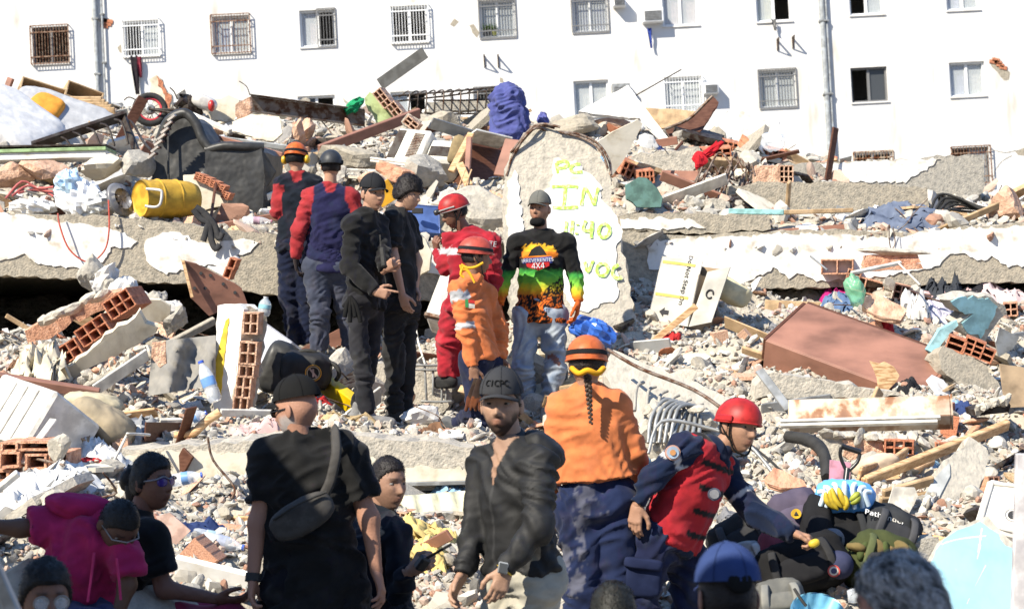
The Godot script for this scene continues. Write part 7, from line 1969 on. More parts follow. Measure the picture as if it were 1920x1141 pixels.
# ---- headgear, given the head's frame
func dome(st: SurfaceTool, T: Transform3D, half: Vector3, y0: float, y1 := 1.0, front := 0.0, n := 22, rows := 9, oy := 0.03) -> void:
	st.set_smooth_group(0)
	var rg: Array = []
	for j in rows + 1:
		var th := lerpf(asin(clampf(y0, -1, 1)), asin(clampf(y1, -1, 1)), float(j) / rows)
		var r := PackedVector3Array()
		for i in n:
			var a := TAU * i / n
			var z := cos(a) * cos(th) * half.z
			r.append(T * Vector3(sin(a) * cos(th) * half.x, oy + sin(th) * half.y + front * maxf(0.0, cos(a)) * (1.0 - float(j) / rows), z - 0.006))
		rg.append(r)
	loft(st, rg, false, y1 > 0.98)

func brim(st: SurfaceTool, T: Transform3D, w: float, len: float, y: float, droop: float, z0 := 0.085) -> void:
	st.set_smooth_group(0)
	var top: Array = []
	for j in 7:
		var row: Array = []
		var f := j / 6.0
		for i in 13:
			var u := i / 6.0 - 1.0
			var z := z0 * sqrt(maxf(0.0, 1.0 - u * u * 0.72)) + f * len * sqrt(maxf(0.02, 1.0 - u * u * 0.95))
			row.append(Vector3(u * w, y - droop * f * f - 0.022 * u * u, z))
		top.append(row)
	for j in 6:
		for i in 12:
			for s in [0.0, -0.004]:
				var o := Vector3(0, s, 0)
				quad(st, T * (top[j][i] + o), T * (top[j][i + 1] + o), T * (top[j + 1][i + 1] + o), T * (top[j + 1][i] + o), T.basis.y * (1.0 if s == 0.0 else -1.0))
	for i in 12: quad(st, T * top[6][i], T * top[6][i + 1], T * (top[6][i + 1] - Vector3(0, 0.004, 0)), T * (top[6][i] - Vector3(0, 0.004, 0)), T.basis.z)

func cap(p: Node3D, T: Transform3D, c: Color, bc: Color, word := "", wc := Color(0.02, 0.02, 0.02), open_back := false) -> Node3D:
	T = T.translated_local(Vector3(0, 0.013, -0.004))
	var st := sto(0); dome(st, T, Vector3(0.086, 0.105, 0.112), 0.0, 1.0, 0.0, 28, 10, 0.034)
	var o := part("cap", st, cloth_mat(c), p)
	st = sto(0); brim(st, T, 0.076, 0.062, 0.036, 0.008, 0.092); part("brim", st, cloth_mat(bc), o)
	st = sto(0); lathe(st, T * Vector3(0, 0.137, -0.006), T.basis.y, [[0.009, 0.0], [0.007, 0.006]], 10); part("button", st, cloth_mat(c), o)
	for k in 6:
		st = sto(0); var a := TAU * k / 6 + 0.2; var pts: Array = []
		for j in 8:
			var th := PI / 2 * j / 7.0; pts.append(T * Vector3(sin(a) * cos(th) * 0.087, 0.034 + sin(th) * 0.106, cos(a) * cos(th) * 0.113 - 0.006))
		tube(st, pts, 0.0016, 4); part("seam", st, cloth_mat(c * 0.8), o)
	if open_back:
		st = sto(0); blob(st, T * Vector3(0, 0.03, -0.106), T.basis, Vector3(0.036, 0.03, 0.012), 0.9, 0.0, 4.0, 8); part("rear_opening", st, cloth_mat(Color(0.01, 0.01, 0.01)), o)
	if word != "":
		var n := word.length()
		for i in n:
			var tm := TextMesh.new(); tm.text = word[i]; tm.font_size = 16; tm.pixel_size = 0.0021; tm.depth = 0.003
			var a := (i - (n - 1) / 2.0) * 0.235
			var mi := part_mesh("letter", tm, cloth_mat(wc), o)
			mi.transform = Transform3D(T.basis * Basis(Vector3.UP, a) * Basis(Vector3.RIGHT, -0.42), T * Vector3(sin(a) * 0.079, 0.078, cos(a) * 0.104 - 0.006) - OX)
	return o

func helmet(p: Node3D, T: Transform3D, c: Color, o := {}) -> Node3D:
	var st := sto(0); dome(st, T, Vector3(0.1, 0.115, 0.124), -0.12, 1.0, 0.012, 30, 12, 0.03)
	var e := part("helmet", st, mk("shell_" + c.to_html(), c, 0.5, "dusty", 2.2, "n_bump", 0.08), p)
	st = sto(0); var pts: Array = []
	for i in 31:
		var a := TAU * i / 30; pts.append(T * Vector3(sin(a) * 0.1, 0.018 + 0.012 * maxf(0.0, cos(a)), cos(a) * 0.125 - 0.006))
	tube(st, pts, 0.005, 6); part("rim", st, e.material_override if not o.has("rim") else cloth_mat(o.rim), e)
	if o.has("band"):
		st = sto(0); dome(st, T, Vector3(0.102, 0.117, 0.127), 0.1, 0.3, 0.0, 30, 2, 0.03); part("band", st, cloth_mat(o.band), e)
	if o.has("patch"):
		for q in [[-0.034, 0.034, 0.35, 1.25], [-0.034, 0.034, 1.75, 2.5]]:
			st = sto(0); var rows: Array = []
			for j in 9:
				var row: Array = []
				for i in 5:
					var th := lerpf(q[2], q[3], j / 8.0); var x := lerpf(q[0], q[1], i / 4.0); var sx := sqrt(1.0 - (x / 0.1) * (x / 0.1))
					row.append(T * Vector3(x, 0.03 + sin(th) * sx * 0.117, cos(th) * sx * 0.126 - 0.006))
				rows.append(row)
			for j in 8:
				for i in 4: quad(st, rows[j][i], rows[j][i + 1], rows[j + 1][i + 1], rows[j + 1][i], rows[j][i] - T.origin)
			part("dark_panel", st, plastic(o.patch, 0.6), e)
	if o.has("vents"):
		for s in [-1, 1]:
			for k in 3:
				st = sto(0); blob(st, T * Vector3(s * (0.085 - k * 0.012), 0.075 + k * 0.02, -0.03 + k * 0.028), T.basis, Vector3(0.012, 0.006, 0.014), 0.8, 0.0, 4.0, 6); part("vent", st, plastic(o.vents), e)
	if o.has("rail"):
		for s in [-1.0, 1.0]:
			st = sto(); pbox(st, T * Vector3(s * 0.099 - 0.006, 0.02, -0.06), T.basis * Vector3(0.012, 0, 0), T.basis * Vector3(0, 0.03, 0), T.basis * Vector3(0, 0.004, 0.11), 0.004); part("side_rail", st, plastic(o.rail), e)
	if o.has("strap"):
		st = sto(0)
		for s in [-1.0, 1.0]:
			tube(st, smooth_path([T * Vector3(s * 0.084, 0.02, 0.03), T * Vector3(s * 0.079, -0.04, 0.03), T * Vector3(s * 0.05, -0.105, 0.05), T * Vector3(0, -0.122, 0.075)], 4), 0.005, 5)
			tube(st, smooth_path([T * Vector3(s * 0.086, 0.02, -0.04), T * Vector3(s * 0.083, -0.03, 0.0), T * Vector3(s * 0.075, -0.06, 0.03)], 4), 0.005, 5)
		part("chin_strap", st, cloth_mat(o.strap), e)
	if o.has("muffs"):
		for s in [-1.0, 1.0]:
			st = sto(0); lathe(st, T * Vector3(s * 0.085, -0.012, -0.01), T.basis.x * s, [[0.02, 0.0], [0.036, 0.004], [0.04, 0.02], [0.034, 0.038], [0.01, 0.044]], 16); part("ear_muff", st, plastic(o.muffs), e)
			st = sto(0); tube(st, [T * Vector3(s * 0.112, -0.01, -0.01), T * Vector3(s * 0.108, 0.04, -0.006)], 0.007, 6); part("muff_arm", st, plastic(Color(0.02, 0.02, 0.02)), e)
	if o.has("lamp"):
		st = sto(0); lathe(st, T * Vector3(0, 0.05, 0.11), T.basis.z, [[0.018, 0.0], [0.022, 0.012], [0.022, 0.04], [0.016, 0.046]], 14); part("headlamp", st, plastic(Color(0.03, 0.03, 0.03)), e)
		st = sto(0); tube(st, smooth_path([T * Vector3(-0.1, 0.045, 0.02), T * Vector3(-0.06, 0.05, 0.1), T * Vector3(0, 0.05, 0.122), T * Vector3(0.06, 0.05, 0.1), T * Vector3(0.1, 0.045, 0.02)], 4), 0.007, 5); part("lamp_strap", st, cloth_mat(Color(0.3, 0.3, 0.3)), e)
	return e

# hair as a tousled shell: kind short, swept, long
func hair(p: Node3D, T: Transform3D, c: Color, kind: String, grey_mix := 0.0) -> void:
	var h := head_arrays()
	var vs := PackedVector3Array(); var cs := PackedColorArray()
	var cut := {"short": 0.068, "swept": 0.045, "crop": 0.062, "back": 0.062, "fringe": 0.03}
	for i in h[0].size():
		var q: Vector3 = h[0][i]
		var line: float = lerpf(cut[kind], -0.05, smoothstep(0.08, -0.03, q.z))
		var m := smoothstep(line - 0.006, line + 0.006, q.y)
		var n: Vector3 = h[1][i]
		var sn := f1.get_noise_3d(q.x * 90.0, q.y * 30.0, q.z * 70.0)
		var big := f1.get_noise_3d(q.x * 25.0, q.y * 18.0, q.z * 25.0)
		var thick := 0.0035
		if kind == "short": thick = 0.005 + 0.008 * smoothstep(0.05, 0.1, q.y)
		elif kind != "crop": thick = (0.012 + 0.008 * smoothstep(0.05, 0.1, q.y)) * (1.6 if kind == "fringe" else 1.0)
		vs.append(q + n * lerpf(-0.012, thick * (1.0 + 0.22 * sn + 0.16 * big), m))
		cs.append(c.lerp(Color(0.42, 0.41, 0.4), clampf(grey_mix * (1.0 + sn * 1.5 + big), 0.0, 1.0)))
	var sk := Hull.new(); sk.add(vs, vertex_normals(vs, h[2]), cs, h[2], T, OX)
	# loose strands over the shell
	var sv := PackedVector3Array(); var sn2 := PackedVector3Array(); var sc := PackedColorArray(); var si := PackedInt32Array()
	var sl: float = {"short": 0.018, "swept": 0.04, "crop": 0.007, "back": 0.035, "fringe": 0.045}[kind]
	for k in 1500:
		var i := rng.randi() % vs.size()
		var q := vs[i]; var n: Vector3 = h[1][i]
		if q.y < lerpf(cut[kind], -0.05, smoothstep(0.08, -0.03, q.z)) + 0.004: continue
		var flow := Vector3(q.x * 4.0, -0.5, -0.5 if kind in ["swept", "back", "short"] else (0.9 if q.z > 0.0 else -0.5)) + Vector3(rr(-1, 1), rr(-1, 1), rr(-1, 1)) * 0.45
		var d := (flow - n * flow.dot(n)).normalized()
		var w := n.cross(d) * 0.0011; var l := sl * rr(0.5, 1.2); var o := q - n * 0.003
		var m1 := o + d * l * 0.5 + n * (0.006 + rr(0, 0.003)); var m2 := o + d * l + n * rr(-0.002, 0.006)
		var b := sv.size(); var c2: Color = cs[i] * rr(0.6, 1.8)
		for p2 in [o - w, o + w, m1 - w, m1 + w, m2]:
			sv.append(p2); sn2.append((n + d * 0.3).normalized()); sc.append(c2)
		si.append_array([b, b + 1, b + 2, b + 2, b + 1, b + 3, b + 2, b + 3, b + 4])
	sk.add(sv, sn2, sc, si, T, OX)
	part_mesh("hair", sk.mesh(), M.hair, p)

func J(s: Dictionary, k: String, d: float, fallback: Vector3) -> Vector3:
	if not s.has(k): return fallback
	var q: Array = s[k]
	return P(q[0], q[1], d - (q[2] if q.size() > 2 else 0.0))

func person(label: String, d: float, s: Dictionary) -> Node3D:
	var up := Vector3.UP
	var yaw: float = deg_to_rad(s.get("yaw", 0.0))
	var f := Vector3(sin(yaw), 0, cos(yaw)); var rt := Vector3(cos(yaw), 0, -sin(yaw))   # rt: image-right when facing the camera
	var g: float = s.get("g", 1.0)
	var hd := J(s, "hd", d, Vector3.ZERO)
	var nk := J(s, "nk", d, hd - up * 0.15)
	var side := rt if cos(yaw) >= 0.0 else -rt
	if absf(cos(yaw)) < 0.15: side = rt
	var sl := J(s, "sl", d, nk - up * 0.06 - side * 0.175 * g); var sr := J(s, "sr", d, nk - up * 0.06 + side * 0.175 * g)
	var hl := J(s, "hl", d, nk - up * 0.53 - side * 0.09 * g); var hr := J(s, "hr", d, nk - up * 0.53 + side * 0.09 * g)
	var sit: bool = s.get("sit", false)
	var kl := J(s, "kl", d, hl + (f * 0.42 - up * 0.02 if sit else f * 0.03 - up * 0.43)); var kr := J(s, "kr", d, hr + (f * 0.42 - up * 0.02 if sit else f * 0.03 - up * 0.43))
	var al := J(s, "al", d, kl - up * 0.42 - f * 0.02); var ar := J(s, "ar", d, kr - up * 0.42 - f * 0.02)
	var el := J(s, "el", d, sl - up * 0.28 - side * 0.05); var er := J(s, "er", d, sr - up * 0.28 + side * 0.05)
	var wl := J(s, "wl", d, el - up * 0.2 + f * 0.14); var wr := J(s, "wr", d, er - up * 0.2 + f * 0.14)
	var base := Vector3((al.x + ar.x) * 0.5, minf(al.y, ar.y) - 0.09, (al.z + ar.z) * 0.5)
	var t := thing("person", label, "person", base)
	var skin: Color = s.get("skin", Color(0.36, 0.2, 0.13))
	var cell: float = s.get("cell", 0.014)
	var sc := (sl + sr) * 0.5; var hc := (hl + hr) * 0.5
	var tax := (sc - hc).normalized()
	var fx := (f - tax * f.dot(tax)).normalized()
	var ag: float = g if not s.get("long", true) else 0.72
	# ---- body
	var sk := Hull.new()
	var bones := [[nk - up * 0.03, hd - up * 0.03 - f * 0.015, 0.052 * g, 0.05, 0, 0.03], [sc - tax * 0.1, hc, 0.13 * g, 0.13 * g, 0, 0.05, fx, 0.6], [sl, sr, 0.04, 0.04, 0],
		[sl, el, 0.045 * ag, 0.038 * ag, 0], [el, wl, 0.039 * ag, 0.026, 0], [sr, er, 0.045 * ag, 0.038 * ag, 0], [er, wr, 0.039 * ag, 0.026, 0],
		[hl, kl, 0.06, 0.042, 0], [kl, al, 0.042, 0.034, 0], [hr, kr, 0.06, 0.042, 0], [kr, ar, 0.042, 0.034, 0]]
	var lo := Vector3.ONE * 1e9; var hi := -lo
	for b in bones:
		for e in 2:
			lo = lo.min(b[e] - Vector3.ONE * 0.22); hi = hi.max(b[e] + Vector3.ONE * 0.22)
	var fl := Field.new(lo, hi, maxf(cell, 0.013))
	for b in bones: fl.bone(b[0], b[1], b[2], b[3], b[5] if b.size() > 5 else 0.03, 0, b[6] if b.size() > 6 else Vector3.ZERO, b[7] if b.size() > 7 else 0.0)
	var r := fl.net()
	var cs := PackedColorArray(); cs.resize(r[0].size()); cs.fill(skin)
	sk.add(r[0], vertex_normals(r[0], r[1]), cs, r[1], Transform3D(), base)
	# head
	var hy: float = deg_to_rad(s.get("hyaw", s.get("yaw", 0.0))); var hp: float = deg_to_rad(s.get("hpitch", 0.0)); var hr_: float = deg_to_rad(s.get("hroll", 0.0))
	var T := Transform3D(Basis(Vector3.UP, hy) * Basis(Vector3.RIGHT, hp) * Basis(Vector3.BACK, hr_) * Basis().scaled(Vector3.ONE * s.get("hs", 1.0)), hd)
	var h := head_arrays()
	var beard: float = s.get("beard", 0.0); var bcol: Color = s.get("bcol", Color(0.02, 0.015, 0.012))
	cs = PackedColorArray()
	for i in h[3].size():
		var c := skin
		c = c.lerp(bcol, h[3][i][2] * beard)
		c = c.lerp(Color(skin.r * 0.78, skin.g * 0.5, skin.b * 0.5), h[3][i][0] * 0.8)
		c = c.lerp(Color(0.015, 0.011, 0.009), h[3][i][1] * 0.9)
		var hq: Vector3 = h[0][i]
		cs.append(c * (1.0 + 0.16 * fn.get_noise_3dv(hq * 55.0)))
	sk.add(h[0], h[1], cs, h[2], T, base)
	for e in [-1.0, 1.0]:
		ball(sk, T * Transform3D(Basis(), Vector3(e * 0.031, 0.011, 0.0685)), Vector3(0.0165, 0.0078, 0.0125), Color(0.24, 0.22, 0.2), base, Color(0.015, 0.01, 0.007), 10, Vector3(s.get("gaze", 0.0), 0, 1).normalized())
		ball(sk, T * Transform3D(Basis(Vector3.UP, -e * 0.35), Vector3(e * 0.077, -0.006, -0.008)), Vector3(0.008, 0.031, 0.019), skin * 0.95, base)
	# hands
	var glove: bool = s.has("glove")
	var gk := Hull.new()
	for q in [["l", el, wl, sl, -1.0], ["r", er, wr, sr, 1.0]]:
		if s.get("hide_" + q[0], false): continue
		var w: Vector3 = q[2]
		var dir: Vector3 = (J(s, "h" + q[0] + "_", d, w + (w - q[1]).normalized() * 0.1) - w)
		var th: Vector3 = s.get("thumb_" + q[0], f)
		var palm: Vector3 = s.get("palm_" + q[0], (hc - w) * Vector3(1, 0, 1))
		var pose: String = s.get("pose_" + q[0], "relaxed")
		add_hand(gk if glove else sk, w, dir, th, palm, pose, s.glove if glove else skin, base, 1.16 if glove else s.get("hand", 1.0))
	part_mesh("body", sk.mesh(), M.skin, t)
	if glove:
		part_mesh("gloves", gk.mesh(), M.fabric, t)
	# ---- trousers
	var pc: Color = s.get("pants", Color(0.02, 0.025, 0.05)); var pw: float = s.get("pw", 1.0)
	var pb := [[hc + tax * 0.12, hc + tax * 0.02, 0.15 * g, 0.168 * g, 0, 0.05, fx, 0.45], [hl, hr, 0.105 * g, 0.105 * g, 0, 0.05],
		[hl, kl, 0.1 * g * pw, 0.076 * pw, 1], [kl, al + (al - kl).normalized() * 0.02, 0.075 * pw, 0.064 * pw, 1, 0.0, Vector3.ZERO, 0.0, true],
		[hr, kr, 0.1 * g * pw, 0.076 * pw, 2], [kr, ar + (ar - kr).normalized() * 0.02, 0.075 * pw, 0.064 * pw, 2, 0.0, Vector3.ZERO, 0.0, true]]
	part_mesh(s.get("pants_name", "trousers"), garment(pb, cell, 0.035, [pc, pc, pc], s.get("pfold", 0.016), base, s.get("pdye", ""), hd.x * 7.0, [hc, side, tax, fx, sl, sr], s.get("pdust", 0.16)), M.fabric, t)
	# ---- top
	var tc: Color = s.get("top", Color(0.015, 0.015, 0.017)); var slc: Color = s.get("sleeve", tc)
	var lng: bool = s.get("long", true)
	var hem: Vector3 = hc - tax * s.get("hem", 0.05)
	var loose: float = s.get("loose", 1.0)
	var tb := [[sc - tax * 0.13, hc + tax * 0.22, 0.178 * g * loose, 0.16 * g * loose, 0, 0.07, fx, 0.5], [hc + tax * 0.22, hem, 0.165 * g * loose, 0.205 * g * loose * s.get("hemw", 1.0), 0, 0.05, fx, 0.5, true],
		[sl, sr, 0.07 * g, 0.07 * g, 3, 0.06], [nk - up * 0.02, sl, 0.056, 0.06, 3, 0.05], [nk - up * 0.02, sr, 0.056, 0.06, 3, 0.05], [nk - up * 0.05, nk + up * 0.012, 0.07, 0.066, 4, 0.03, Vector3.ZERO, 0.0, true]]
	if lng:
		tb += [[sl, el, 0.068 * g * loose, 0.058 * loose, 1, 0.024], [el, wl, 0.058 * loose, 0.042, 1, 0.02, Vector3.ZERO, 0.0, true], [sr, er, 0.068 * g * loose, 0.058 * loose, 2, 0.024], [er, wr, 0.058 * loose, 0.042, 2, 0.02, Vector3.ZERO, 0.0, true]]
	else:
		tb += [[sl, sl.lerp(el, 0.72), 0.073 * g, 0.078, 1, 0.0, Vector3.ZERO, 0.0, true], [sr, sr.lerp(er, 0.72), 0.073 * g, 0.078, 2, 0.0, Vector3.ZERO, 0.0, true]]
	var pal := [tc, slc, slc, s.get("yoke", tc), s.get("collar", s.get("yoke", tc))]
	part_mesh(s.get("top_name", "shirt"), garment(tb, cell, 0.04, pal, s.get("fold", 0.016), base, s.get("dye", ""), hd.x * 3.0 + 2.0, [sc, side, tax, fx, sl, sr]), M[s.get("top_mat", "fabric")], t)
	# ---- shoes
	if not s.get("no_feet", false):
		var shc: Color = s.get("shoe", Color(0.03, 0.03, 0.03))
		for q in [["l", al, kl], ["r", ar, kr]]:
			var toe: Vector3 = J(s, "t" + q[0], d, q[1] + f * 0.16 - up * 0.06)
			var a: Vector3 = q[1]; var td: Vector3 = (toe - a); var heel: Vector3 = a - up * 0.055 - Vector3(td.x, 0, td.z).normalized() * 0.035
			part_mesh("shoe", garment([[a + (q[2] - a).normalized() * s.get("boot", 0.04), a - up * 0.03, 0.054, 0.05, 0], [heel, toe, 0.042, 0.038, 0], [heel - up * 0.015, toe - up * 0.015, 0.042, 0.04, 1]], 0.011, 0.025, [shc, s.get("sole", shc * 0.7)], 0.003, base), M.fabric, t)
	s["frame"] = [sc, side, tax, fx, sl, sr]; s["T"] = T; s["t"] = t; s["f"] = f; s["fx"] = fx; s["sc"] = sc; s["hc"] = hc; s["tax"] = tax; s["sl3"] = sl; s["sr3"] = sr; s["wl3"] = wl; s["wr3"] = wr; s["er3"] = er; s["el3"] = el; s["sd"] = side
	OX = base
	return t

# flat print or band following a garment: strips a hair above the torso ellipse
func wrap_band(called: String, p: Node3D, a: Vector3, b: Vector3, r: float, w: float, m: Material) -> void:
	var st := sto(0); var dir := (b - a).normalized()
	var x := dir.cross(Vector3(0.3, 0.2, 1)).normalized(); var y := dir.cross(x)
	var c := (a + b) * 0.5
	loft(st, [ring(c - dir * w * 0.5, x * r, y * r, 18), ring(c + dir * w * 0.5, x * r, y * r, 18)], false, false)
	part(called, st, m, p)

func build_people() -> void:
	mid_people()
	near_people()
	front_people()

func mid_people() -> void:
	var red := Color(0.3, 0.028, 0.034)
	# ---- two rescuers seen from behind under the beam
	var s := {"hd": [555, 297], "nk": [556, 326], "sl": [528, 346], "sr": [590, 346], "el": [520, 395, 0.02], "wl": [536, 412, -0.28], "er": [603, 395, -0.02], "wr": [590, 412, -0.28], "hl": [540, 462], "hr": [575, 462], "kl": [540, 556], "kr": [572, 556], "al": [552, 642], "ar": [583, 642],
		"yaw": 180, "hyaw": 165, "hpitch": 8, "top": Color(0.011, 0.012, 0.022), "sleeve": red, "yoke": Color(0.011, 0.012, 0.022), "collar": red, "pants": Color(0.011, 0.014, 0.032), "boot": 0.14, "g": 0.95}
	var t := person("rescuer in orange helmet with yellow ear muffs, seen from behind", 16.8, s)
	helmet(t, s.T, Color(0.55, 0.12, 0.02), {"muffs": Color(0.75, 0.45, 0.02), "band": Color(0.02, 0.02, 0.02)})
	hair(t, s.T, Color(0.01, 0.01, 0.01), "back")
	s = {"hd": [620, 312], "nk": [619, 348], "sl": [582, 370], "sr": [656, 370], "el": [560, 432, 0.06], "wl": [554, 484, 0.06], "hl_": [556, 512, 0.05], "er": [678, 430, 0.0], "wr": [672, 470, -0.25], "hl": [592, 500], "hr": [634, 500], "kl": [600, 588, 0.03], "kr": [648, 582, -0.1], "al": [598, 652], "ar": [655, 655, -0.15],
		"yaw": 180, "hyaw": 188, "top": Color(0.016, 0.019, 0.055), "sleeve": red, "yoke": Color(0.016, 0.019, 0.055), "collar": red, "pants": Color(0.05, 0.056, 0.085), "glove": Color(0.03, 0.02, 0.02), "boot": 0.16, "shoe": Color(0.1, 0.1, 0.1), "g": 1.05, "pw": 1.1}
	s["dye"] = "raglan"
	t = person("rescuer in dark helmet, red raglan sleeves and grey trousers, seen from behind", 16.3, s)
	helmet(t, s.T, Color(0.03, 0.034, 0.042), {"rail": Color(0.02, 0.02, 0.02), "rim": Color(0.01, 0.01, 0.01)})
	hair(t, s.T, Color(0.012, 0.01, 0.01), "crop")
	# ---- two young men in black
	var blk := Color(0.013, 0.013, 0.015)
	s = {"hd": [699, 364], "nk": [690, 398], "sl": [662, 420, 0.13], "sr": [708, 418, -0.12], "el": [656, 500, 0.2], "wl": [702, 546, 0.28], "hl_": [735, 552, 0.3], "er": [716, 470, 0.02], "wr": [722, 504, 0.14], "hr_": [738, 492, 0.18], "hl": [668, 566, 0.09], "hr": [700, 566, -0.09], "kl": [678, 664, 0.12], "kr": [694, 664, -0.06], "al": [688, 772, 0.12], "ar": [672, 768, -0.12],
		"tl": [732, 792, 0.14], "tr": [700, 786, -0.1], "yaw": 62, "hyaw": 38, "hpitch": 6, "skin": Color(0.328, 0.187, 0.125), "top": blk, "collar": Color(0.02, 0.02, 0.022), "pants": Color(0.02, 0.021, 0.025), "shoe": Color(0.2, 0.2, 0.2), "sole": Color(0.24, 0.23, 0.22), "pose_l": "point", "pose_r": "grip", "pw": 0.85, "g": 0.94, "cell": 0.013, "thumb_l": Vector3(0, 1, 0), "palm_l": Vector3(0, 0, -1)}
	t = person("young man in black cap and black long-sleeved shirt with a radio", 13.5, s)
	cap(t, s.T, Color(0.02, 0.021, 0.024), Color(0.02, 0.021, 0.024))
	hair(t, s.T, Color(0.012, 0.01, 0.009), "crop")
	OX = P(712, 505, 13.25); var st := sto(); bar(st, P(720, 500, 13.2), P(716, 464, 13.24), 0.036, 0.03, Vector3(1, 0, 0.3), 0.008); bar(st, P(714, 466, 13.24), P(712, 440, 13.25), 0.01, 0.01)
	single("handheld_radio", st, M.rubber, "black handheld radio held by the young man in the black cap", "radio", OX)
	for k in 4:
		st = sto(0); OX = P(652, 590, 13.2); tube(st, smooth_path([P(656, 556, 13.2), P(650 + k * 6, 572, 13.18), P(646 + k * 10, 594 + (k % 2) * 10, 13.16)], 3), 0.016, 6)
		single("hanging_glove", st, cloth_mat(Color(0.012, 0.012, 0.012)), ["outer", "inner", "longer", "shorter"][k] + " black glove finger hanging from the young man's belt", "glove", OX)
	s = {"hd": [764, 364], "nk": [744, 396], "sl": [732, 414, 0.13], "sr": [762, 420, -0.12], "el": [738, 484, 0.2], "wl": [754, 552, 0.2], "hl_": [764, 584, 0.2], "er": [782, 490, -0.1], "wr": [778, 540, -0.05], "hl": [736, 574, 0.08], "hr": [764, 574, -0.08], "kl": [738, 664, 0.06], "kr": [758, 668, -0.08], "al": [740, 768, 0.06], "ar": [758, 774, -0.1],
		"tl": [772, 790, 0.08], "tr": [796, 792, -0.06], "yaw": 68, "hyaw": 62, "hpitch": 14, "skin": Color(0.374, 0.226, 0.156), "top": Color(0.02, 0.02, 0.021), "long": false, "pants": Color(0.024, 0.024, 0.025), "shoe": Color(0.05, 0.05, 0.05), "g": 0.92, "cell": 0.013, "pw": 0.95}
	t = person("young man with thick black hair in a black T-shirt looking aside", 13.9, s)
	hair(t, s.T, Color(0.012, 0.01, 0.009), "fringe")
	# ---- red coverall
	s = {"hd": [853, 398], "nk": [876, 432, -0.03], "sl": [846, 452, -0.02], "sr": [920, 456, 0.06], "el": [834, 500, 0.0], "wl": [820, 470, -0.14], "hl_": [816, 456, -0.1], "er": [928, 530, 0.05], "wr": [905, 560, -0.25], "hl": [858, 578, 0.0], "hr": [902, 582, 0.05], "kl": [842, 640, -0.03], "kr": [900, 670, 0.0], "al": [842, 700, -0.05], "ar": [900, 760, 0.02],
		"yaw": -145, "hyaw": -72, "hpitch": 22, "skin": Color(0.172, 0.086, 0.055), "top": Color(0.3, 0.018, 0.028), "pants": Color(0.34, 0.022, 0.034), "boot": 0.15, "g": 1.02, "pw": 1.2, "hem": 0.02, "beard": 0.2, "cell": 0.013, "pose_l": "grip"}
	s["dye"] = "coverall"
	t = person("rescuer in red coverall and red helmet with headlamp looking down", 14.6, s)
	helmet(t, s.T, Color(0.36, 0.02, 0.018), {"patch": Color(0.02, 0.02, 0.02), "lamp": true, "strap": Color(0.015, 0.015, 0.015), "rim": Color(0.2, 0.18, 0.18)})
	hair(t, s.T, Color(0.012, 0.01, 0.009), "crop")
	for q in [["RESCATE", 905, 448], ["CIVIL", 912, 464]]:
		var tm := TextMesh.new(); tm.text = q[0]; tm.font_size = 16; tm.pixel_size = 0.0034; tm.depth = 0.003
		var mi := part_mesh("lettering", tm, cloth_mat(Color(0.55, 0.55, 0.55)), t); mi.transform = Transform3D(Basis(Vector3.UP, 0.35) * Basis(Vector3.BACK, -0.1), P(q[1], q[2] + 6, 14.36) - t.position)
	# ---- kneeling rescuer in orange
	var ora := Color(0.6, 0.175, 0.06)
	s = {"hd": [892, 482], "nk": [886, 520], "sl": [860, 544, 0.1], "sr": [912, 552, -0.1], "el": [872, 622, 0.16], "wl": [888, 688, 0.18], "hl_": [890, 722, 0.18], "er": [936, 620, -0.1], "wr": [940, 672, -0.05], "hl": [886, 674, 0.08], "hr": [920, 674, -0.08], "kl": [896, 768, 0.14], "kr": [912, 778, 0.12], "al": [862, 794, -0.1], "ar": [892, 872, 0.18],
		"tl": [838, 790, -0.12], "tr": [902, 892, 0.24], "yaw": 78, "hyaw": 100, "hpitch": 6, "skin": Color(0.203, 0.109, 0.070), "top": ora, "pants": Color(0.018, 0.022, 0.05), "hem": 0.0, "boot": 0.13, "shoe": Color(0.11, 0.115, 0.12), "g": 0.88, "fold": 0.013, "cell": 0.012, "pw": 0.95}
	s["dye"] = "orange_shirt"
	t = person("rescuer in orange shirt and coral helmet kneeling on the ledge", 13.2, s)
	helmet(t, s.T, Color(0.42, 0.07, 0.05), {"band": Color(0.02, 0.02, 0.02), "strap": Color(0.03, 0.03, 0.03)})
	hair(t, s.T, Color(0.012, 0.01, 0.009), "crop")
	var yel := cloth_mat(Color(0.75, 0.4, 0.03))
	for q in [[[864, 496], [876, 502], [892, 500], [906, 492]], [[868, 500], [864, 514], [870, 520]], [[872, 502], [882, 514], [890, 530]], [[864, 496], [866, 504], [876, 506]]]:
		st = sto(0); OX = t.position; var pp: Array = []
		for v in q: pp.append(P(v[0], v[1], 13.02))
		tube(st, smooth_path(pp, 3), 0.013, 6, 0.009); part("yellow_scarf", st, yel, t)
	st = sto(); plate(st, ppts([[878, 567], [890, 569], [890, 578], [878, 577]], 12.965), Vector3(0, 0, -0.01), 0.2, 0.0, 0); part("sleeve_flag", st, paint(Color(0.5, 0.5, 0.5)), t)
	st = sto(); plate(st, ppts([[878, 561], [890, 563], [890, 569], [878, 567]], 12.96), Vector3(0, 0, -0.01), 0.2, 0.0, 0); part("sleeve_flag", st, paint(Color(0.4, 0.02, 0.02)), t)
	st = sto(); plate(st, ppts([[872, 561], [878, 561], [878, 577], [872, 575]], 12.962), Vector3(0, 0, -0.01), 0.2, 0.0, 0); part("sleeve_flag", st, paint(Color(0.03, 0.2, 0.06)), t)
	# his gloves, held in the hand
	t = thing("work_gloves", "orange and brown work gloves hanging from the kneeling rescuer's hand", "gloves", P(886, 768, 12.98))
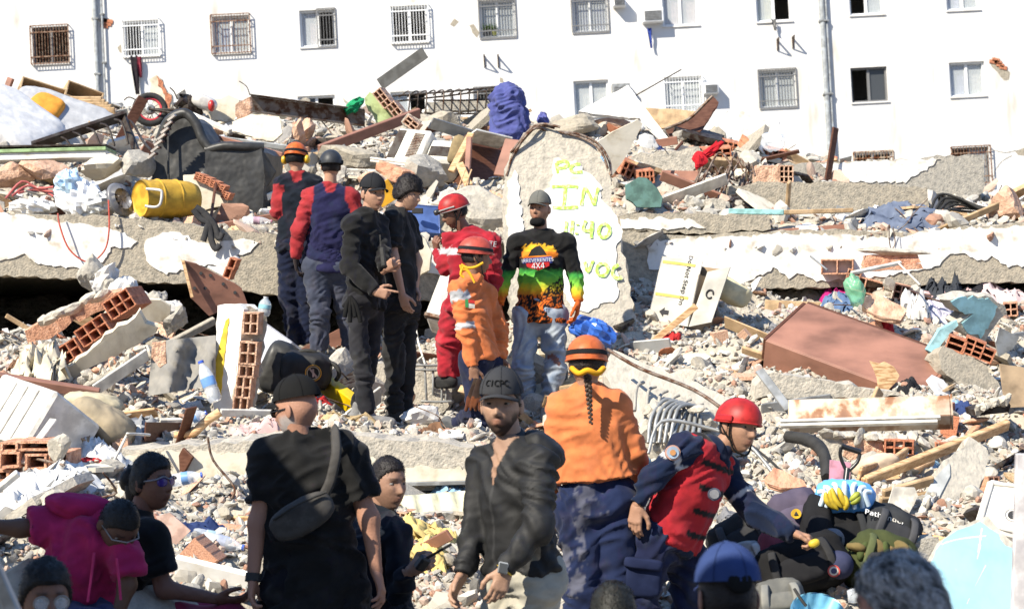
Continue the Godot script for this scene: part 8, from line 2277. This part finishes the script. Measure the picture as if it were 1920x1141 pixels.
	for g in 2:
		var gb := [[P(892 + g * 6, 714, 12.98 - g * 0.05), P(884 + g * 9, 744, 12.97 - g * 0.05), 0.02, 0.026, 0, 0.02, Vector3(0, 0, 1), 0.6]]
		for k in 4: gb.append([P(879 + g * 9 + k * 4, 746, 12.97 - g * 0.05), P(874 + g * 8 + k * 5 + (k % 2) * 3, 768 - (k % 3) * 5, 12.96 - g * 0.06), 0.0125, 0.01, 1, 0.008])
		part_mesh("glove", garment(gb, 0.007, 0.01, [Color(0.03, 0.018, 0.012), Color(0.1, 0.032, 0.014)], 0.006, t.position, "", g * 3.0), M.fabric, t)
	# ---- man in the printed jersey
	s = {"hd": [1012, 393], "nk": [1014, 434], "sl": [970, 456], "sr": [1060, 456], "el": [946, 522, 0.02], "wl": [935, 570, 0.1], "hl_": [936, 604, 0.12], "er": [1080, 520, 0.0], "wr": [1084, 566, 0.06], "hr_": [1082, 600, 0.08], "hl": [988, 592], "hr": [1036, 592], "kl": [982, 690, 0.05], "kr": [1040, 690, 0.05], "al": [990, 772, 0.0], "ar": [1026, 772, 0.02],
		"yaw": -6, "hyaw": -22, "hpitch": 0, "skin": Color(0.3, 0.165, 0.105), "top": Color(0.012, 0.012, 0.013), "pants": Color(0.3, 0.38, 0.48), "glove": Color(0.5, 0.1, 0.02), "hem": 0.05, "beard": 0.35, "shoe": Color(0.08, 0.07, 0.06), "cell": 0.0115, "fold": 0.01, "g": 1.02, "pw": 1.05}
	s["dye"] = "jersey"
	s["pdye"] = "ripped_jeans"
	t = person("bearded man in colourful 4X4 jersey, grey cap and ripped jeans", 14.9, s)
	cap(t, s.T, Color(0.14, 0.14, 0.125), Color(0.1, 0.1, 0.09))
	st = sto(0); blob(st, s.T * Vector3(0, -0.1, 0.045), s.T.basis, Vector3(0.058, 0.034, 0.056), 0.75, 0.02, 8.0, 12); part("face_mask", st, cloth_mat(Color(0.01, 0.01, 0.01)), t)
	st = sto(); plate(st, ppts([[982, 484], [1034, 480], [1036, 492], [1030, 494], [1010, 502], [986, 494], [980, 494]], 14.70), Vector3(0, 0, -0.006), 0.2, 0.0, 0); part("chest_ribbon", st, cloth_mat(Color(0.05, 0.07, 0.26)), t)
	st = sto(); plate(st, ppts([[986, 493], [1030, 490], [1030, 498], [1009, 507], [988, 500]], 14.692), Vector3(0, 0, -0.006), 0.2, 0.0, 0); part("chest_shield", st, cloth_mat(Color(0.5, 0.03, 0.03)), t)
	st = sto(); plate(st, ppts([[990, 480], [996, 468], [1004, 462], [1012, 460], [1020, 468], [1026, 478]], 14.7), Vector3(0, 0, -0.006), 0.2, 0.0, 0); part("chest_emblem", st, cloth_mat(Color(0.03, 0.03, 0.03)), t)
	for q in [["IRREVERENTES", 1008, 487, 0.0022, 14.685], ["4X4", 1009, 497, 0.0036, 14.68]]:
		var tm := TextMesh.new(); tm.text = q[0]; tm.font_size = 16; tm.pixel_size = q[3]; tm.depth = 0.002
		var mi := part_mesh("lettering", tm, cloth_mat(Color(0.65, 0.65, 0.65)), t); mi.transform = Transform3D(Basis(Vector3.BACK, 0.06), P(q[1], q[2], q[4]) - t.position)

func near_people() -> void:
	var blk := Color(0.012, 0.012, 0.013)
	# ---- man in black T-shirt, back view, with belt bag
	var s := {"hd": [556, 768], "nk": [566, 818], "sl": [510, 852], "sr": [644, 850], "el": [484, 980, 0.02], "wl": [474, 1086, 0.08], "hl_": [470, 1130, 0.1], "er": [692, 972, 0.04], "wr": [706, 1074, 0.08], "hr_": [722, 1120, 0.12], "hl": [542, 1100], "hr": [636, 1100],
		"yaw": 176, "hyaw": -118, "hpitch": 10, "skin": Color(0.312, 0.164, 0.109), "top": blk, "long": false, "hem": 0.12, "pants": Color(0.01, 0.01, 0.012), "g": 1.1, "beard": 0.75, "bcol": Color(0.38, 0.37, 0.36), "cell": 0.0115, "fold": 0.02, "loose": 1.08}
	var t := person("bald-necked man in black cap and black T-shirt, seen from behind", 8.2, s)
	cap(t, s.T, Color(0.01, 0.01, 0.011), Color(0.01, 0.01, 0.011))
	wrap_band("wristwatch", t, s.el3.lerp(s.wl3, 0.93), s.wl3, 0.034, 0.035, M.rubber)
	var st := sto(0); tube(st, [s.T * Vector3(0.078, 0.006, 0.0), s.T * Vector3(0.066, 0.004, 0.09), s.T * Vector3(0, 0.004, 0.102)], 0.004, 5); blob(st, s.T * Vector3(0.036, 0.0, 0.092), s.T.basis, Vector3(0.026, 0.02, 0.006), 0.8, 0, 4, 8); part("glasses", st, plastic(Color(0.01, 0.01, 0.01)), t)
	t = thing("crossbody_bag", "dark grey crossbody bag on the back of the man in black", "bag", P(568, 1010, 7.95))
	var gm := mk("bag_grey", Color(0.05, 0.048, 0.047), 0.8, "dusty", 1.4, "n_fold", 0.5)
	st = sto(0); blob(st, P(566, 968, 7.98), Basis(Vector3(0, 0, 1), 0.52), Vector3(0.14, 0.072, 0.05), 0.7, 0.03, 9.0, 18); part("bag_body", st, gm, t)
	st = sto(0); tube(st, smooth_path([P(512, 974, 7.94), P(560, 944, 7.915), P(612, 922, 7.94)], 4), 0.006, 5); part("zip", st, M.rubber, t)
	var pa := smooth_path([P(606, 930, 7.99), P(620, 900, 7.99), P(630, 850, 7.99), P(628, 812, 8.06), P(622, 800, 8.16)], 4); var rg: Array = []
	for i in pa.size():
		var dir := (pa[mini(i + 1, pa.size() - 1)] - pa[maxi(i - 1, 0)]).normalized(); rg.append(ring(pa[i], dir.cross(Vector3(0, 0, 1)).normalized() * 0.022, Vector3(0, 0, 0.006), 6))
	st = sto(0); loft(st, rg); part("strap", st, gm, t)
	# ---- man with the radio
	s = {"hd": [726, 908], "nk": [708, 958, -0.03], "sl": [664, 1000, -0.12], "sr": [742, 1006, 0.12], "er": [742, 1108, 0.16], "wr": [772, 1068, 0.3], "hr_": [800, 1050, 0.32], "el": [650, 1110, -0.1], "sit": true, "yaw": 50, "hyaw": 42, "gaze": 0.35, "hpitch": 4, "skin": Color(0.257, 0.148, 0.101), "top": Color(0.01, 0.012, 0.02), "pants": Color(0.01, 0.011, 0.014), "pose_r": "grip", "cell": 0.012, "palm_r": Vector3(0, 0, -1), "thumb_r": Vector3(0.2, 1, 0), "beard": 0.12}
	t = person("young man in dark navy shirt holding a radio, glancing back", 8.8, s)
	hair(t, s.T, Color(0.012, 0.01, 0.009), "short")
	st = sto(); OX = P(790, 1080, 8.45); bar(st, P(784, 1066, 8.44), P(800, 1044, 8.42), 0.05, 0.04, Vector3(1, 0.6, 0), 0.008); bar(st, P(800, 1046, 8.42), P(846, 1020, 8.38), 0.012, 0.012)
	single("handheld_radio", st, plastic(Color(0.012, 0.012, 0.013), 0.5), "black handheld radio with long aerial in the navy-shirted man's hand", "radio", OX)
	# ---- man in black shell jacket
	s = {"hd": [940, 760], "nk": [960, 824, -0.02], "sl": [912, 870, -0.14], "sr": [1012, 876, 0.15], "el": [890, 990, -0.08], "wl": [868, 1076, 0.02], "hl_": [846, 1110, 0.06], "er": [1008, 990, 0.27], "wr": [948, 1066, 0.3], "hr_": [932, 1112, 0.32], "hl": [952, 1084, -0.08], "hr": [1010, 1084, 0.08],
		"yaw": -52, "hyaw": -10, "hpitch": 2, "skin": Color(0.312, 0.187, 0.125), "top": Color(0.012, 0.0125, 0.0135), "top_mat": "shell_jacket", "top_name": "jacket", "dye": "open_jacket", "pants": Color(0.36, 0.34, 0.28), "g": 1.02, "beard": 0.92, "bcol": Color(0.018, 0.013, 0.011), "hs": 1.06, "cell": 0.01, "fold": 0.012, "loose": 1.0, "hem": -0.03, "gaze": -0.1, "thumb_r": Vector3(-1, 0, 0.3), "palm_r": Vector3(0.2, 0, -1), "thumb_l": Vector3(-0.6, 0, 1), "palm_l": Vector3(1, 0, 0.2)}
	t = person("bearded man in black shell jacket and lettered dark cap facing the camera", 7.9, s)
	cap(t, s.T, Color(0.04, 0.041, 0.045), Color(0.04, 0.041, 0.045), "CICPC", Color(0.008, 0.008, 0.008))
	hair(t, s.T, Color(0.012, 0.01, 0.009), "crop")
	# open neck, hood, zip, watch
	st = sto(0); blob(st, P(1018, 842, 7.92), Basis(Vector3(0, 0, 1), -0.62), Vector3(0.1, 0.06, 0.12), 0.85, 0.06, 8.0, 22); part("hood", st, mk("jacket_cloth", Color(0.012, 0.0125, 0.0135), 0.68, "dust_cloth", 1.3, "n_fold", 0.45), t)
	wrap_band("watch_strap", t, s.er3.lerp(s.wr3, 0.96), s.wr3, 0.036, 0.028, plastic(Color(0.75, 0.5, 0.02), 0.45))
	st = sto(); var wp: Vector3 = s.wr3 + Vector3(-0.012, 0.012, 0.03); pbox(st, wp - Vector3(0.022, 0.024, 0), Vector3(0.04, -0.008, 0.004), Vector3(0.008, 0.046, 0), Vector3(0, 0, 0.012), 0.005); part("watch_case", st, M.steel_grey, t)
	st = sto(); pbox(st, wp - Vector3(0.016, 0.019, -0.0125), Vector3(0.03, -0.006, 0.003), Vector3(0.006, 0.036, 0), Vector3(0, 0, 0.002), 0.0); part("watch_face", st, M.dark_glass, t)
	# ---- woman in orange sweatshirt, back view
	s = {"hd": [1100, 684], "nk": [1103, 730], "sl": [1056, 762], "sr": [1152, 762], "el": [1034, 856, 0.0], "wl": [1040, 930, -0.2], "er": [1192, 850, -0.02], "wr": [1200, 905, -0.2], "hl": [1086, 944], "hr": [1156, 944], "kl": [1092, 1100, 0.02], "kr": [1156, 1100, 0.02],
		"yaw": 180, "hyaw": 178, "hpitch": 6, "skin": Color(0.281, 0.164, 0.109), "top": Color(0.61, 0.19, 0.07), "top_name": "sweatshirt", "pants": Color(0.015, 0.021, 0.062), "g": 1.0, "hem": -0.12, "hemw": 0.98, "pw": 1.15, "loose": 1.05, "cell": 0.011, "fold": 0.009, "pants_name": "jeans", "no_feet": false}
	s["pdye"] = "dusty_jeans"
	t = person("woman in orange sweatshirt, orange helmet and dusty blue jeans, seen from behind", 9.2, s)
	helmet(t, s.T, Color(0.55, 0.13, 0.035), {"band": Color(0.015, 0.015, 0.016), "vents": Color(0.02, 0.02, 0.02)})
	hair(t, s.T, Color(0.025, 0.018, 0.014), "back")
	OX = t.position
	for i in 11:
		st = sto(0); var y := 704 + i * 8.6; var rad := 0.016 * (1.0 - i * 0.045)
		for k in 2: blob(st, P(1102 + i * 0.6 + (k * 2 - 1) * 3.0 * (1.0 - i * 0.05), y + k * 3, 9.02), Basis(Vector3(0, 0, 1), 0.6 * (k * 2 - 1)), Vector3(rad * 0.75, rad * 1.1, rad), 1.0, 0.0, 4, 6)
		part("braid", st, mk("braid", Color(0.07, 0.045, 0.03), 0.6, "grit", 4.0), t)
	st = sto(0); tube(st, smooth_path([P(1072, 690, 9.06), P(1086, 700, 9.0), P(1102, 694, 8.98), P(1120, 700, 9.0), P(1132, 690, 9.06)], 4), 0.014, 6); part("yellow_bandana", st, cloth_mat(Color(0.75, 0.36, 0.02)), t)
	# ---- rescuer in navy with red vest, reaching
	var nav := Color(0.011, 0.016, 0.045)
	s = {"hd": [1384, 802], "nk": [1340, 838, 0.0], "sl": [1284, 842, 0.14], "sr": [1354, 878, -0.14], "el": [1222, 896, 0.2], "wl": [1196, 946, 0.22], "hl_": [1190, 984, 0.24], "er": [1420, 964, -0.04], "wr": [1488, 1000, 0.08], "hr_": [1524, 1008, 0.12], "hl": [1226, 1010, 0.1], "hr": [1278, 1022, -0.1], "kl": [1204, 1120, 0.12], "kr": [1300, 1130, -0.05],
		"yaw": 62, "hyaw": 38, "hpitch": 6, "hroll": -8, "skin": Color(0.281, 0.156, 0.101), "top": nav, "pants": Color(0.012, 0.018, 0.05), "g": 0.96, "pw": 1.15, "hem": 0.02, "cell": 0.0115, "fold": 0.016, "pose_r": "grip", "thumb_r": Vector3(0.3, 0.2, 1), "palm_r": Vector3(0, -1, 0), "beard": 0.1, "hs": 1.02}
	s["dye"] = "navy_uniform"
	t = person("rescuer in navy uniform, red vest and red helmet reaching for the bags", 9.3, s)
	helmet(t, s.T, Color(0.38, 0.018, 0.016), {"patch": Color(0.02, 0.02, 0.02), "strap": Color(0.012, 0.012, 0.012), "rail": Color(0.45, 0.02, 0.02)})
	hair(t, s.T, Color(0.012, 0.01, 0.009), "crop")
	var tax: Vector3 = s.tax; var sc: Vector3 = s.sc; var hc: Vector3 = s.hc; var fx: Vector3 = s.fx
	var vred := Color(0.38, 0.02, 0.03)
	part_mesh("vest", garment([[sc - tax * 0.1, hc + tax * 0.2, 0.206, 0.196, 0, 0.05, fx, 0.5], [hc + tax * 0.2, hc + tax * 0.0, 0.196, 0.21, 0, 0.05, fx, 0.45, true], [s.sl3.lerp(sc, 0.42), sc - tax * 0.14, 0.098, 0.12, 0], [s.sr3.lerp(sc, 0.42), sc - tax * 0.14, 0.098, 0.12, 0]], 0.0115, 0.04, [vred], 0.01, t.position, "vest", 5.0, s.frame), M.fabric, t)
	OX = t.position
	for q in [[1340, 926, 9.03, 0.03, Color(0.06, 0.07, 0.11)], [1340, 926, 9.02, 0.022, Color(0.2, 0.21, 0.24)], [1262, 848, 9.055, 0.036, Color(0.5, 0.3, 0.25)], [1262, 848, 9.047, 0.029, Color(0.3, 0.4, 0.55)], [1262, 848, 9.04, 0.014, Color(0.5, 0.25, 0.1)]]:
		st = sto(0); lathe(st, P(q[0], q[1], q[2]), Vector3(0.1, 0.15, 1), [[q[3], -0.02], [q[3], 0.002]], 20); part("badge", st, paint(q[4]), t)
	st = sto(0); blob(st, P(1206, 1084, 9.12), Basis(Vector3(0, 0, 1), -0.1), Vector3(0.085, 0.085, 0.05), 0.4, 0.04, 9.0, 16); part("cargo_pocket", st, cloth_mat(Color(0.012, 0.018, 0.05)), t)
	st = sto(0); blob(st, P(1206, 1056, 9.09), Basis(Vector3(0, 0, 1), -0.12), Vector3(0.09, 0.026, 0.045), 0.4, 0.04, 9.0, 12); part("pocket_flap", st, cloth_mat(Color(0.014, 0.02, 0.055)), t)
	st = sto(0); OX = P(1528, 1022, 9.15); blob(st, P(1527, 1018, 9.13), Basis(Vector3(0, 0, 1), 0.4), Vector3(0.028, 0.02, 0.02), 0.9, 0.02, 8.0, 10)
	single("banana", st, mk("banana_skin", Color.WHITE), "yellow banana in the reaching rescuer's hand", "banana", OX)

func block_seat(x: float, y: float, d: float, label: String) -> void:
	var p := P(x, y, d); OX = Vector3(p.x, 0, p.z)
	var st := sto(); chunk(st, Vector3(p.x, p.y * 0.5 - 0.06, p.z), Vector3(0.75, maxf(p.y, 0.3) * 1.5, 0.7), 2, Basis(), 0.02, 6)
	single("seat_block", st, M.concrete, label, "concrete block", OX)

func front_people() -> void:
	# ---- seated woman in black with sunglasses
	var s := {"hd": [284, 906], "nk": [258, 962, 0], "sl": [236, 1004, -0.12], "sr": [276, 1010, 0.12], "er": [308, 1104, 0.16], "wr": [404, 1122, 0.14], "hr_": [444, 1128, 0.14], "el": [236, 1110, -0.14], "wl": [330, 1140, -0.1], "hl": [232, 1170, -0.1], "hr": [244, 1176, 0.1], "kl": [418, 1160, -0.08], "kr": [424, 1164, 0.12],
		"yaw": 78, "hyaw": 60, "hpitch": -2, "skin": Color(0.156, 0.078, 0.051), "top": Color(0.01, 0.01, 0.011), "long": false, "pants": Color(0.28, 0.03, 0.08), "cell": 0.012, "sit": true, "g": 1.02}
	var t := person("seated woman in black T-shirt with sunglasses and tied hair", 8.5, s)
	hair(t, s.T, Color(0.009, 0.008, 0.008), "back")
	var st := sto(0); blob(st, s.T * Vector3(0.0, 0.02, -0.12), s.T.basis, Vector3(0.05, 0.055, 0.045), 0.9, 0.16, 16.0, 14); blob(st, s.T * Vector3(0.0, -0.03, -0.1), s.T.basis, Vector3(0.045, 0.06, 0.035), 0.9, 0.14, 14.0, 12, 3.0); part("hair_bun", st, mk("hair_dark", Color(0.009, 0.008, 0.008), 0.6, "grit", 3.0), t)
	st = sto(0)
	for e in [-1.0, 1.0]: blob(st, s.T * Vector3(e * 0.033, 0.008, 0.088), s.T.basis * Basis(Vector3.UP, e * 0.25), Vector3(0.028, 0.022, 0.005), 0.8, 0.0, 4, 10)
	part("sunglass_lenses", st, mk("violet_lens", Color(0.05, 0.03, 0.16), 0.08), t)
	st = sto(0); tube(st, smooth_path([s.T * Vector3(-0.079, 0.01, 0.0), s.T * Vector3(-0.068, 0.018, 0.08), s.T * Vector3(-0.033, 0.03, 0.096), s.T * Vector3(0, 0.018, 0.102), s.T * Vector3(0.033, 0.03, 0.096), s.T * Vector3(0.068, 0.018, 0.08), s.T * Vector3(0.079, 0.01, 0.0)], 4), 0.004, 5); part("sunglass_frame", st, plastic(Color(0.2, 0.2, 0.22)), t)
	block_seat(230, 1200, 8.5, "concrete block under the seated woman with sunglasses")
	# ---- woman in pink hooded top bending forward
	s = {"hd": [222, 984, 0.12], "nk": [176, 972, 0.04], "sl": [104, 986, 0.0], "sr": [232, 1036, 0.1], "el": [36, 990, 0.05], "wl": [-40, 984, 0.1], "er": [238, 1096, 0.14], "wr": [218, 1160, 0.18], "hl": [110, 1150, -0.1], "hr": [176, 1160, -0.06],
		"yaw": 28, "hyaw": 38, "hpitch": 48, "skin": Color(0.101, 0.051, 0.035), "top": Color(0.36, 0.02, 0.1), "long": false, "top_name": "hooded_top", "pants": Color(0.03, 0.04, 0.11), "cell": 0.012, "sit": true, "g": 0.94, "pants_name": "jeans"}
	t = person("woman in pink hooded top bending forward with one arm stretched out", 8.0, s)
	hair(t, s.T, Color(0.008, 0.008, 0.008), "crop")
	st = sto(0); blob(st, P(148, 950, 8.0), Basis(Vector3(0, 0, 1), -0.1), Vector3(0.14, 0.055, 0.1), 0.8, 0.1, 9.0, 18); part("hood", st, cloth_mat(Color(0.36, 0.02, 0.1)), t)
	for q in [[[176, 1036], [172, 1070], [164, 1128]], [[218, 1046], [222, 1080], [226, 1124]]]:
		st = sto(0); var pp: Array = []
		for v in q: pp.append(P(v[0], v[1], 7.72))
		tube(st, smooth_path(pp, 3), 0.0055, 5); part("drawstring", st, cloth_mat(Color(0.55, 0.05, 0.16)), t)
	st = sto(0); tube(st, [s.T * Vector3(-0.078, 0.008, 0.0), s.T * Vector3(-0.06, 0.01, 0.08), s.T * Vector3(0, 0.012, 0.1), s.T * Vector3(0.06, 0.01, 0.08), s.T * Vector3(0.078, 0.008, 0.0)], 0.003, 4); part("glasses", st, plastic(Color(0.3, 0.3, 0.3)), t)
	block_seat(120, 1190, 8.0, "concrete block under the woman in pink")
	block_seat(700, 1240, 8.8, "concrete block under the man with the radio")
	# ---- heads along the bottom edge
	s = {"hd": [84, 1122], "yaw": 24, "hyaw": 26, "hpitch": 6, "skin": Color(0.156, 0.082, 0.055), "top": Color(0.05, 0.05, 0.06), "sit": true, "cell": 0.016, "hs": 1.0}
	t = person("person with round glasses at the bottom corner, only the face showing", 6.4, s)
	hair(t, s.T, Color(0.009, 0.008, 0.008), "back")
	for e in [-1.0, 1.0]:
		st = sto(0); var pp: Array = []
		for i in 17: pp.append(s.T * Vector3(e * 0.033 + cos(TAU * i / 16) * 0.025, 0.004 + sin(TAU * i / 16) * 0.023, 0.094))
		tube(st, pp, 0.003, 5); part("glasses_rim", st, plastic(Color(0.3, 0.28, 0.25)), t)
		st = sto(0); lathe(st, s.T * Vector3(e * 0.033, 0.004, 0.093), s.T.basis.z, [[0.024, 0.0], [0.024, 0.001]], 16); part("glasses_lens", st, M.glass, t)
	s = {"hd": [1364, 1122], "yaw": -150, "hyaw": -168, "hpitch": 6, "skin": Color(0.296, 0.156, 0.109), "top": Color(0.03, 0.03, 0.035), "sit": true, "cell": 0.016}
	t = person("person in a blue cap at the bottom edge, seen from behind", 5.2, s)
	cap(t, s.T, Color(0.035, 0.06, 0.17), Color(0.03, 0.05, 0.15), "", Color.BLACK, true)
	hair(t, s.T, Color(0.012, 0.01, 0.009), "crop")
	st = sto(0); blob(st, s.T * Vector3(0.0, 0.075, 0.1), s.T.basis, Vector3(0.022, 0.02, 0.008), 0.8, 0.0, 4, 8); part("cap_emblem", st, cloth_mat(Color(0.5, 0.5, 0.03)), t)
	s = {"hd": [1690, 1150], "yaw": -130, "hyaw": -118, "hpitch": 4, "skin": Color(0.351, 0.172, 0.125), "top": Color(0.1, 0.1, 0.12), "sit": true, "cell": 0.016}
	t = person("grey-haired person at the bottom edge, only the top of the head showing", 4.2, s)
	hair(t, s.T, Color(0.03, 0.028, 0.027), "swept", 0.55)
	s = {"hd": [1150, 1168], "yaw": 180, "hyaw": 180, "skin": Color(0.234, 0.125, 0.086), "top": Color(0.03, 0.03, 0.035), "sit": true, "cell": 0.016}
	t = person("dark-haired person at the bottom edge below the orange sweatshirt", 6.0, s)
	hair(t, s.T, Color(0.015, 0.012, 0.01), "short")
	for q in [[84, 6.4, "stool under the person with round glasses"], [1364, 5.2, "stool under the person in the blue cap"], [1690, 4.2, "stool under the grey-haired person"], [1150, 6.0, "stool under the dark-haired person"]]:
		var p := P(q[0], 1141, q[1]); var hy := P(q[0], [1122, 1122, 1150, 1168][[84, 1364, 1690, 1150].find(q[0])], q[1]).y - 0.15 - 0.53 - 0.11
		t = thing("stool", q[2] + ", below the picture edge", "stool", Vector3(p.x, 0, p.z))
		st = sto(0); lathe(st, Vector3(p.x, hy - 0.04, p.z), Vector3.UP, [[0.15, 0.0], [0.17, 0.02], [0.16, 0.04]], 20); part("seat", st, plastic(Color(0.3, 0.05, 0.04)), t)
		for k in 4:
			st = sto(0); var a := TAU * k / 4 + 0.5; tube(st, [Vector3(p.x + cos(a) * 0.12, hy - 0.03, p.z + sin(a) * 0.12), Vector3(p.x + cos(a) * 0.16, 0.0, p.z + sin(a) * 0.16)], 0.014, 6); part("leg", st, M.steel_grey, t)
	# ---- metal rail and post at the picture's edges
	st = sto(); OX = P(70, 1200, 5.0); bar(st, P(-40, 1000, 5.0), P(62, 1230, 5.0), 0.035, 0.035, Vector3(1, 0, 0), 0.004)
	single("metal_rail", st, M.steel_grey, "slanting grey metal rail in the lower left corner", "rail", OX)
	st = sto(); OX = P(1898, 1141, 6.6); OX.y = 0.0; bar(st, OX, P(1926, 850, 6.6), 0.075, 0.04, Vector3(1, 0, 0.1), 0.004)
	single("metal_post", st, paint(Color(0.62, 0.62, 0.68)), "pale metal post leaning at the right edge of the picture", "post", OX)

# printed and woven colours of the clothes, in the garment's own frame: u across, v along the spine, w to the front, a along the arm
func dye_of(dye: String, p: Vector3, id: int, c: Color, fr: Array) -> Color:
	var r: Vector3 = p - fr[0]
	var u := r.dot(fr[1]); var v := r.dot(fr[2]); var w := r.dot(fr[3])
	var a: float = p.distance_to(fr[4] if id == 1 else fr[5])
	var tape := Color(0.42, 0.43, 0.45); var blk := Color(0.012, 0.012, 0.013)
	if dye == "raglan": return Color(0.3, 0.028, 0.034) if id == 3 and absf(u) > 0.13 else c
	if dye == "coverall": return tape if (id == 1 and a > 0.08 and a < 0.13) or (id == 0 and v < -0.05 and v > -0.1) else c
	if dye == "orange_shirt": return tape if id == 1 and ((a > 0.24 and a < 0.285) or (a > 0.07 and a < 0.105)) else c
	if dye == "navy_uniform": return tape if (id == 1 and a > 0.1 and a < 0.128) or (id == 2 and a > 0.17 and a < 0.19) else c
	if dye == "open_jacket": return Color(0.3, 0.18, 0.12) if w > 0.0 and v > -0.07 and absf(u) < 0.02 * (1.0 + v / 0.07) else (blk * 2.4 if w > 0.0 and absf(u) < 0.006 else c)
	if dye == "vest": return blk if fposmod(v + 0.02, 0.115) < 0.03 and absf(u) < 0.17 else c
	if dye == "jersey":
		var n := fn.get_noise_2d(u * 30.0, v * 30.0)
		var g := v + n * 0.02
		var sl := id == 1 or id == 2
		if not sl:
			if w < 0.0: return c
			if Vector2((u + 0.02) / 0.155, (v + 0.075 + n * 0.03) / 0.07).length() < 1.0: return Color(0.75, 0.42, 0.03) if v > -0.065 else Color(0.72, 0.2, 0.02)
			var tread := fn.get_noise_2d(u * 110.0 + v * 70.0, v * 180.0 - u * 40.0)
			if v < -0.4 and tread > -0.1: return blk
			if u > 0.02 and v < -0.25 - (0.16 - u) * 0.9 and tread > -0.12: return blk
		var o := -0.02 if sl else 0.0
		var stops := [[-0.19, c], [-0.225, Color(0.05, 0.32, 0.06)], [-0.3, Color(0.2, 0.48, 0.05)], [-0.355, Color(0.7, 0.5, 0.03)], [-0.41, Color(0.75, 0.16, 0.02)], [-9.0, Color(0.75, 0.16, 0.02)]]
		for i in 5:
			if g > stops[i][0] + o: return c if i == 0 else stops[i - 1][1].lerp(stops[i][1], inverse_lerp(stops[i - 1][0] + o, stops[i][0] + o, g))
		return stops[4][1]
	if dye == "ripped_jeans":
		var n := fn.get_noise_3d(p.x * 7.0, p.y * 5.0, p.z * 7.0)
		if Vector2((u - 0.115) / 0.045, (v + 0.315) / 0.04).length() < 0.8 + n * 2.0 and w > 0.0: return Color(0.24, 0.12, 0.1)
		return Color(0.15, 0.21, 0.32).lerp(Color(0.4, 0.44, 0.48), clampf(0.6 + n * 0.9, 0, 1))
	if dye == "dusty_jeans":
		var n := fn.get_noise_3d(p.x * 9.0, p.y * 7.0, p.z * 9.0) + 0.5 * fn.get_noise_3d(p.x * 30.0, p.y * 22.0, 0)
		var k := 0.0
		if Vector2((u + 0.038) / 0.09, (v - 0.02) / 0.13).length() < 1.0: k = clampf((n + 0.0) * 1.2, 0, 0.16)
		if Vector2((u + 0.12) / 0.066, (v + 0.245) / 0.18).length() < 1.0: k = clampf((n + 0.05) * 1.2, 0, 0.2)
		return c.lerp(Color(0.42, 0.42, 0.42), k)
	return c
